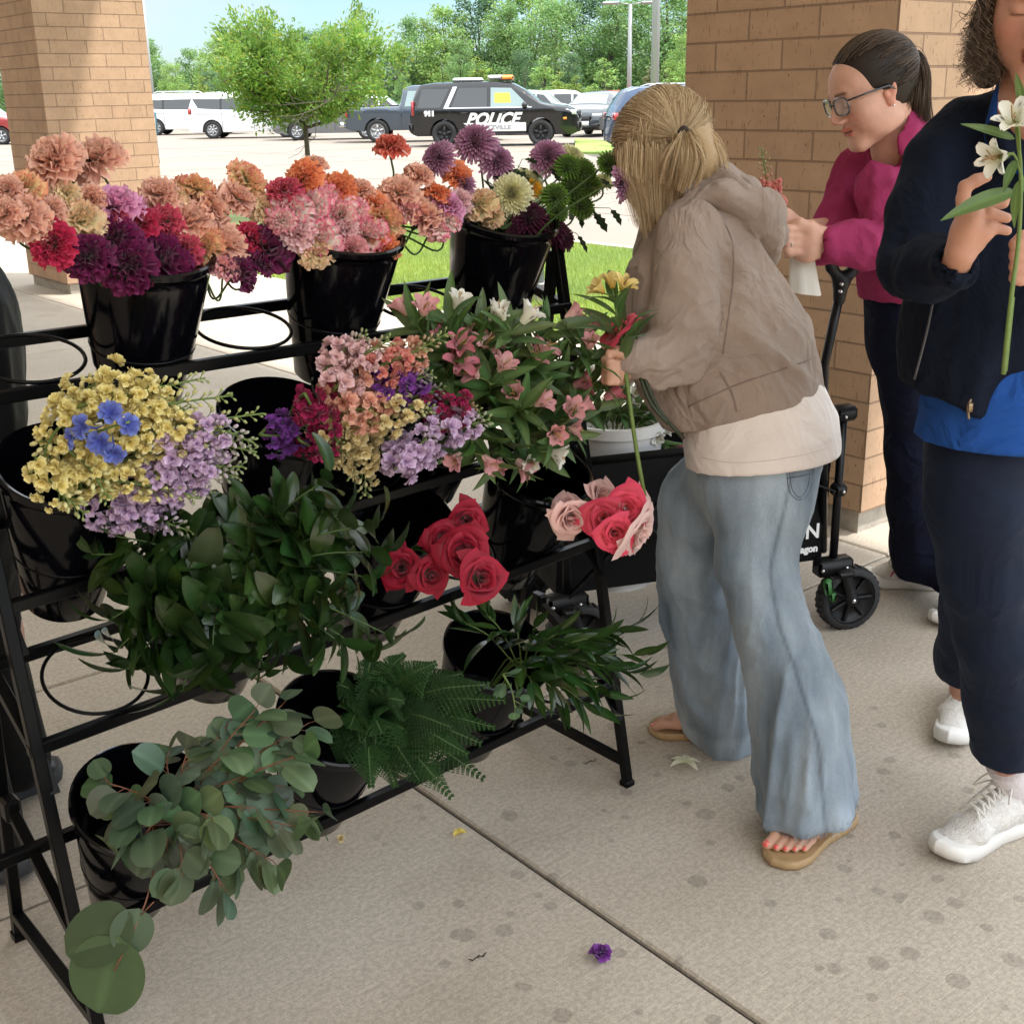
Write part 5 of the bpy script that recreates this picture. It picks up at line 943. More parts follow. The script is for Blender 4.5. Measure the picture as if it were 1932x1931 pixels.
# ferns
def fern(P, label, bk=None, W=.085, tone=1.):
    t = thing('fern_frond', label, 'fern', P[0], 'fern fronds on the bottom tier'); st = MB(); st.tube(P, np.linspace(.002, .0006, len(P)), 5); lf = MB(); n = 24; Ls = np.linspace(0, len(P)-1.001, n); dir_n = nrm(np.cross(np.cross(P[-1]-P[0], EZ), P[-1]-P[0])*1.0); rs = np.random.RandomState(hash_(label))
    N0 = nrm(CC-P[len(P)//2]+rs.normal(size=3)*.8)
    for k, x in enumerate(Ls):
        i = int(x); o = P[i]+(P[i+1]-P[i])*(x-i); dd = nrm(P[i+1]-P[i]); sd_ = nrm(np.cross(dd, N0)); f = k/(n-1); ln = W*(math.sin(math.pi*min(1, f*.72+.30))**1.1)*(1.02-f*.55)+.006
        for sg in (1, -1):
            d = nrm(sd_*sg+dd*.55); m = 7; drop = -EZ*.3
            for j in range(m):
                g = (j+.3)/m; q_ = o+d*ln*g+drop*ln*g*g; pl = ln*.20*(1-g*.7)+.003
                for s2 in (1, -1):
                    X, t_, u_ = blade(pl, pl*.40, 2, 2, lambda t: np.array([[.55], [1.], [.12]])[:len(t)], curl=-.3); pd = nrm(nrm(np.cross(d, N0))*s2+d*.75); lf.grid(setp(X, q_, pd, N0), np.tile(np.array([1, 1, 1.])*tone*(.75+.5*rs.rand()), X.shape[:2]+(1,)))
            st.tube([o, o+d*ln+drop*ln], .0005, 3, cap=False)
    part('pinnae', lf, M_lffe, t); part('stem', st, M_stem, t)
ft = [(640, 1290), (700, 1240), (760, 1235), (820, 1250), (870, 1270), (920, 1290), (950, 1320), (930, 1370), (905, 1400), (910, 1465), (880, 1420), (850, 1500), (820, 1470), (790, 1470), (745, 1480), (700, 1480), (690, 1430), (640, 1440), (720, 1380), (790, 1400), (850, 1370), (760, 1320), (830, 1320), (660, 1370)]
P_ = spray(ft, (700, 1345), 2.04, .00028)
for i, P in enumerate(P_):
    u, v = ft[i]; fern(P, f'dark fern frond {["pointing up", "pointing right", "hanging down"][0 if v < 1300 else 1 if v < 1410 else 2]} from bottom tier, {ordinal(sorted(range(len(ft)), key=lambda i_: ft[i_][0]).index(i))} from left', tone=.8+.6*(i % 4)/3, W=.060)
# narrow glossy leaves
nt_ = [(880, 1175), (920, 1160), (975, 1190), (1010, 1180), (1060, 1190), (1130, 1200), (1195, 1180), (1210, 1235), (1170, 1260), (1200, 1270), (1150, 1310), (1120, 1340), (1060, 1320), (1010, 1310), (1090, 1280), (1040, 1240), (1110, 1240), (980, 1260)]
P_ = spray(nt_, (985, 1265), 2.28, .0003)
for i, P in enumerate(P_):
    u, v = nt_[i]; leafy('na', P, f'narrow glossy leaf spray at the right bottom bucket, {ordinal(sorted(range(len(nt_)), key=lambda i_: nt_[i_][0]).index(i))} from left', 'foliage', M_lfna, 'leaf_spray', 'narrow glossy leaf stems on the bottom tier', 8, .105, .26, lance, 'Lx' if i % 4 == 0 else None, curl=-.6, fold=.25, r0=.002, tone=.8+.5*(i % 3)/2, start=.3, spread=.55, fwd=.8)
# --- things dropped on the concrete
def dropped(name, label, cat, u, v, build): p = G(u, v, .004); t = thing(name, label, cat, p); build(p, t)
def bd(p, t):
    mb = MB()
    for j in range(5): P, tt, uu = blade(.042, .018, 6, 4, curl=-.7, cup=.3); a = j*1.1-.9; mb.grid(setp(P, p+EZ*.008, (math.cos(a), math.sin(a)*.9, .25), EZ), mixc((.70, .72, .48), (.86, .85, .76), tt))
    part('petals', mb, M_pole, t)
dropped('fallen_lily', 'white lily blossom lying on the concrete by the bare toes', 'fallen flower', 1292, 1443, bd)
def bd(p, t): mb = MB(); [mb.grid(setp(blade(.018, .014, 4, 3, curl=-.8, cup=.5)[0], p+EZ*.004, (math.cos(a), math.sin(a), .6), EZ), np.tile((.84, .68, .16), (5*4, 1))) for a in (0, 2, 4)]; part('petals', mb, M_pole, t)
dropped('fallen_petal', 'small yellow blossom on the concrete beside the long joint', 'fallen flower', 866, 1575, bd)
def bd(p, t): mb = MB(); mb.mb(SF['violet'][0], np.eye(3)*1.3, p+EZ*.008); mb.mb(SF['violet'][1], frame(np.array([.6, -.6, .3]))*1.2, p+EZ*.008+E1*.008); part('petals', mb, M_petal, t)
dropped('fallen_floret', 'violet stock floret lying on the open concrete', 'fallen flower', 1130, 1806, bd)
def bd(p, t): mb = MB(); mb.mb(SF['cream'][0], np.eye(3)*.7, p+EZ*.006, ); part('petals', mb, mat('off_white_petal', (1.0, 1.0, 1.0), .6, vcol=True), t)
dropped('fallen_petal', 'tiny pale crumpled petal below the eucalyptus', 'fallen flower', 643, 1587, bd)
def bd(p, t):
    mb = MB(); mb.tube([p+E1*-.012, p+EZ*.003, p+E1*.016-E2*.004], .001, 5); [mb.grid(setp(blade(.010, .004, 3, 2)[0], p+E1*x, (math.cos(a), math.sin(a), .3), EZ)) for x, a in ((-.01, 3), (0, 1), (.012, 5), (.014, .5))]; part('twig', mb, mat('dry_twig', (.05, .035, .025), .9), t)
dropped('dry_twig', 'dry brown twig scrap on the open concrete', 'twig', 900, 1806, bd)
dropped('dry_twig', 'tiny dark leaf scrap near the stand foot', 'twig', 1112, 1437, bd)
# ============================================================ SOFT BODIES (distance fields -> one continuous surface)
def PXM(y, v=900):
    d = ray(966, v); return FPX*d[1]/(y*FPX)*1.0 if False else abs(d[1])/y
class Field:
    def __init__(s, lo, hi, h):
        s.lo = np.array(lo, float); s.h = h; s.n = np.ceil((np.array(hi)-s.lo)/h).astype(int)+1; s.f = np.full(s.n, .05, np.float32)
        s.ax = [s.lo[i]+np.arange(s.n[i])*h for i in range(3)]
    def sub(s, lo, hi):
        a = np.clip(np.floor((np.array(lo)-s.lo)/s.h).astype(int), 0, s.n); b = np.clip(np.ceil((np.array(hi)-s.lo)/s.h).astype(int)+1, 0, s.n)
        if np.any(b <= a): return None, None
        sl = tuple(slice(a[i], b[i]) for i in range(3)); X = np.meshgrid(*[s.ax[i][sl[i]].astype(np.float32) for i in range(3)], indexing='ij'); return sl, np.stack(X, -1)
    def put(s, sl, d, k, op='u'):
        a = s.f[sl]
        if op == 'u':
            if k > 0: h = np.clip(.5+.5*(a-d)/k, 0, 1); s.f[sl] = a*(1-h)+d*h-k*h*(1-h)
            else: s.f[sl] = np.minimum(a, d)
        else:
            if k > 0: h = np.clip(.5-.5*(a+d)/k, 0, 1); s.f[sl] = a*(1-h)-d*h+k*h*(1-h)
            else: s.f[sl] = np.maximum(a, -d)
    def seg(s, p0, p1, r0, r1, k=.02, b0=None, b1=None, side=None, op='u'):
        p0 = np.asarray(p0, float); p1 = np.asarray(p1, float); b0 = r0 if b0 is None else b0; b1 = r1 if b1 is None else b1; m = max(r0, r1, b0, b1)+k+.03
        sl, X = s.sub(np.minimum(p0, p1)-m, np.maximum(p0, p1)+m)
        if sl is None: return
        d = p1-p0; L2 = max(d @ d, 1e-9); V = X-p0.astype(np.float32); t = np.clip((V @ d.astype(np.float32))/L2, 0, 1); W_ = V-t[..., None]*d.astype(np.float32); ra = r0+(r1-r0)*t
        if side is None: dist = np.sqrt((W_**2).sum(-1))-ra
        else:
            sd_ = np.asarray(side, float); dn = nrm(d); sd_ = nrm(sd_-dn*(sd_ @ dn)).astype(np.float32); a = W_ @ sd_; o2 = np.maximum((W_**2).sum(-1)-a*a, 0); rb = b0+(b1-b0)*t; kk = np.sqrt((a/ra)**2+o2/rb**2); dist = (kk-1)*np.minimum(ra, rb)
        s.put(sl, dist, k, op)
    def chain(s, pts, k=.02, side=None, kk=None, op='u'):   # pts: (point, ra[, rb])
        for a, b in zip(pts[:-1], pts[1:]): s.seg(a[0], b[0], a[1], b[1], k, a[2] if len(a) > 2 else a[1], b[2] if len(b) > 2 else b[1], side, op)
    def ell(s, c, r, k=.02, R=None, op='u'):
        c = np.asarray(c, float); r = np.broadcast_to(np.asarray(r, float), 3); m = r.max()+k+.03; sl, X = s.sub(c-m, c+m)
        if sl is None: return
        V = X-c.astype(np.float32)
        if R is not None: V = V @ np.asarray(R, np.float32)
        kk = np.sqrt(((V/r.astype(np.float32))**2).sum(-1)); s.put(sl, (kk-1)*float(r.min()), k, op)
    def plane(s, p, n, k=0):                                # cut away the side the normal points to
        n = nrm(n); X = [s.ax[i] for i in range(3)]; d = (X[0][:, None, None]-p[0])*n[0]+(X[1][None, :, None]-p[1])*n[1]+(X[2][None, None]-p[2])*n[2]; s.f = np.maximum(s.f, d.astype(np.float32))
    def mesh(s):
        f = s.f; f[0] = f[-1] = .05; f[:, 0] = f[:, -1] = .05; f[:, :, 0] = f[:, :, -1] = .05
        ins = f < 0; nx, ny, nz = np.array(f.shape)-1
        cs = [ins[dx:nx+dx, dy:ny+dy, dz:nz+dz] for dx in (0, 1) for dy in (0, 1) for dz in (0, 1)]
        any_ = np.zeros(cs[0].shape, bool); all_ = np.ones(cs[0].shape, bool)
        for c in cs: any_ |= c; all_ &= c
        act = any_ & ~all_; I = np.argwhere(act); idx = -np.ones(act.shape, int); idx[act] = np.arange(len(I)); acc = np.zeros((len(I), 3)); cnt = np.zeros(len(I))
        cor = [(dx, dy, dz) for dx in (0, 1) for dy in (0, 1) for dz in (0, 1)]
        for a in cor:
            for ax in range(3):
                if a[ax]: continue
                b = list(a); b[ax] = 1; fa = f[I[:, 0]+a[0], I[:, 1]+a[1], I[:, 2]+a[2]]; fb = f[I[:, 0]+b[0], I[:, 1]+b[1], I[:, 2]+b[2]]; m = (fa < 0) != (fb < 0); t = np.where(m, fa/(fa-fb+1e-12), 0)
                p = np.array(a, float)[None]+t[:, None]*(np.array(b)-np.array(a)); acc[m] += p[m]; cnt[m] += 1
        V = s.lo+(I+acc/np.maximum(cnt, 1)[:, None])*s.h; Qd = []
        for ax in range(3):
            u, w_ = (ax+1) % 3, (ax+2) % 3; sa = [slice(None)]*3; sb = [slice(None)]*3; sa[ax] = slice(0, -1); sb[ax] = slice(1, None); A_ = ins[tuple(sa)]; B_ = ins[tuple(sb)]; E = np.argwhere(A_ != B_)
            E = E[(E[:, u] > 0) & (E[:, w_] > 0) & (E[:, u] < f.shape[u]-1) & (E[:, w_] < f.shape[w_]-1)]
            def at(du, dw): q = E.copy(); q[:, u] -= du; q[:, w_] -= dw; return idx[q[:, 0], q[:, 1], q[:, 2]]
            q = np.stack([at(1, 1), at(0, 1), at(0, 0), at(1, 0)], 1); fl = ~A_[E[:, 0], E[:, 1], E[:, 2]]; q[fl] = q[fl][:, ::-1]; Qd.append(q)
        return V, np.vstack(Qd)
def vnorm(V, q):
    n = np.cross(V[q[:, 2]]-V[q[:, 0]], V[q[:, 3]]-V[q[:, 1]]); N = np.zeros_like(V)
    for i in range(4): np.add.at(N, q[:, i], n)
    return N/(np.linalg.norm(N, axis=1, keepdims=True)+1e-12)
def relax(V, q, it=2, lam=.5):
    e = np.vstack([q[:, [0, 1]], q[:, [1, 2]], q[:, [2, 3]], q[:, [3, 0]]]); n = len(V); cnt = np.bincount(e[:, 0], minlength=n)+np.bincount(e[:, 1], minlength=n)
    for _ in range(it):
        S_ = np.stack([np.bincount(e[:, 0], V[e[:, 1], i], n)+np.bincount(e[:, 1], V[e[:, 0], i], n) for i in range(3)], 1); V = V*(1-lam)+lam*S_/np.maximum(cnt, 1)[:, None]
    return V
def folds(V, M, seed=0.):                                   # ridged folds; M maps place coordinates to fold coordinates
    p = V @ np.asarray(M, float).T+seed; a = vnoise(p); b = vnoise(p*2.1+17); r1 = 1-np.abs(2*a-1); r2 = 1-np.abs(2*b-1); return (r1**2.2-.35)+.45*(r2**2-.35)
def cloth(F, name, m, parent, fold=None, col=None, it=2, extra=None):
    V, q = F.mesh(); V = relax(V, q, it); N = vnorm(V, q)
    for g in (fold or []):
        amp, M, seed = g[:3]; mask = g[3](V) if len(g) > 3 else 1.; V = V+N*(amp*folds(V, M, seed)*mask)[:, None]
    V = relax(V, q, 1, .35)
    if extra is not None: V = extra(V)
    c = col(V) if col else None; mb = MB(); mb.add(V, q, None, c); return part(name, mb, m, parent)
def axesM(along, fa, fc):                                   # fold coordinate matrix: low frequency along a direction, high across
    a = nrm(along); b = nrm(np.cross(a, EZ if abs(a[2]) < .9 else E1)); c = np.cross(a, b); return np.stack([a*fa, b*fc, c*fc])
def QP(u, v, y, h=None, h2=None):                           # picture point with half width in picture units -> (point, ra, rb)
    p = Q(u, v, y)
    if h is None: return p
    k = PXM(y, v); return (p, h/k, (h if h2 is None else h2)/k)
# ---------------- head: star shaped field marched from its centre
def smin(a, b, k): h = np.clip(.5+.5*(a-b)/k, 0, 1); return a*(1-h)+b*h-k*h*(1-h)
def smax(a, b, k): return -smin(-a, -b, k)
def s_ell(P, c, r): r = np.array(r, float); return (np.sqrt((((P-np.array(c))/r)**2).sum(-1))-1)*r.min()
def s_cap(P, a, b, r0, r1): a = np.array(a, float); b = np.array(b, float); d = b-a; t = np.clip(((P-a) @ d)/(d @ d), 0, 1); return np.linalg.norm(P-a-t[..., None]*d, axis=-1)-(r0+(r1-r0)*t)
def head_field(P, full=1.0, mouth=.0):
    d = s_ell(P, (0, -.018, .034), (.073, .093, .084)); d = smin(d, s_ell(P, (0, .026, -.035), (.058*full, .058, .072)), .035)
    d = smin(d, s_ell(P, (0, .034, .035), (.060, .050, .052)), .03); d = smin(d, s_cap(P, (-.014, .066, -.096), (.014, .066, -.096), .015, .015), .03)
    for s_ in (1, -1):
        d = smin(d, s_ell(P, (s_*.040*full, .045, -.024), (.024*full, .028, .026)), .025); d = smin(d, s_ell(P, (s_*.050*full, .0, -.065), (.016, .035, .022)), .03); d = smin(d, s_cap(P, (s_*.010, .083, .024), (s_*.038, .073, .026), .007, .006), .014)
        d = smax(d, -s_ell(P, (s_*.031, .094, .006), (.016, .012, .010)), .012); d = smin(d, s_ell(P, (s_*.031, .0715, .005), (.0145, .0145, .0115)), .003)
        d = smin(d, s_ell(P, (s_*.0125, .094, -.030), (.008, .010, .0065)), .007); d = smax(d, -s_ell(P, (s_*.007, .103, -.036), (.0038, .005, .004)), .003)
    d = smin(d, s_cap(P, (0, .084, .020), (0, .103, -.020), .0065, .0090), .012); d = smin(d, s_ell(P, (0, .099, -.024), (.0095, .0095, .0075)), .008)
    d = smin(d, s_cap(P, (-.016, .081, -.0535), (0, .0880, -.0515), .0035, .0052), .006); d = smin(d, s_cap(P, (.016, .081, -.0535), (0, .0880, -.0515), .0035, .0052), .006)
    d = smin(d, s_cap(P, (-.013, .0805, -.0625), (.013, .0805, -.0625), .0056, .0056), .008); d = smax(d, -s_cap(P, (-.023, .082, -.0575), (.023, .082, -.0575), .0022, .0022), .003)
    d = smax(d, -s_cap(P, (-.0, .101, -.047), (0, .098, -.040), .002, .002), .004); return d
SK = np.array([.50, .27, .19])
def head_mesh(Fm, o, sc, skin=(1, 1, 1), full=1.0, lip=(.72, .38, .38), brow=(.18, .12, .10), lash=True, n=(190, 150)):
    th = np.linspace(.0, math.pi, n[1])[:, None]; ph = np.linspace(0, 2*math.pi, n[0], endpoint=False)[None]; D = np.stack([np.sin(th)*np.sin(ph), np.sin(th)*np.cos(ph), np.cos(th)+0*ph], -1); c0 = np.array([0, .015, -.01]); t = np.zeros(D.shape[:2])+.03
    for _ in range(60):
        d = head_field(c0+D*t[..., None], full); t = t+np.clip(-d, -.01, .02)*.75
    P = c0+D*t[..., None]; x, y, z = P[..., 0], P[..., 1], P[..., 2]; ax = np.abs(x); C = np.ones(P.shape)*np.array(skin)
    blush = np.exp(-((ax-.042)/.018)**2-((z+.028)/.018)**2)*(y > .02); C = C*(1-blush[..., None]*np.array([0, .16, .12])); nose = np.exp(-(x/.012)**2-((z+.024)/.012)**2)*(y > .085); C = C*(1-nose[..., None]*np.array([0, .10, .08]))
    wob = (np.abs(x) < .0235-np.abs(z+.058)*.6) & (y > .072); lipm = np.exp(-(np.clip(np.abs(z+.058)-.0085, 0, 1)/.0015)**2)*np.clip((.0235-ax)/.004, 0, 1)*(y > .07); C = C*(1-lipm[..., None])+lipm[..., None]*C*np.array(lip)
    ml = np.exp(-((z+.0575)/.0013)**2)*np.clip((.024-ax)/.004, 0, 1)*(y > .07); C = C*(1-.75*ml[..., None])
    bz = .029-.10*(ax-.030)**2/.03+.10*(.02-np.abs(ax-.032))*.2; bm = np.exp(-((z-bz)/.0036)**2)*np.clip((ax-.012)/.004, 0, 1)*np.clip((.050-ax)/.008, 0, 1)*(y > .04); C = C*(1-.95*bm[..., None])+.95*bm[..., None]*np.array(brow)
    if lash: lz = -.0015-14*(ax-.031)**2; lm = np.exp(-((z-lz)/.0011)**2)*np.clip((.0145-np.abs(ax-.031))/.003, 0, 1)*(y > .06); C = C*(1-.85*lm[..., None])
    mb = MB(); V = (P.reshape(-1, 3)*sc) @ Fm.T+o; i = np.arange(n[1]-1)[:, None]*n[0]; j = np.arange(n[0])[None]; q = np.stack([i+j, i+(j+1) % n[0], i+n[0]+(j+1) % n[0], i+n[0]+j], -1).reshape(-1, 4)[:, ::-1]
    mb.add(V, q, None, C.reshape(-1, 3))
    for s_ in (1, -1):                                      # ears
        E = Field((-.02, -.03, -.04), (.03, .03, .045), .0016); Re = _Rx(.25); E.ell((.0, 0, .002), (.006, .017, .026), .003, R=Re); E.ell((.007, .001, .006), (.005, .011, .018), .004, R=Re, op='s'); E.ell((.006, .008, -.004), (.004, .006, .008), .004); E.ell((.002, .003, -.024), (.0055, .009, .009), .005)
        V, q = E.mesh(); V = relax(V, q, 1); V = V @ np.array([[.85, -.5, 0], [.5, .85, 0], [0, 0, 1]]).T; V[:, 0] += .070*full*.98; V[:, 1] -= .008; V[:, 2] -= .002; q2 = q
        if s_ < 0: V[:, 0] *= -1; q2 = q[:, ::-1]
        mb.add((V*sc) @ Fm.T+o, q2, None, np.tile(np.array(skin)*np.array([1.05, .88, .85]), (len(V), 1)))
    return mb
def skinmat(name, c): return mat(name, c, .5, vcol=True, sss=.10, noise=.09, nscale=38, bump=.12, bscale=420, spec=.35)
def eyes(Fm, o, sc): return None
def strands(paths, r=.0009, cols=((.3, .2, .1), (.5, .4, .3)), seed=0, sides=3, taper=.25):
    mb = MB(); rs = np.random.RandomState(seed)
    for P in paths: mb.tube(P, np.linspace(r, r*taper, len(P))*rs.uniform(.7, 1.3), sides, cap=False, c=mixc(cols[0], cols[1], np.array(rs.rand())))
    return mb
M_hair = mat('hair', (1, 1, 1), .5, vcol=True, spec=.25, bump=.15, bscale=300)
def fingers(F, chains, k=.006):
    for ch in chains: F.chain(ch, k)
def bounds(pts, m): P = np.array(pts); return P.min(0)-m, P.max(0)+m

def to_px(V): q = (np.asarray(V)-CC) @ CR; return np.stack([966+FPX*q[:, 0]/-q[:, 2], 965-FPX*q[:, 1]/-q[:, 2]], 1)
def snap(ob, pts, lift=.0012, rad=9):                    # lay a line of stitching on the side of a garment that faces the stand's front
    n = len(ob.data.vertices); v = np.zeros(n*3, np.float32); ob.data.vertices.foreach_get('co', v); V = v.reshape(-1, 3)+WPOS[ob.name]; P = to_px(V); out = []
    for u, w_ in pts:
        d = np.hypot(P[:, 0]-u, P[:, 1]-w_); m = np.where(d < rad)[0]
        if len(m) == 0: m = np.array([d.argmin()])
        y = V[m, 1]; ym = y.min(); k = m[y < ym+.03]; y_ = np.average(V[k, 1], weights=1/(d[k]+.5)); p = Q(u, w_, y_); out.append(p+nrm(CC-p)*lift)
    return np.array(out)
def line2(pts, n=24):
    P = bez([(a, b, 0) for a, b in pts], n); return P[:, :2]
def abovehem(p, n, w_=.07): p = np.array(p); n = nrm(n); return lambda V: np.clip(-((V-p) @ n)/w_, 0, 1)**1.5
def clumps(rs, guides, per, spread, tipk=.35):
    out = []
    for Gd in guides:
        Gd = bez(Gd, 12); n = len(Gd); s_ = np.linspace(1, tipk, n)[:, None]
        for _ in range(per): out.append(Gd+rs.normal(size=3)*spread*s_+rs.normal(size=3)*spread*.25*(1-s_))
    return out
def sole_mesh(W_, wid, z0, z1, l0=-.02, l1=1.03, rise=0.):
    ls = np.concatenate([l0+(l1-l0)*(.5-.5*np.cos(np.linspace(0, math.pi, 26)))]); t = (ls-l0)/(l1-l0); f = np.interp(t, [0, .03, .1, .25, .45, .62, .78, .9, .97, 1], [0, .45, .78, .86, .76, .92, 1.08, .95, .55, 0]); f[0] = f[-1] = .02
    loop = [(l, w__*wid) for l, w__ in zip(ls, f)]+[(l, -w__*wid*.92) for l, w__ in zip(ls[::-1], f[::-1])]; mb = MB(); lay = []
    for z, k in ((z0, .93), (z0+.002, .99), ((z0+z1)/2, 1.02), (z1-.002, 1.0), (z1, .95)): lay.append([W_(l0+(l-l0)*k+(1-k)*.5, s_*k, z+rise*max(0, l-.7)**2) for l, s_ in loop])
    lay = np.array(lay); m = lay.shape[1]; lay2 = np.concatenate([lay, lay[:, :1]], 1); mb.grid(lay2, flip=True); c = lay[-1].mean(0); mb.add(np.vstack([lay[-1], c]), None, [(m, (i+1) % m, i) for i in range(m)]); c = lay[0].mean(0); mb.add(np.vstack([lay[0], c]), None, [(m, i, (i+1) % m) for i in range(m)]); return mb
# ============================================================ PEOPLE
XR = np.array([1., 0, 0])
def add_field(mb, F, col=(1, 1, 1), it=1, disp=None):
    V, q = F.mesh(); V = relax(V, q, it); mb.add(V, q, None, np.tile(np.array(col, float), (len(V), 1)) if np.ndim(col) == 1 else col); return V
def foot(mb, toe, heel, skin, wd=.042, h=.0035, left=True, zo=.02, nails=None):
    ax = nrm(np.array([*(toe-heel)[:2], 0])); sd_ = np.array([-ax[1], ax[0], 0])*(1 if left else -1); Ln = np.linalg.norm((toe-heel)[:2]); o = np.array([heel[0], heel[1], 0]); W_ = lambda l, s_, z: o+ax*l*Ln+sd_*s_+EZ*(z+zo)
    F = Field(*bounds([W_(-.1, -.07, -.03), W_(1.15, .07, .13), W_(-.1, .07, -.03), W_(1.15, -.07, .13)], .01), .0026)
    F.chain([(W_(.10, 0, .032), .030), (W_(.40, -.005, .034), .032, .026), (W_(.68, -.002, .022), .040, .018)], .02, side=sd_); F.chain([(W_(.30, 0, .15), .026), (W_(.24, 0, .06), .030)], .03); F.chain([(W_(.28, 0, .09), .026), (W_(.55, 0, .04), .028)], .03)
    tn = []
    for j, (s0, l1, r) in enumerate([(-.030, .98, .0115), (-.010, .96, .0085), (.006, .92, .0078), (.020, .87, .0072), (.033, .81, .0068)]):
        a, b, c = W_(.70, s0*.9, .018), W_(l1-.10, s0, .019), W_(l1, s0*1.02, .010); F.chain([(a, r*1.1), (b, r), (c, r)], .006)
        tn.append((c+ax*r*.45+EZ*r*.45, nrm(ax*.75+EZ*.8), sd_, r))
    add_field(mb, F, skin)
    if nails is not None:
        for p, n_, s_, r in tn: nails.sphere(p, (r*.72, r*.8, r*.35), 8, 6, R=np.stack([s_, np.cross(n_, s_), n_], 1))
    return W_
def sneaker(parent, toe, heel, M_up, M_so, accent=None, hi=.075, lift=0., wd=.048, pitch=0., name='sneaker', label=None):
    ax = nrm(np.array([*(toe-heel)[:2], 0])); sd_ = np.array([-ax[1], ax[0], 0]); Ln = np.linalg.norm((toe-heel)[:2]); o = np.array([heel[0], heel[1], lift]); cp, sp = math.cos(pitch), math.sin(pitch)
    W_ = lambda l, s_, z: o+ax*(l*Ln*cp-z*sp)+sd_*s_+EZ*(z*cp+l*Ln*sp)
    lo, hi_ = bounds([W_(l, s_, z) for l in (-.12, 1.15) for s_ in (-.07, .07) for z in (-.01, .15)], .01); F = Field(lo, hi_, .0030)
    F.chain([(W_(.12, 0, .060), .034, .036), (W_(.40, 0, .058), .036, .036), (W_(.70, 0, .045), .041, .024), (W_(.90, 0, .036), .034, .016)], .02, side=sd_); F.chain([(W_(.13, 0, .115), .034, .036), (W_(.20, 0, .06), .038, .04)], .025, side=sd_); F.chain([(W_(.36, 0, .105), .016), (W_(.62, 0, .072), .018)], .02)
    F.ell(W_(.17, 0, .135), (.026, .026, .03), .006, op='s'); F.plane(W_(0, 0, .030), -EZ*cp+ax*sp)
    V, q = F.mesh(); V = relax(V, q, 1); mb = MB(); mb.add(V, q); up = part(name, mb, M_up, parent, label=label)
    mb = sole_mesh(W_, .047, .001, .034, -.04, 1.04, rise=.16); part('sole', mb, M_so, up, ang=70)
    mb = MB()
    for i in range(6):
        l = .38+.055*i; z = .126-.0068*i*1.12; s_ = .021+.0012*i
        mb.tube(bez([W_(l, -s_, z-.002), W_(l+.02, -s_*.4, z+.012), W_(l+.03, s_*.5, z+.010), W_(l+.055, s_, z-.006)], 8), .0026, 5); mb.tube(bez([W_(l, s_, z-.002), W_(l+.02, s_*.4, z+.014), W_(l+.03, -s_*.5, z+.012), W_(l+.055, -s_, z-.006)], 8), .0026, 5)
    for sg in (1, -1): mb.tube(bez([W_(.38, 0, .138), W_(.42, sg*.03, .142), W_(.50, sg*.046, .112), W_(.43, sg*.03, .124), W_(.38, 0, .137)], 14), .0022, 5)
    part('laces', mb, mat('white_lace', (.72, .70, .66), .8), up)
    if accent:
        mb = MB()
        for sg in (1, -1): mb.tube(bez([W_(.30, sg*.0405, .05), W_(.42, sg*.0425, .075), W_(.52, sg*.044, .055), W_(.60, sg*.046, .072), W_(.68, sg*.046, .045)], 14), .0034, 5)
        part('side_stripe', mb, accent, up)
    mb = MB(); mb.tube(bez([W_(.04, 0, .135), W_(.12, .030, .122), W_(.27, .027, .118), W_(.36, 0, .128), W_(.27, -.027, .118), W_(.12, -.030, .122), W_(.04, 0, .135)], 24), .0040, 6); part('collar_trim', mb, M_blk, up)
    return W_
M_shoe = mat('white_knit_shoe', (.74, .72, .69), .75, noise=.12, nscale=90, bump=.6, bscale=260, detail=2); M_sole = mat('white_rubber_sole', (.78, .77, .74), .5, noise=.05, nscale=20)
def jersey(name, c, b=.25, sh=0, wr=.6): return mat(name, c, .95, sheen=sh, noise=.10, nscale=7, bump=b, bscale=420, spec=.12, wr=wr, wrs=7)
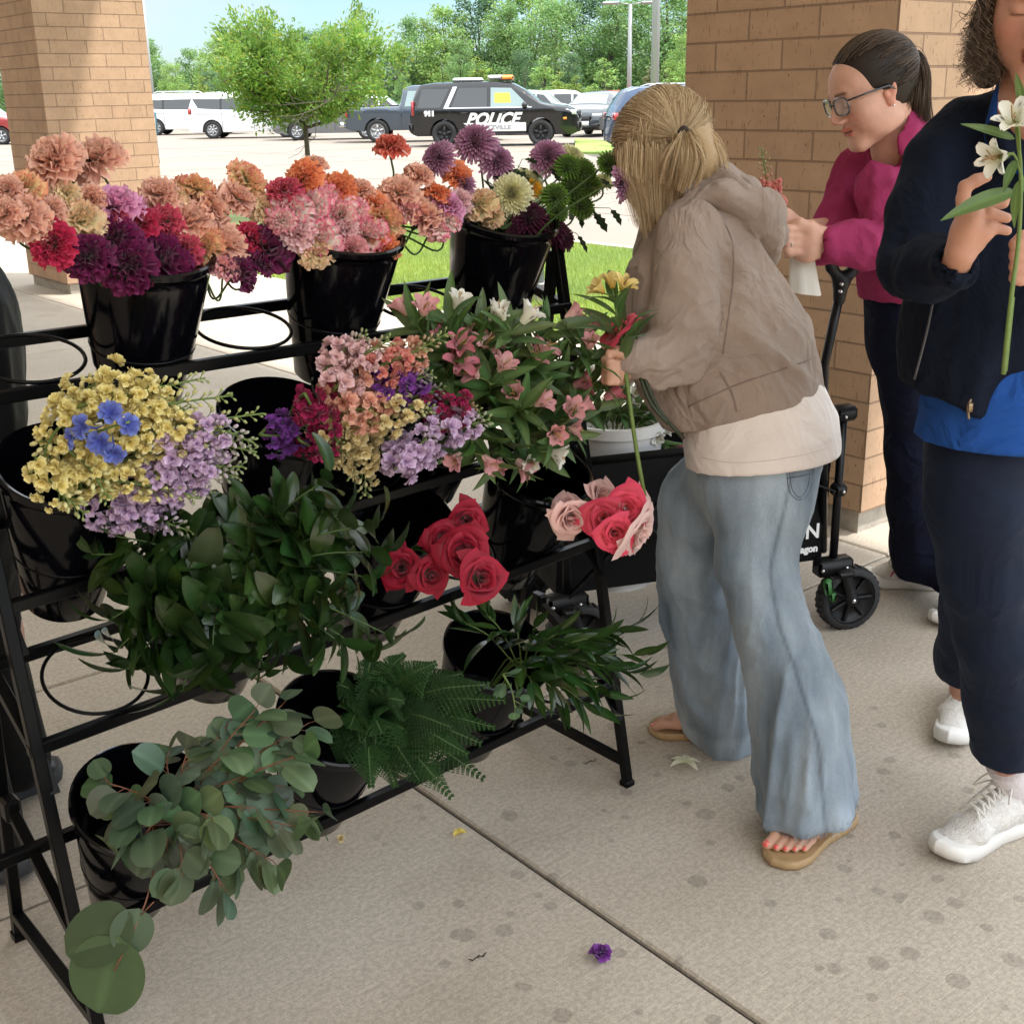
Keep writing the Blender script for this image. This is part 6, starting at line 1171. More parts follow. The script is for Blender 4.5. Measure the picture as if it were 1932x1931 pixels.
# ---------------------------------------------------------------- stooping woman in the grey brown hoodie
def woman_hoodie():
    base = G(1440, 1500); t = thing('person', 'woman in taupe hoodie and flared jeans stooping over the stand with a bunch of flowers', 'person', base)
    M_sk = skinmat('warm_skin', (.58, .33, .235)); mb = MB(); nails = MB()
    hc = Q(1248, 300, 2.70); fw = nrm(np.array([-.60, .50, -.62])); up = nrm(np.array([-.25, .35, .95])); x = nrm(np.cross(fw, up)); up = np.cross(x, fw); Fm = np.stack([x, fw, up], 1); hs = 1.04
    mb.mb(head_mesh(Fm, hc, hs, n=(120, 90)))
    sh = Q(1330, 430, 2.64); F = Field(*bounds([hc-.1, hc+.1, G(1580, 1550), G(1330, 1400), Q(1150, 700, 2.3), Q(1560, 700, 2.7)], .08), .010)
    F.chain([(hc+Fm @ np.array([0, -.02, -.06]), .055), (Q(1310, 390, 2.67), .058), (sh, .07), (Q(1365, 590, 2.6), .10, .10), (Q(1425, 770, 2.5), .11, .11)], .03)
    F.chain([(Q(1305, 450, 2.56), .035), (Q(1285, 650, 2.425), .030), (Q(1180, 678, 2.37), .024)], .02); F.chain([(Q(1275, 440, 2.76), .035), (Q(1215, 620, 2.72), .034), (Q(1166, 682, 2.48), .026)], .02)
    F.chain([(Q(1440, 850, 2.5), .10), (Q(1440, 1050, 2.45), .055), (Q(1490, 1300, 2.40), .040), (G(1560, 1568)+EZ*.17, .026), (G(1560, 1568)+EZ*.09, .028)], .02); F.chain([(Q(1400, 850, 2.55), .09), (Q(1310, 1050, 2.66), .05), (Q(1345, 1300, 2.74), .04), (G(1340, 1389)+EZ*.17, .026), (G(1340, 1389)+EZ*.09, .028)], .02); add_field(mb, F)
    # hand round the stems
    hp = Q(1166, 690, 2.36); F = Field(hp-.10, hp+.10, .0028); F.chain([(Q(1195, 680, 2.375), .027, .02), (Q(1168, 690, 2.36), .034, .018), (Q(1152, 692, 2.35), .032, .015)], .015, side=EZ)
    for j in range(4): F.chain([(Q(1158, 676+j*13, 2.345), .0085), (Q(1142, 678+j*13, 2.33), .008), (Q(1150, 683+j*12, 2.315), .0075), (Q(1164, 685+j*12, 2.32), .0065)], .005)
    F.chain([(Q(1180, 672, 2.35), .011), (Q(1166, 662, 2.33), .010), (Q(1150, 664, 2.325), .008)], .008); add_field(mb, F)
    W1 = foot(mb, G(1466, 1628), G(1597, 1540), (1, 1, 1), nails=nails, left=True); W2 = foot(mb, G(1236, 1378), G(1385, 1392), (1, 1, 1), nails=nails, left=False)
    body = part('body', mb, M_sk, t); part('toenails', nails, mat('coral_nail_polish', (.80, .12, .10), .2, coat=1), t)
    M_sand = mat('tan_leather_sandal', (.42, .28, .14), .55, noise=.12, nscale=40)
    for W_, fl in ((W1, 0), (W2, 1)):
        sd_ = W_(0, 1, 0)-W_(0, 0, 0); m2 = sole_mesh(W_, .050, -.019, .001, -.05, 1.08); sn = part('sandal', m2, M_sand, t, ang=60)
        m2 = MB(); m2.tube(bez([W_(.72, -.016, .012), W_(.66, -.014, .042), W_(.58, .006, .062), W_(.48, .044, .012)], 10), .004, 6); m2.tube(bez([W_(.66, -.014, .042), W_(.58, -.03, .045), W_(.48, -.046, .010)], 8), .004, 6); st_ = part('strap', m2, M_sand, sn)
        if fl:
            m2 = MB(); o = W_(.64, -.012, .052)
            for j in range(6): m2.sphere(o+.011*(math.cos(j*1.047)*sd_+math.sin(j*1.047)*nrm(W_(1, 0, 0)-W_(0, 0, 0))), (.007, .007, .005), 7, 5)
            m2.sphere(o+EZ*.004, .005, 7, 5); part('flower_ornament', m2, mat('silver_ornament', (.7, .68, .62), .3, metal=.8), sn)
    # jeans
    denim = bpy.data.materials.new('washed_denim'); denim.use_nodes = True; n = denim.node_tree; N = n.nodes; K = n.links.new; b = N['Principled BSDF']; b.inputs['Roughness'].default_value = .9; b.inputs['Sheen Weight'].default_value = .2; b.inputs['Specular IOR Level'].default_value = .2
    tcx = N.new('ShaderNodeTexCoord'); mp1 = N.new('ShaderNodeMapping'); mp1.inputs['Scale'].default_value = (1, 1, .25); K(tcx.outputs['Object'], mp1.inputs[0]); z1 = N.new('ShaderNodeTexNoise'); z1.inputs['Scale'].default_value = 9; z1.inputs['Detail'].default_value = 6; K(mp1.outputs[0], z1.inputs[0]); r1 = N.new('ShaderNodeValToRGB'); r1.color_ramp.elements[0].position = .3; r1.color_ramp.elements[1].position = .72; r1.color_ramp.elements[0].color = (.085, .13, .185, 1); r1.color_ramp.elements[1].color = (.40, .48, .56, 1); K(z1.outputs[0], r1.inputs[0])
    mp2 = N.new('ShaderNodeMapping'); mp2.inputs['Scale'].default_value = (900, 900, 60); K(tcx.outputs['Object'], mp2.inputs[0]); z2 = N.new('ShaderNodeTexNoise'); z2.inputs['Scale'].default_value = 1; K(mp2.outputs[0], z2.inputs[0]); ml = N.new('ShaderNodeMapRange'); ml.inputs[3].default_value = .72; ml.inputs[4].default_value = 1.28; K(z2.outputs[0], ml.inputs[0]); sc_ = N.new('ShaderNodeVectorMath'); sc_.operation = 'SCALE'; K(r1.outputs[0], sc_.inputs[0]); K(ml.outputs[0], sc_.inputs['Scale'])
    at = N.new('ShaderNodeAttribute'); at.attribute_name = 'Col'; m3 = N.new('ShaderNodeVectorMath'); m3.operation = 'MULTIPLY'; K(sc_.outputs[0], m3.inputs[0]); K(at.outputs['Color'], m3.inputs[1]); K(m3.outputs[0], b.inputs['Base Color']); bp = N.new('ShaderNodeBump'); bp.inputs['Strength'].default_value = .25; bp.inputs['Distance'].default_value = .002; K(z2.outputs[0], bp.inputs['Height']); K(bp.outputs[0], b.inputs['Normal'])
    n1 = [(1454, 870, 2.48, 84, 96), (1440, 950, 2.45, 86, 94), (1425, 1050, 2.43, 73, 80), (1446, 1150, 2.39, 66, 72), (1482, 1250, 2.37, 74, 78), (1512, 1350, 2.35, 86, 88), (1524, 1450, 2.34, 88, 92), (1532, 1530, 2.33, 92, 98), (1534, 1600, 2.325, 95, 102)]
    n2 = [(1398, 880, 2.57, 90, 98), (1330, 950, 2.62, 84, 90), (1308, 1050, 2.66, 68, 80), (1319, 1150, 2.685, 72, 76), (1338, 1250, 2.72, 75, 78), (1354, 1340, 2.76, 68, 80), (1362, 1400, 2.78, 60, 84), (1366, 1440, 2.79, 60, 84)]
    A1 = [QP(*p) for p in n1]; A2 = [QP(*p) for p in n2]; F = Field(*bounds([p[0] for p in A1+A2]+[Q(1400, 840, 2.5)], .16), .0062)
    F.chain(A1, .012, side=XR); F.chain(A2, .012, side=XR); F.chain([QP(1432, 850, 2.5, 116, 112), QP(1418, 890, 2.5, 114, 114)], .04, side=XR)
    F.plane(np.array([.6, 2.3, .058]), np.array([.25, -.12, -1.]))
    V, q = F.mesh(); 
    V = relax(V, q, 2); Nn = vnorm(V, q); zz = V[:, 2]; low = np.clip((.62-zz)/.5, 0, 1); knee = np.exp(-((zz-.50)/.13)**2)
    V = V+Nn*(folds(V, np.diag([17, 17, 2.6]), 3.3)*(.005+.017*low)+folds(V, np.array([[9, 0, 6], [0, 9, 6], [5, 5, 16]]), 9.1)*(.0035*knee+.002))[:, None]; V = relax(V, q, 1, .4)
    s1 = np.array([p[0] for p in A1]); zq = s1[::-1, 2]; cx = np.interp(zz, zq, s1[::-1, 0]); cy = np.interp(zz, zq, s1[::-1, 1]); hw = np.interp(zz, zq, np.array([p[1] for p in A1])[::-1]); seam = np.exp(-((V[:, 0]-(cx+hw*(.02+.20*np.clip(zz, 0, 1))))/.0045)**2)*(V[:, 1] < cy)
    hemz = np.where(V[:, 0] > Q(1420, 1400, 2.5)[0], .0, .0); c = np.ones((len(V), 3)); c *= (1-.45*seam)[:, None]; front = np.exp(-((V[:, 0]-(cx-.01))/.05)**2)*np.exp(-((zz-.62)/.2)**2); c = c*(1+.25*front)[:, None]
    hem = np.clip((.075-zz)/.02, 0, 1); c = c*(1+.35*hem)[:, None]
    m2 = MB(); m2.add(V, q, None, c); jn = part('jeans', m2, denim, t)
    # frayed hems: short loose threads
    fr = []; rs = np.random.RandomState(2); m = np.where((zz-.25*(V[:, 0]-.6)+.12*(V[:, 1]-2.3) < .067))[0]
    for i in rs.choice(m, min(900, len(m)), replace=False):
        p = V[i]; d = nrm(np.array([rs.normal()*.5, rs.normal()*.5, -1.])); fr.append(np.array([p+Nn[i]*.001, p+d*.006+Nn[i]*.002, p+d*rs.uniform(.008, .016)+Nn[i]*.004]))
    part('frayed_hem', strands(fr, .0007, ((.12, .18, .26), (.62, .66, .70))), M_hair, jn)
    m2 = MB()
    for dx in (0, 5): m2.tube(snap(jn, line2([(1484+dx, 885), (1489+dx, 925-dx), (1508, 942-dx), (1528-dx, 925-dx), (1534-dx, 885)]), .0006), .0010, 4)
    m2.tube(snap(jn, line2([(1484, 902), (1508, 898), (1534, 892)]), .0006), .0010, 4); part('pocket_stitching', m2, mat('denim_stitch', (.09, .13, .18), .8), jn)
    # tee
    F = Field(*bounds([Q(1270, 720, 2.3), Q(1600, 920, 2.75), Q(1270, 920, 2.7)], .08), .006); F.chain([QP(1425, 720, 2.52, 105, 110), QP(1434, 790, 2.5, 128, 126), QP(1438, 845, 2.49, 138, 134), QP(1438, 885, 2.48, 138, 136)], .03, side=XR)
    F.plane(Q(1440, 884, 2.4), np.array([.10, -.10, -1.])); ts = cloth(F, 'tee_shirt', jersey('oatmeal_white_jersey', (.80, .73, .70), .12, wr=.3), t, [(.006, axesM((.9, 0, .35), 3, 11), 2.2, abovehem(Q(1440, 884, 2.4), (.10, -.10, -1.), .05))]); m2 = MB(); m2.tube(snap(ts, line2([(1322, 862), (1380, 872), (1450, 868), (1520, 856), (1566, 842)]), .0003), .0009, 4); part('hem_stitching', m2, mat('tee_stitch', (.66, .60, .57), .9), ts)
    M_seam = mat('hoodie_seam', (.24, .175, .15), .9)
    # hoodie
    F = Field(*bounds([Q(1150, 620, 2.3), Q(1590, 860, 2.4), Q(1300, 340, 2.85), Q(1590, 760, 2.8)], .07), .0062)
    F.chain([QP(1424, 775, 2.51, 134, 136), QP(1386, 700, 2.54, 146, 142), QP(1352, 600, 2.59, 130, 136), QP(1333, 500, 2.64, 106, 130), QP(1335, 430, 2.67, 80, 124)], .035, side=XR)
    F.chain([(Q(1335, 400, 2.69), .085, .12), (Q(1300, 372, 2.70), .062, .07)], .04, side=XR)
    F.chain([(Q(1318, 372, 2.60), .026), (Q(1375, 368, 2.57), .034), (Q(1432, 402, 2.56), .042), (Q(1448, 440, 2.60), .040), (Q(1430, 440, 2.70), .04)], .018); F.chain([(Q(1290, 380, 2.62), .02), (Q(1320, 362, 2.60), .026), (Q(1385, 358, 2.66), .03)], .015)
    F.chain([(Q(1235, 480, 2.60), .022, .05), (Q(1215, 560, 2.58), .028, .07), (Q(1232, 660, 2.56), .035, .08), (Q(1268, 760, 2.53), .04, .09)], .03, side=XR)
    F.chain([QP(1302, 445, 2.535, 66), QP(1294, 520, 2.485, 62), QP(1290, 600, 2.445, 60), QP(1283, 655, 2.42, 57)], .009); F.chain([QP(1283, 658, 2.42, 55), QP(1235, 676, 2.39, 45), QP(1185, 676, 2.37, 38)], .008); F.chain([(Q(1270, 440, 2.79), .07), (Q(1218, 620, 2.72), .058), (Q(1166, 682, 2.50), .044)], .03)
    F.plane(Q(1440, 786, 2.4), np.array([.27, -.05, -1.])); hm = abovehem(Q(1440, 786, 2.4), (.27, -.05, -1.));
    eb = Q(1275, 665, 2.40); bm = lambda V: np.exp(-(np.linalg.norm((V-eb)*np.array([.8, .5, 1.1]), axis=1)/.10)**2)
    ho = cloth(F, 'hoodie', jersey('taupe_fleece', (.335, .265, .225), .3, .1), t, [(.012, axesM((-.35, 0, 1.), 3.0, 14), 1.3, lambda V: np.clip(1.1-bm(V), .2, 1)*hm(V)), (.022, axesM((1, .2, .5), 5, 22), 4.4, bm), (.012, axesM((.8, .1, -.6), 2.6, 13), 7.9, lambda V: np.exp(-((V[:, 2]-1.0)/.2)**2)*(V[:, 0] > .36)*hm(V)), (.010, axesM((.95, 0, .3), 2.5, 20), 2.9, lambda V: np.exp(-((V[:, 2]-.93)/.06)**2)*hm(V))], it=1)
    F = Field(*bounds([Q(1270, 340, 2.5), Q(1490, 500, 2.5), Q(1470, 380, 2.8)], .06), .005)
    F.chain([(Q(1272, 402, 2.56), .016), (Q(1310, 378, 2.545), .022), (Q(1368, 372, 2.54), .028), (Q(1418, 395, 2.55), .034), (Q(1445, 440, 2.57), .036), (Q(1452, 478, 2.585), .022)], .012); F.chain([(Q(1290, 372, 2.60), .018), (Q(1345, 356, 2.60), .024), (Q(1405, 366, 2.61), .030), (Q(1450, 415, 2.62), .030)], .010); F.chain([(Q(1350, 385, 2.62), .05), (Q(1410, 425, 2.64), .055)], .02)
    cloth(F, 'hood', ho.data.materials[0], t, [(.009, axesM((1, 0, -.5), 4, 22), 5.2)], it=1)
    for pts, r_ in (([(1352, 396), (1380, 450), (1384, 520), (1374, 600), (1364, 668)], .0019), ([(1358, 700), (1380, 740), (1390, 775)], .0022), ([(1300, 766), (1345, 745), (1398, 722), (1470, 698), (1538, 674)], .0016)):
        m2 = MB(); m2.tube(snap(ho, line2(pts), .0004), r_, 5); part('seam', m2, M_seam, ho)
    m2 = MB(); m2.tube(bez([Q(1240, 420, 2.60), Q(1212, 500, 2.575), Q(1190, 570, 2.55), Q(1196, 620, 2.53), Q(1222, 690, 2.50), Q(1240, 760, 2.47), Q(1290, 828, 2.44)], 26), .0045, 6); part('front_zip', m2, mat('dark_zip', (.05, .035, .03), .5), ho)
    # hair
    R_ = Fm; hb = Field(hc-.17, hc+.17, .0040); H_ = lambda x_, y_, z_: hc+Fm @ (np.array([x_, y_, z_])*hs)
    hb.ell(H_(0, -.022, .034), (.088, .104, .094), .01, R=R_); hb.chain([(H_(0, -.06, .0), .06), (H_(0, -.06, -.06), .05), (Q(1318, 352, 2.68), .035)], .03); hb.chain([(H_(-.05, -.03, -.0), .03), (Q(1228, 370, 2.62), .030), (Q(1228, 420, 2.61), .016)], .02); hb.chain([(H_(.06, 0, 0), .04), (Q(1215, 400, 2.74), .03)], .02)
    hb.ell(H_(0, .095, -.045), (.075, .075, .085), .01, R=R_, op='s')
    V, q = hb.mesh(); V = relax(V, q, 2); m2 = MB(); m2.add(V, q, None, np.tile(np.array((.40, .27, .14)), (len(V), 1))); cols = ((.30, .19, .09), (.86, .68, .44)); rs = np.random.RandomState(4); tie = Q(1287, 258, 2.585); paths = []
    for i in range(2600):
        a = rs.uniform(0, 2*math.pi); e = rs.uniform(-.35, 1.3); d = np.array([math.cos(a)*math.cos(e), math.sin(a)*math.cos(e), math.sin(e)]);
        if d[1] > .45 and d[2] < .45: continue
        r3 = np.array([.092, .108, .098])*hs*rs.uniform(1.0, 1.025); p0 = hc+Fm @ (np.array([0, -.022, .034])*hs+d*r3); lt = Fm.T @ (tie-hc)/hs-np.array([0, -.022, .034]); dt = nrm(lt/np.array([.092, .108, .098])); P = []
        for s_ in np.linspace(0, 1, 9): dd = nrm(d*(1-s_)+dt*s_+1e-4); P.append(hc+Fm @ (np.array([0, -.022, .034])*hs+dd*r3*(1+.02*math.sin(s_*3.1+i))))
        P = np.array(P)
        if d[2] < -.12: continue
        paths.append(P)
    gd = []
    for i in range(64):                                      # under layer falling from the band of the head, in locks
        a = -math.pi*.5+rs.uniform(-2.1, 2.1); d = nrm(np.array([math.cos(a), math.sin(a), rs.uniform(-.12, .22)])); q0 = hc+Fm @ ((np.array([0, -.022, .034])+d*np.array([.091, .106, .096]))*hs); tgt = q0*.55+np.array([hc[0]+.005, hc[1]-.01, q0[2]])*.45+np.array([rs.normal()*.006, 0, -rs.uniform(.09, .15)]); gd.append([q0, q0*.7+tgt*.3+nrm(q0-hc)*.012, q0*.3+tgt*.7+nrm(q0-hc)*.006, tgt])
    paths += clumps(rs, gd, 32, .0062, .6); gd = []
    for i in range(20): o = tie+rs.normal(size=3)*.006; e = Q(1240+i*4.2+rs.normal()*3, 352-abs(i-9)*2.2+rs.normal()*6, 2.545+rs.uniform(-.015, .02)); gd.append([o, o+np.array([(i-8)*.0016, -.036, -.002]), (o+e)/2+np.array([(i-8)*.0022, -.048, 0]), e+np.array([0, -.016, -.008])])
    paths += clumps(rs, gd, 42, .0040, .45); gd = []
    for i in range(22): o = H_(-.06+.12*i/21, -.088, rs.uniform(-.02, .04)); e = Q(1268+i*5.2, rs.uniform(330, 360), 2.60+rs.uniform(-.02, .03)); gd.append([o, (o+e)/2+np.array([0, -.022, .018]), e])
    paths += clumps(rs, gd, 24, .0042, .5); gd = []
    for i in range(30): o = Q(1174+i*4.0, rs.uniform(268, 300), 2.60+rs.uniform(-.004, .01)); e = Q(1200+i*2.6, rs.uniform(385, 450), 2.565+rs.uniform(-.015, .015)); gd.append([o, Q(1172+i*4.1, 330, 2.575+rs.normal()*.005), (o+e)/2+np.array([-.004, -.012, -.01]), e])
    paths += clumps(rs, gd, 34, .0056, .6)
    for i in range(240): o = hc+Fm @ (nrm(rs.normal(size=3)+np.array([0, -.3, .5]))*.1); d = nrm(rs.normal(size=3)+(o-hc)*9); paths.append(bez([o, o+d*.02, o+d*.035+rs.normal(size=3)*.012, o+d*.045+rs.normal(size=3)*.022-EZ*.01], 8))
    hr = part('hair', m2, M_hair, t); part('hair_strands', strands(paths, .00062, cols, 5), M_hair, hr)
    m2 = MB(); th = np.linspace(0, 6.4, 16); m2.tube(tie+np.stack([np.cos(th)*.010, -.022+0*th, np.sin(th)*.018], 1), .005, 6); part('hair_tie', m2, mat('brown_hair_tie', (.03, .018, .015), .7), t)
woman_hoodie()
# ---------------------------------------------------------------- woman in pink
def woman_pink():
    base = G(1705, 1100); t = thing('person', 'woman in pink sweatshirt and dark glasses looking down beside the brick pillar', 'person', base); M_sk = skinmat('light_skin', (.60, .34, .25)); mb = MB()
    hc = Q(1644, 176, 3.1); fw = nrm(np.array([-.92, -.20, -.36])); up = nrm(np.array([-.36, 0, .93])); x = nrm(np.cross(fw, up)); up = np.cross(x, fw); Fm = np.stack([x, fw, up], 1); hs = 1.04
    mb.mb(head_mesh(Fm, hc, hs, full=1.03, lip=(.86, .50, .50))); H_ = lambda x_, y_, z_: hc+Fm @ (np.array([x_, y_, z_])*hs)
    F = Field(*bounds([Q(1450, 380, 3.0), Q(1800, 580, 3.0), Q(1700, 90, 3.5), G(1800, 1100), G(1620, 1060)+EZ*.1], .16), .0115)
    F.chain([(H_(0, -.03, -.05), .052), (Q(1690, 290, 3.16), .056), (Q(1702, 370, 3.22), .08), (Q(1708, 530, 3.35), .085), (Q(1712, 620, 3.42), .06)], .03); F.chain([(Q(1700, 365, 3.18), .04), (Q(1676, 365, 3.09), .03), (Q(1684, 450, 3.0), .032), (Q(1556, 460, 2.95), .026)], .015); F.chain([(Q(1632, 345, 3.25), .03), (Q(1578, 430, 3.2), .03), (Q(1500, 436, 3.05), .026)], .02)
    F.chain([(Q(1705, 640, 3.4), .065), (Q(1714, 850, 3.49), .042), (Q(1738, 1060, 3.63), .032)], .02); F.chain([(Q(1750, 660, 3.5), .06), (Q(1785, 850, 3.55), .040), (Q(1812, 1100, 3.51), .032)], .02); add_field(mb, F)
    F = Field(*bounds([Q(1440, 380, 3.0), Q(1570, 500, 2.9), Q(1440, 500, 3.1)], .05), .0030)   # hands
    F.chain([QP(1556, 458, 2.95, 30, 20), QP(1525, 455, 2.94, 35, 17), QP(1502, 455, 2.94, 32, 14)], .015, side=EZ)
    for j, (v0, v1, u1) in enumerate([(432, 428, 1462), (446, 446, 1458), (460, 462, 1468), (474, 478, 1482)]): F.chain([(Q(1508, v0, 2.93), .0105), (Q(1486, v0-1, 2.915), .0095), (Q(u1+8, v1, 2.925), .0088), (Q(u1, v1+3, 2.945), .0075)], .006)
    F.chain([(Q(1528, 432, 2.93), .013), (Q(1508, 420, 2.93), .011), (Q(1490, 422, 2.94), .009)], .01)
    F.chain([(Q(1505, 430, 3.07), .026), (Q(1478, 415, 3.05), .027), (Q(1462, 408, 3.04), .024)], .015)
    for j in range(4): F.chain([(Q(1465, 402+j*8, 3.03), .009), (Q(1452, 402+j*9, 3.02), .0085), (Q(1452, 412+j*8, 3.0), .008), (Q(1464, 416+j*6, 3.0), .007)], .005)
    F.chain([(Q(1480, 402, 3.04), .011), (Q(1464, 398, 3.02), .010), (Q(1452, 404, 3.0), .008)], .008); add_field(mb, F); part('body', mb, M_sk, t)
    m2 = MB(); th = np.linspace(0, 6.3, 14); c_ = Q(1492, 460, 2.917); m2.tube(c_+np.stack([0*th, np.cos(th)*.0105, np.sin(th)*.0105], 1), .0012, 5); m2.sphere(c_+np.array([0, -.012, .002]), .0026, 6, 5); part('ring', m2, M_chrome, t)
    # sweatshirt
    F = Field(*bounds([Q(1500, 400, 2.9), Q(1800, 580, 3.0), Q(1700, 220, 3.5)], .14), .0066)
    F.chain([QP(1712, 545, 3.34, 84, 86), QP(1705, 450, 3.28, 90, 90), QP(1700, 370, 3.22, 80, 92), QP(1698, 310, 3.19, 48, 86)], .04, side=XR); F.chain([QP(1662, 350, 3.07, 44), QP(1676, 410, 3.02, 44), QP(1684, 452, 2.99, 41)], .010); F.chain([QP(1690, 462, 2.99, 42), QP(1620, 462, 2.965, 38), QP(1568, 462, 2.95, 31)], .012); F.chain([QP(1618, 325, 3.24, 42), QP(1580, 420, 3.2, 34), QP(1556, 470, 3.1, 30)], .03)
    F.chain([(H_(0, -.03, -.12), .068), (Q(1700, 300, 3.17), .085)], .02); F.chain([(H_(0, .00, -.06), .066), (Q(1668, 290, 3.10), .052)], .008, op='s'); F.chain([(Q(1545, 462, 2.945), .027), (Q(1530, 462, 2.94), .027)], 0, op='s'); F.plane(Q(1700, 560, 3.3), np.array([.05, 0, -1.]))
    ms = lambda V: np.exp(-(np.linalg.norm((V-Q(1670, 400, 3.0))*np.array([1, .6, .8]), axis=1)/.16)**2)
    cloth(F, 'sweatshirt', jersey('raspberry_fleece', (.31, .036, .11), .2, wr=.3), t, [(.012, axesM((.5, .1, .85), 2.6, 17), 3.7), (.013, axesM((-.4, 0, 1), 4, 20), 1.9, ms)], it=1)
    # trousers
    A1 = [QP(*p) for p in [(1705, 560, 3.36, 72, 80), (1708, 640, 3.40, 66, 78), (1712, 740, 3.44, 48, 60), (1716, 850, 3.48, 42, 50), (1726, 950, 3.53, 46, 55), (1735, 1030, 3.60, 52, 62), (1742, 1085, 3.66, 56, 70)]]; A2 = [QP(*p) for p in [(1760, 640, 3.5, 60, 70), (1780, 800, 3.55, 45, 55), (1800, 1000, 3.55, 50, 60), (1815, 1120, 3.50, 54, 66)]]
    F = Field(*bounds([p[0] for p in A1+A2], .14), .0085); F.chain(A1, .03, side=XR); F.chain(A2, .03, side=XR); F.plane(np.array([0, 0, .085]), -EZ); cloth(F, 'trousers', jersey('dark_navy_twill', (.007, .009, .022), .1), t, [(.006, np.diag([10, 10, 2.5]), 5.5)])
    pkm = mat('pink_accent', (.45, .05, .12), .5); sneaker(t, G(1632, 1098), G(1772, 1108), M_shoe, M_sole, accent=pkm); sneaker(t, G(1762, 1182), G(1880, 1150), mat('grey_mesh_shoe', (.35, .33, .31), .8), M_sole)
    # glasses
    m2 = MB(); gl = MB()
    for s_ in (1, -1):
        th = np.linspace(0, 2*math.pi, 29); sx, sz = np.cos(th), np.sin(th); ex = np.sign(sx)*np.abs(sx)**.62*.0265; ez = np.sign(sz)*np.abs(sz)**.62*.0195; P = np.array([H_(s_*.034+a, .099-abs(s_*.034+a)*.16, .004+b) for a, b in zip(ex, ez)]); m2.tube(P, .0022, 6, cap=False)
        gl.add(np.vstack([P, P.mean(0)]), None, [(len(P), i, i+1) for i in range(len(P)-1)]); m2.tube(np.array([H_(s_*.060, .088, .014), H_(s_*.076, .05, .014), H_(s_*.080, -.005, .010), H_(s_*.078, -.02, -.004)]), .0026, 6)
    m2.tube(np.array([H_(-.009, .100, .010), H_(0, .104, .012), H_(.009, .100, .010)]), .0022, 6); g = part('glasses', m2, mat('dark_tortoise_frame', (.015, .02, .035), .2, coat=1), t); part('lens', gl, mat('glasses_lens', (.55, .60, .62), .05, transm=.0, alpha=.35), g)
    m2 = MB(); m2.sphere(H_(-.086, .0, -.034), .003, 8, 6); m2.sphere(H_(.086, .0, -.034), .003, 8, 6); part('earring', m2, M_chrome, t)
    # hair: brushed back into a ponytail
    hb = Field(hc-.19, hc+.19, .0042); hb.ell(H_(0, -.022, .038), (.084*hs, .101*hs, .090*hs), .01, R=Fm); hb.chain([(H_(0, -.05, -.0), .06), (H_(0, -.085, .0), .045)], .03); hb.ell(H_(0, .095, -.028), (.10, .098, .098), .012, R=Fm, op='s')
    for s_ in (1, -1): hb.ell(H_(s_*.085, .015, -.03), (.03, .035, .045), .01, R=Fm, op='s')
    V, q = hb.mesh(); V = relax(V, q, 2); m2 = MB(); m2.add(V, q, None, np.tile(np.array((.022, .015, .011)), (len(V), 1))); rs = np.random.RandomState(8); tie = Q(1694, 112, 3.12); c0 = np.array([0, -.022, .038]); r0 = np.array([.087, .104, .093]); lt = nrm((Fm.T @ (tie-hc)/hs-c0)/r0); paths = []
    for i in range(1500):
        a = rs.uniform(0, 2*math.pi); e = rs.uniform(-.5, 1.2); d = np.array([math.cos(a)*math.cos(e), math.sin(a)*math.cos(e), math.sin(e)]);
        if d[1] > .30 and d[2] < .55: continue
        if d[1] > .0 and d[2] < -.05: continue
        P = np.array([hc+Fm @ ((c0+nrm(d*(1-s_)+lt*s_+1e-4)*r0*rs.uniform(1., 1.004))*hs) for s_ in np.linspace(0, 1, 9)]); paths.append(P)
    gd = []
    for i in range(26): k = i/25; o = tie+rs.normal(size=3)*.005; e = Q(1698+58*k, 232-10*abs(k-.5), 3.10+rs.uniform(-.02, .02)); gd.append([o, Q(1716+14*k, 100+14*(1-k), 3.10), Q(1722+26*k, 135, 3.09+rs.normal()*.01), Q(1716+34*k, 185, 3.09+rs.normal()*.01), e])
    paths += clumps(rs, gd, 40, .0048, .8)
    hr = part('hair', m2, M_hair, t); part('hair_strands', strands(paths, .0010, ((.016, .011, .008), (.13, .085, .055)), 5), M_hair, hr)
    m2 = MB(); th = np.linspace(0, 6.4, 16); m2.tube(tie+np.stack([.004+0*th, np.cos(th)*.014, np.sin(th)*.014], 1), .004, 6); part('hair_tie', m2, mat('sage_hair_tie', (.22, .21, .15), .7), t)
    # paper sleeve and pink stock she holds
    m2 = MB(); prof = []; P = []
    for s_ in np.linspace(0, 1, 12):
        c_ = Q(1510+8*s_, 425+128*s_, 2.975); r_ = (.022+.018*s_); th = np.linspace(0, 2*math.pi, 25); wv = 1+.10*s_*np.sin(th*6); P.append(c_+np.stack([np.cos(th)*r_*wv, np.sin(th)*r_*.55*wv, 0*th-.006*np.cos(th)], 1))
    m2.grid(np.array(P)); o = solo('paper_sleeve', m2, mat('white_paper', (.80, .77, .70), .8, trans=.2), 'white paper sleeve held in the pink sleeved hands', 'paper'); 
    stock('coral', [(1458, 470, 3.03), (1452, 400, 3.02), (1446, 340, 3.01), (1437, 280, 3.0)], 'coral pink stock spike held upright by the woman in pink', None, group='stock stems held in hand', fl=(.38, .66), fs=.9, dens=.7)
woman_pink()
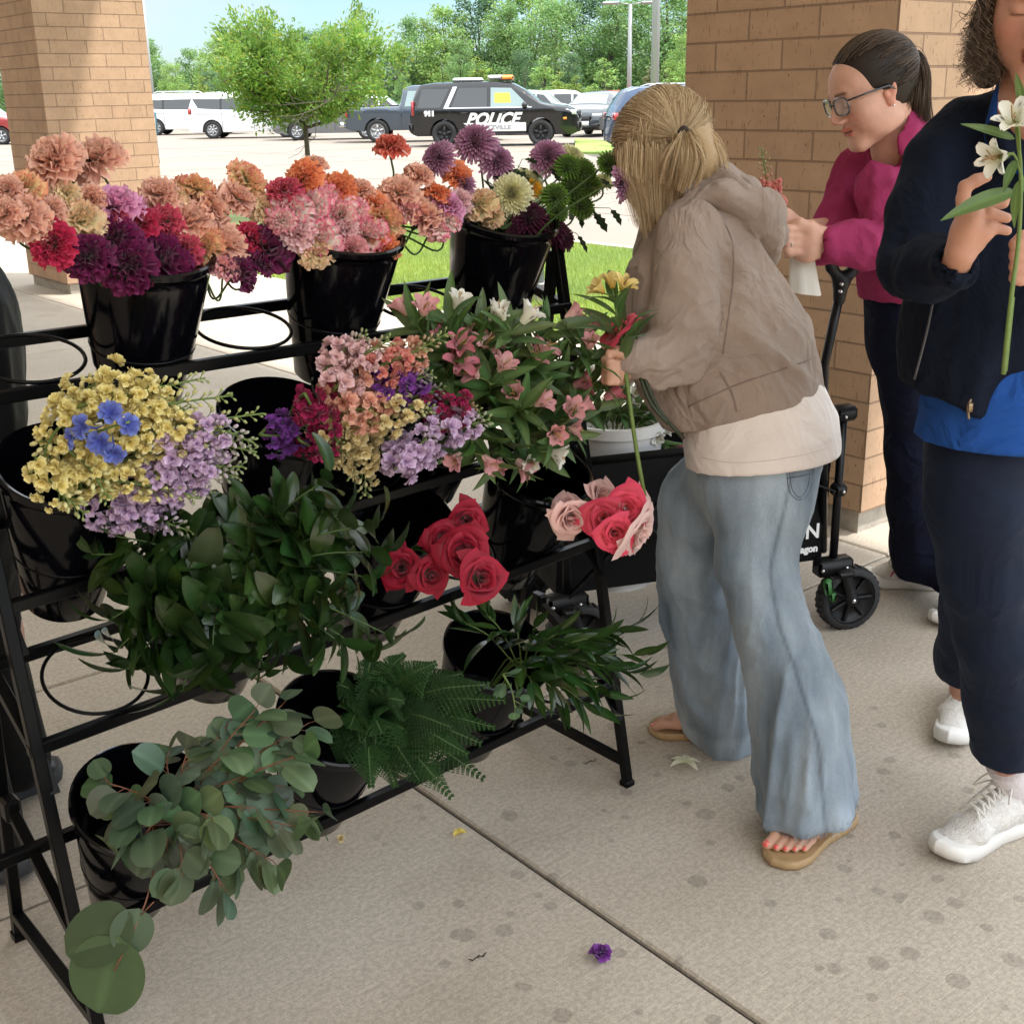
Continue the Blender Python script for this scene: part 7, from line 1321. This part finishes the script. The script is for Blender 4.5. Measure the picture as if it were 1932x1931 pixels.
# ---------------------------------------------------------------- woman in the navy jacket
def woman_jacket():
    base = G(1880, 1560); t = thing('person', 'woman in navy jacket and blue shirt holding a white lily at the right edge', 'person', base); M_sk = skinmat('tanned_skin', (.52, .27, .19)); mb = MB()
    hc = Q(1982, -10, 1.98); fw = nrm(np.array([-.42, -.84, -.34])); up = nrm(np.array([-.1, -.3, .95])); x = nrm(np.cross(fw, up)); up = np.cross(x, fw); Fm = np.stack([x, fw, up], 1); hs = 1.06; H_ = lambda x_, y_, z_: hc+Fm @ (np.array([x_, y_, z_])*hs)
    mb.mb(head_mesh(Fm, hc, hs, lip=(.70, .38, .38))); F = Field(*bounds([Q(1700, 100, 2.2), Q(2080, 600, 2.2), Q(1800, 500, 1.7), G(1780, 1400), G(1960, 1620), G(1960, 1620)+EZ*.3], .14), .0115)
    F.chain([(H_(0, -.03, -.05), .054), (Q(1955, 200, 2.03), .056), (Q(1930, 300, 2.12), .085), (Q(1900, 550, 2.13), .09), (Q(1890, 780, 2.13), .10)], .04); F.chain([(Q(1800, 270, 2.13), .035), (Q(1732, 490, 2.0), .032), (Q(1802, 500, 1.80), .024)], .02); F.chain([(Q(2070, 270, 2.1), .04), (Q(2110, 440, 2.0), .038), (Q(2005, 520, 1.81), .028)], .02)
    F.chain([(Q(1850, 880, 2.14), .06), (Q(1872, 1150, 2.15), .042), (Q(1896, 1430, 2.285), .030), (G(1908, 1560)+EZ*.09, .026)], .02); F.chain([(Q(1890, 800, 2.14), .07), (Q(1895, 880, 2.25), .06), (Q(1845, 1130, 2.5), .036), (Q(1814, 1300, 2.66), .030)], .02); add_field(mb, F)
    y = 1.76; q_ = lambda u, v, dy=0: Q(u, v, y+dy); F = Field(*bounds([q_(1790, 320), q_(1960, 540), q_(1900, 440, .1)], .06), .0020)
    F.chain([(q_(1800, 508, .03), .021, .021), (q_(1814, 472), .020, .020), (q_(1826, 440), .023, .024), (q_(1830, 412), .019, .026)], .010, side=XR+EZ*.3); F.chain([(q_(1836, 455), .015), (q_(1848, 438, -.01), .011)], .010)
    F.chain([(q_(1818, 405), .0110), (q_(1817, 374), .0095), (q_(1821, 352), .0092), (q_(1842, 340), .0088), (q_(1861, 333), .0078)], .003); F.chain([(q_(1834, 400, .012), .0095), (q_(1866, 388, .014), .0088), (q_(1892, 382, .012), .0082), (q_(1899, 366, .01), .0072)], .002)
    F.chain([(q_(1836, 414, -.004), .0095), (q_(1868, 402, -.012), .0086), (q_(1899, 411, -.014), .0072)], .002); F.chain([(q_(1838, 434, -.01), .0092), (q_(1868, 427, -.017), .0080), (q_(1900, 435, -.018), .0066)], .002); F.chain([(q_(1842, 452, -.006), .013), (q_(1858, 438, -.014), .011), (q_(1868, 428, -.006), .009)], .008)
    F.chain([(q_(2010, 520, .05), .027), (q_(1962, 490, .03), .030, .02)], .012); 
    for j in range(4): F.chain([(q_(1952, 458+j*22, .02), .0105), (q_(1930, 448+j*22, .0), .0098), (q_(1917, 460+j*21, .0), .009), (q_(1926, 472+j*19, .0), .008)], .005)
    add_field(mb, F); part('body', mb, M_sk, t)
    # shirt
    F = Field(*bounds([Q(1700, 250, 2.3), Q(2080, 880, 2.3), Q(1750, 880, 1.9)], .12), .0075); F.chain([QP(1950, 290, 2.12, 75, 80), QP(1910, 560, 2.12, 125, 105), QP(1896, 720, 2.12, 138, 118), QP(1888, 850, 2.11, 172, 146)], .04, side=XR); F.chain([(H_(0, .0, -.10), .058), (Q(1950, 240, 2.03), .075)], .03)
    F.chain([(H_(0, .02, -.09), .060), (Q(1935, 235, 1.98), .045)], .008, op='s'); F.plane(Q(1880, 858, 2.0), np.array([-.03, 0, -1.])); cloth(F, 'blue_shirt', jersey('royal_blue_knit', (.018, .075, .30), .15), t, [(.006, axesM((.1, 0, 1), 2, 9), 3.1, abovehem(Q(1880, 858, 2.0), (-.03, 0, -1.), .05))])
    # jacket: sleeve and two open fronts
    F = Field(*bounds([Q(1670, 130, 2.3), Q(2100, 830, 2.3), Q(1700, 560, 1.75)], .12), .0070)
    F.chain([QP(1930, 258, 2.13, 82, 96), QP(1898, 330, 2.13, 135, 122), QP(1880, 480, 2.12, 156, 134), QP(1866, 640, 2.12, 160, 140), QP(1860, 760, 2.12, 158, 142)], .04, side=XR); F.chain([QP(1822, 238, 2.12, 56), QP(1774, 305, 2.09, 62), QP(1742, 400, 2.04, 61), QP(1730, 480, 1.99, 58)], .012); F.chain([(Q(2075, 260, 2.1), .06), (Q(2110, 430, 2.0), .055), (Q(2030, 520, 1.85), .045)], .02); F.chain([QP(1730, 498, 1.97, 56), QP(1758, 506, 1.88, 52), QP(1802, 500, 1.785, 42)], .006)
    F.chain([(Q(1880, 205, 2.10), .03), (Q(1900, 250, 2.02), .028), (Q(1915, 300, 1.98), .02)], .02)
    F.chain([(Q(1806, 492, 1.78), .026, .022), (Q(1826, 465, 1.75), .030)], 0, op='s'); F.chain([(H_(0, .02, -.12), .062), (Q(1955, 255, 1.95), .040), (Q(1985, 330, 1.93), .02)], .01, op='s'); F.chain([(Q(2030, 480, 1.90), .05), (Q(1990, 640, 1.90), .085), (Q(1965, 780, 1.90), .115), (Q(1950, 900, 1.90), .13)], .01, op='s')
    F.plane(Q(1795, 765, 2.0), np.array([-.45, -.05, -1.])); sm = lambda V: np.exp(-(np.linalg.norm(V-Q(1740, 500, 1.93), axis=1)/.13)**2)
    jk = cloth(F, 'jacket', mat('navy_fleece_jacket', (.0065, .010, .021), .9, noise=.15, nscale=10, bump=.25, bscale=300, spec=.12, wr=.4, wrs=8), t, [(.008, axesM((.1, 0, 1), 2.6, 11), 6.1), (.017, axesM((.2, .6, 1), 5, 20), 2.7, sm)], it=1)
    m2 = MB(); m2.tube(bez([Q(1832, 752, 1.93), Q(1826, 768, 1.925), Q(1828, 790, 1.92)], 8), .0022, 5); m2.box(Q(1831, 768, 1.918), (.008, .004, .016), bev=.001); part('zip_pull', m2, mat('bronze_zip', (.25, .18, .11), .35, metal=.8), jk)
    m2 = MB(); m2.tube(bez([Q(1762, 560, 1.965), Q(1752, 610, 1.955), Q(1740, 660, 1.955), Q(1725, 715, 1.96)], 14), .0022, 5); part('pocket_zip', m2, mat('grey_zip_tape', (.05, .052, .06), .5), jk)
    # trousers
    A1 = [QP(*p) for p in [(1848, 850, 2.13, 100, 108), (1847, 950, 2.13, 94, 104), (1858, 1080, 2.14, 78, 90), (1878, 1200, 2.17, 68, 76), (1888, 1320, 2.22, 62, 70), (1896, 1430, 2.285, 60, 68), (1899, 1490, 2.30, 62, 70)]]; A2 = [QP(*p) for p in [(1900, 860, 2.25, 110, 120), (1880, 1000, 2.38, 85, 95), (1840, 1150, 2.52, 58, 68), (1815, 1240, 2.62, 46, 56), (1812, 1290, 2.66, 44, 56)]]
    F = Field(*bounds([p[0] for p in A1+A2], .13), .0075); F.chain(A1, .02, side=XR); F.chain(A2, .02, side=XR); F.plane(Q(1890, 1440, 2.24), np.array([0, .0, -1.])); cloth(F, 'trousers', mat('navy_trousers', (.008, .014, .034), .75, noise=.12, nscale=8, bump=.12, bscale=500, spec=.2, wr=.3, wrs=6), t, [(.005, np.diag([9, 9, 2.4]), 7.5), (.005, axesM((1, 0, .4), 3, 12), 2.5, lambda V: np.exp(-((V[:, 2]-.5)/.15)**2))])
    W_ = sneaker(t, G(1768, 1622), G(1945, 1545), M_shoe, M_sole); sneaker(t, G(1788, 1412), G(1835, 1300), M_shoe, M_sole); m2 = MB(); m2.tube([G(1908, 1560)+EZ*.07, G(1908, 1560)+EZ*.11, Q(1897, 1440, 2.29)], [.042, .040, .041], 18); part('sock', m2, mat('white_sock', (.72, .68, .70), .9, bump=.3, bscale=150), t)
    # curly hair
    m2 = MB(); hb = Field(hc-.2, hc+.2, .0050); hb.ell(H_(0, -.025, .036), (.098, .112, .100), .01, R=Fm); hb.chain([(Q(1880, 20, 2.02), .028), (Q(1868, 90, 2.03), .03), (Q(1862, 140, 2.04), .022)], .02); hb.ell(H_(0, .10, -.04), (.078, .085, .11), .01, R=Fm, op='s'); V, q = hb.mesh(); V = relax(V, q, 1); m2.add(V, q, None, np.tile(np.array((.03, .02, .015)), (len(V), 1))); rs = np.random.RandomState(3); paths = []
    for i in range(620):
        o = Q(rs.uniform(1850, 1895), rs.uniform(-60, 30), rs.uniform(1.97, 2.08)); e = Q(rs.uniform(1812, 1882)+(6 if rs.rand() < .5 else 0), rs.uniform(80, 172), rs.uniform(1.96, 2.08)); n = 26; s_ = np.linspace(0, 1, n)[:, None]; b_ = o*(1-s_)+e*s_; w0 = rs.uniform(2.2, 4.2); ph = rs.uniform(0, 6.3); am = (.003+.008*s_)*rs.uniform(.6, 1.3); paths.append(b_+am*np.hstack([np.cos(w0*6.28*s_+ph), np.sin(w0*6.28*s_+ph), .5*np.sin(w0*6.28*s_*.5+ph)]))
    for i in range(70):
        o = Q(rs.uniform(1835, 1870), rs.uniform(0, 130), rs.uniform(1.98, 2.05)); e = o+np.array([-rs.uniform(.01, .035), rs.normal()*.01, -rs.uniform(-.01, .05)]); n = 16; s_ = np.linspace(0, 1, n)[:, None]; ph = rs.uniform(0, 6); paths.append(o*(1-s_)+e*s_+.007*s_*np.hstack([np.cos(9*s_+ph), np.sin(9*s_+ph), np.cos(7*s_)]))
    hr = part('hair', m2, M_hair, t); part('hair_strands', strands(paths, .0009, ((.025, .017, .012), (.24, .17, .12)), 5), M_hair, hr)
    # the white lily in her hands
    st = [Q(1893, 705, 1.70), Q(1908, 560, 1.70), Q(1922, 450, 1.715), Q(1926, 330, 1.70), Q(1918, 240, 1.69)]; P = bez(st, 22); l = thing('lily_stem', 'white lily stem held up by the woman in navy at the right edge', 'lily', P[0]); m2 = MB(); m2.tube(P, np.linspace(.0036, .0026, len(P)), 8); m2.tube(bez([P[-5], Q(1912, 290, 1.685), Q(1885, 298, 1.68)], 8), .0018, 6); m2.tube(bez([P[-4], Q(1922, 240, 1.685), Q(1912, 228, 1.68)], 6), .0018, 6); m2.tube(bez([Q(1898, 700, 1.71), Q(1912, 560, 1.715)], 6), .0022, 6); part('stem', m2, mat_st, l)
    lf = MB()
    for o, e, nn, wr in [((1918, 360, 1.70), (1786, 391, 1.66), (.1, -.7, .7), .22), ((1915, 262, 1.69), (1824, 224, 1.68), (.2, -.9, .3), .17), ((1918, 300, 1.69), (1890, 355, 1.67), (-.6, -.7, .1), .3), ((1922, 340, 1.70), (1905, 428, 1.68), (-.7, -.7, .1), .2), ((1932, 200, 1.69), (1915, 140, 1.68), (-.5, -.8, .1), .25), ((1928, 330, 1.71), (1960, 400, 1.70), (0, -1, .2), .25), ((1915, 285, 1.70), (1850, 330, 1.72), (0, -.9, .5), .12)]:
        a, b = Q(*o), Q(*e); ln = np.linalg.norm(b-a); X, cc = leafmb(ln, ln*wr, a, b-a, nn, c=jitter(np.array([1.3, 1.25, 1.2]), .3), curl=-.5, fold=.25, prof=lance, nl=12, nw=6); lf.grid(X, cc)
    part('leaves', lf, M_lfal, l)
    for (u, v), d, s_ in [((1892, 290), (-.8, -.5, -.2), .85), ((1916, 236), (-.45, -.6, .6), .85), ((1950, 260), (.6, -.6, .3), .85)]: m2 = MB(); b_, t_ = LILY['pure']; lily(Q(u, v, 1.685), np.array(d), s_, b_, t_, m2, openn=.5); part('bloom', m2, M_pole, l)
woman_jacket()
# ---------------------------------------------------------------- person behind the left end of the stand
def person_left():
    t = thing('person', 'person in loose black trousers and dark shoes standing behind the left end of the stand', 'person', G(-20, 1560)); M_sk = skinmat('skin_left', (.55, .33, .25)); mb = MB()
    f1, f2 = G(40, 1500), G(-15, 1660); hp = (f1+f2)/2+EZ*.9; F = Field(*bounds([f1, f2, hp+EZ*.75, hp-XR*.35], .2), .014)
    F.chain([(f1+EZ*.08, .04), (f1*.5+hp*.5+XR*.02, .055), (hp, .10)], .04); F.chain([(f2+EZ*.08, .04), (f2*.5+hp*.5, .055), (hp, .10)], .04); top = hp-XR*.12+EZ*.45; F.chain([(hp, .13), (top, .14), (top+EZ*.12, .05), (top+EZ*.2, .05)], .05); F.ell(top+EZ*.30-XR*.02, (.075, .09, .115), .02); F.chain([(top-E2*.17, .05), (top-E2*.2-EZ*.3, .04), (hp-XR*.35, .035)], .03); add_field(mb, F); part('body', mb, M_sk, t)
    bk = mat('black_crumpled_cloth', (.004, .0045, .006), .6, spec=.25, noise=.2, nscale=8, bump=.3, bscale=30); F = Field(*bounds([f1, hp+EZ*.55, hp-XR*.4, hp+XR*.3], .16), .009)
    y = hp[1]
    F.chain([QP(-62, 500, y, 34, 60), QP(-48, 580, y, 56, 85), QP(-42, 680, y, 72, 95), QP(-34, 780, y, 84, 98)], .04, side=XR); cloth(F, 'jacket', bk, t, [(.012, axesM((.1, 0, 1), 3, 9), 2.4)])
    F = Field(*bounds([f1, f2, hp, hp-XR*.2], .2), .009); F.chain([(hp-EZ*.02, .15, .14), (hp*.5+f1*.5-XR*.02, .085), (f1+EZ*.10, .075)], .03); F.chain([(hp-XR*.03, .15, .14), (hp*.5+f2*.5-XR*.05, .085), (f2+EZ*.10, .075)], .03); cloth(F, 'trousers', bk, t, [(.010, np.diag([9, 9, 2.5]), 3.4)])
    dk = mat('black_shoe', (.010, .012, .016), .6, noise=.2, nscale=30, bump=.2, bscale=120); so = mat('dark_grey_sole', (.05, .052, .058), .7)
    sneaker(t, G(110, 1462), G(-30, 1528), dk, so); sneaker(t, G(38, 1668), G(-40, 1590), dk, so)
person_left()
# ---------------------------------------------------------------- bunch in the stooping woman's hand
alstro([(1183, 700, 2.345), (1172, 640, 2.34), (1158, 560, 2.33)], 'leafy yellow lily held in the stooping woman fist', 'yellow', 16, None, .78, nb=3, bloom_open=.5, group='flowers held by the stooping woman', leafs=1.6)
t = thing('rose', 'red rose held in the fist under the yellow lily leaves', 'rose', Q(1160, 618, 2.35), 'flowers held by the stooping woman'); R = frame((-.5, -.1, .6)); inst('bloom', RM['coral pink'][0], M_petal, t, Q(1165, 625, 2.36), R, 1.1); mb = MB(); mb.tube(bez([Q(1168, 628, 2.36), Q(1180, 700, 2.345), Q(1198, 830, 2.33), Q(1216, 935, 2.315)], 16), .0042, 8); part('stem', mb, mat_st, t)
for i, (u0, v0, u1, v1) in enumerate([(1208, 712, 1262, 800), (1215, 712, 1285, 822)]):
    mb = MB(); mb.tube(bez([Q(u0, v0, 2.36), Q((u0+u1)/2-6, (v0+v1)/2+6, 2.35), Q(u1, v1, 2.34)], 8), .004, 7); solo('cut_stem', mb, mat('dark_cut_stem', (.022, .032, .012), .5), ['dark cut stem hanging below the hoodie sleeve', 'dark cut stem hugging the hoodie front edge'][i], 'stem', 'flowers held by the stooping woman')
# ============================================================ FOLDING WAGON
def wagon():
    b0 = G(1300, 1180); t = thing('folding_wagon', 'black folding cloth wagon with chunky wheels parked behind the stooping woman', 'wagon', b0)
    M_cl = mat('black_canvas', (.004, .004, .0045), .7, spec=.2, noise=.15, nscale=12, bump=.6, bscale=9); M_fr = mat('black_tube_frame', (.004, .004, .005), .35, spec=.3); M_pl = mat('black_hub_plastic', (.007, .007, .008), .45, spec=.3)
    # corners: near-right N, near-left M, depth along dp
    N_ = G(1585, 1174); M_ = G(1085, 1250); ax = nrm(np.array([*(N_-M_)[:2], 0])); dp = np.array([-ax[1], ax[0], 0]); Wd = .46; Lw = np.linalg.norm((N_-M_)[:2]); P = lambda a, s_, z: np.array([M_[0], M_[1], 0])+ax*a+dp*s_+EZ*z
    zb, zt = .21, .60
    x0, x1 = -.05, Lw-.07; mb = MB(); n = 12
    u = np.linspace(0, 1, 30); v = np.linspace(0, 1, 14)
    def panel(p00, p10, p01, p11, bulge, nv):
        U, Vv = np.meshgrid(u, v, indexing='ij'); Pp = (1-U)[..., None]*(1-Vv)[..., None]*p00+U[..., None]*(1-Vv)[..., None]*p10+(1-U)[..., None]*Vv[..., None]*p01+U[..., None]*Vv[..., None]*p11
        wv = vnoise(np.stack([U*9+Vv*5, Vv*4, 0*U+bulge*99], -1))-.5; return Pp+nv*((.02*np.sin(math.pi*U)*np.sin(math.pi*Vv)+.022*wv*np.sin(math.pi*np.clip(Vv, 0, 1))**.5)[..., None])
    zbm = zb-.0
    mb.grid(panel(P(x0, .02, zbm), P(x1, .02, zbm), P(x0, .0, zt), P(x1, .0, zt), .1, -dp)); mb.grid(panel(P(x1, Wd-.02, zbm), P(x0, Wd-.02, zbm), P(x1, Wd, zt), P(x0, Wd, zt), .2, dp)); mb.grid(panel(P(x1, .02, zbm), P(x1, Wd-.02, zbm), P(x1, 0, zt), P(x1, Wd, zt), .3, ax)); mb.grid(panel(P(x0, Wd-.02, zbm), P(x0, .02, zbm), P(x0, Wd, zt), P(x0, 0, zt), .4, -ax)); mb.grid(panel(P(x0, .02, zbm), P(x1, .02, zbm), P(x0, Wd-.02, zbm), P(x1, Wd-.02, zbm), .5, -EZ))
    cl = part('canvas_body', mb, M_cl, t)
    mb = MB()
    for (a, b) in (((x0, 0), (x1, 0)), ((x1, 0), (x1, Wd)), ((x1, Wd), (x0, Wd)), ((x0, Wd), (x0, 0))): mb.tube([P(*a, zt), P(*b, zt)], .012, 8)
    part('canvas_rim', mb, M_cl, cl)
    for a in (x0, x1):
        for s_ in (0, Wd):
            hgt = .67 if a == x1 else .64
            mb = MB(); mb.tube([P(a+.02*(1 if a else 1), s_-.015, .19), P(a+.02, s_-.015, hgt)], .0125, 10); part('corner_post', mb, M_fr, t)
            for z_, sz_ in ((hgt, (.07, .05, .045)), (.20, (.12, .05, .055)), (.44, (.045, .04, .04))): mb = MB(); mb.box(P(a+.02, s_-.016, z_), sz_, ax=[ax, dp, EZ], bev=.01); part('corner_bracket', mb, M_pl, t)
            for (da, z) in ((-.03, .20), (.05, .20), (.02, .44), (.01, .665)): mb = MB(); mb.sphere(P(a+da, s_-.045 if s_ == 0 else s_+.045, z), .006, 8, 6); part('rivet', mb, M_chrome, t)
    for s_ in (-.03, Wd+.03):
        for (a0, z0, a1, z1) in ((x0+.02, .22, x1*.5, .62), (x1*.5, .62, x1, .44), (x0+.02, .60, x1*.5, .24), (x1*.5, .24, x1, .60)): mb = MB(); mb.bar(P(a0, s_, z0), P(a1, s_, z1), .006, .022, up=dp, bev=.002); part('cross_brace', mb, M_fr, t)
    # wheels
    R = .098
    for a, s_ in ((Lw-.0, -.03), (0.0, -.03), (Lw, Wd+.03), (0.0, Wd+.03)):
        o = P(a, s_, R); axw = dp; mb = MB(); mb.lathe([(R*.80, -.026), (R*.96, -.026), (R, -.018), (R, .018), (R*.96, .026), (R*.80, .026)], o, axw, 36)
        for k in range(30): th = k/30*2*math.pi; d = ax*math.cos(th)+EZ*math.sin(th); mb.box(o+d*(R+.0005), (.006, .036, .010), ax=[d, axw, np.cross(d, axw)])
        w_ = part('wheel', mb, M_tyre, t); mb = MB(); mb.lathe([(R*.80, .020), (R*.78, .026), (R*.74, .012), (R*.2, .010), (R*.2, .03), (0, .032)], o, -axw, 32)
        mb.lathe([(R*.80, .020), (R*.78, .026), (R*.74, .012), (R*.2, .010), (R*.2, .03), (0, .032)], o, axw, 32)
        for k in range(7):
            th = k/7*2*math.pi; d = ax*math.cos(th)+EZ*math.sin(th); e = np.cross(d, axw)
            for sg in (1, -1): mb.box(o+d*R*.46+axw*sg*.016, (R*.56, .010, R*.13), ax=[d, axw, nrm(e)], bev=.003)
        part('rim', mb, M_pl, w_); mb = MB(); mb.sphere(o-axw*.034, .008, 10, 7); mb.sphere(o+axw*.034, .008, 10, 7); part('axle_bolt', mb, M_chrome, w_)
        mb = MB()
        for sg in (1, -1): mb.bar(P(a-.03, s_, .185)+axw*sg*.030, o+axw*sg*.030, .007, .034, up=ax, bev=.002)
        mb.box(P(a-.03, s_, .185), (.055, .075, .02), ax=[ax, dp, EZ], bev=.006); part('fork', mb, M_pl, t)
    o = P(Lw-.085, -.055, .15); mb = MB(); mb.box(o, (.028, .024, .055), ax=[nrm(ax+EZ*.2), dp, nrm(EZ-ax*.2)], bev=.008); mb.box(o+ax*.015-EZ*.03, (.02, .035, .03), bev=.006); part('brake_pedal', mb, mat('green_plastic', (.03, .15, .03), .5), t)
    # handle
    h0 = P(Lw-.04, .06, .22); hy = 3.30; a1 = Q(1555, 690, 3.24); a2 = Q(1583, 560, 3.22); mb = MB(); mb.tube([h0, a1, a2], .0125, 10); hd = part('pull_handle', mb, M_fr, t)
    mb = MB(); F = Field(a2-.14, a2+.14, .004); F.chain([(Q(1583, 565, 3.22), .016), (Q(1587, 530, 3.215), .022)], .01); F.chain([(Q(1587, 530, 3.215), .018), (Q(1568, 503, 3.2), .013), (Q(1562, 486, 3.19), .012)], .012); F.chain([(Q(1587, 530, 3.215), .018), (Q(1607, 512, 3.22), .013), (Q(1618, 496, 3.22), .012)], .012); F.chain([(Q(1562, 486, 3.19), .012), (Q(1618, 494, 3.22), .012)], .01); V, q = F.mesh(); mb.add(relax(V, q, 2), q); part('grip', mb, M_pl, hd)
    mb = MB(); mb.sphere(Q(1588, 535, 3.192), .006, 8, 6); mb.sphere(Q(1586, 549, 3.196), .006, 8, 6); part('grip_screw', mb, M_chrome, hd)
    # mesh pouch and lettering on the cloth
    mb = MB(); mb.sphere(P(x1+.03, .20, .50), (.05, .10, .09), 14, 10, R=np.stack([ax, dp, EZ], 1)); part('side_pouch', mb, M_cl, t)
    def wtext(s_, size, org, right=ax):
        cu = bpy.data.curves.new('t', 'FONT'); cu.body = s_; cu.size = size; cu.offset = .0016; cu.resolution_u = 3; ob = bpy.data.objects.new('t', cu); COL.objects.link(ob); me = bpy.data.meshes.new_from_object(ob.evaluated_get(bpy.context.evaluated_depsgraph_get())); v_ = np.zeros(len(me.vertices)*3, np.float32); me.vertices.foreach_get('co', v_); v_ = v_.reshape(-1, 3); fs = [tuple(p.vertices) for p in me.polygons]; bpy.data.objects.remove(ob); m_ = MB(); m_.add(org+right*v_[:, 0:1]+EZ*v_[:, 1:2], [f for f in fs if len(f) == 4], [f for f in fs if len(f) == 3]); return m_
    ml = mat('white_print', (.75, .75, .75), .6); part('large_lettering', wtext('UN', .062, P(x1-.135, -.034, .305)), ml, cl, smooth=False); part('small_lettering', wtext('Wagon', .030, P(x1-.135, -.034, .262)), ml, cl, smooth=False)
    # white tub of lilies inside
    c = P(.18, .16, .37); tb = thing('white_bucket', 'white plastic bucket of lilies standing inside the folding wagon', 'bucket', c-EZ*.2); mb = MB(); mb.lathe([(0, -.19), (.115, -.19), (.135, .27), (.145, .27), (.145, .30), (.128, .30), (.12, .24), (0, .22)], c, n=36); part('shell', mb, mat('white_bucket_plastic', (.70, .70, .70), .35), tb, ang=50)
    rs = np.random.RandomState(6)
    for i, (u_, v_, k_) in enumerate([(1105, 720, 'white'), (1125, 742, 'white'), (1150, 735, 'deep pink'), (1178, 745, 'white'), (1200, 752, 'white'), (1215, 770, 'pink'), (1228, 815, 'white'), (1090, 800, 'white'), (1240, 790, 'deep pink'), (1262, 845, 'deep pink'), (1170, 775, 'white'), (1108, 778, 'white')]):
        yv = c[1]-.02+.02*(i % 3-1); p = Q(u_, v_, yv); o = c+EZ*.26+ax*((p-c) @ ax)*.35; alstro([o, o*.45+p*.55+EZ*.02, p], f'lily stem in the white wagon bucket, {ordinal(i)} from the stand post', k_, 9, None, .95, nb=2, bloom_open=.3, group='lily stems in the white wagon bucket', leafs=1.15)
wagon()
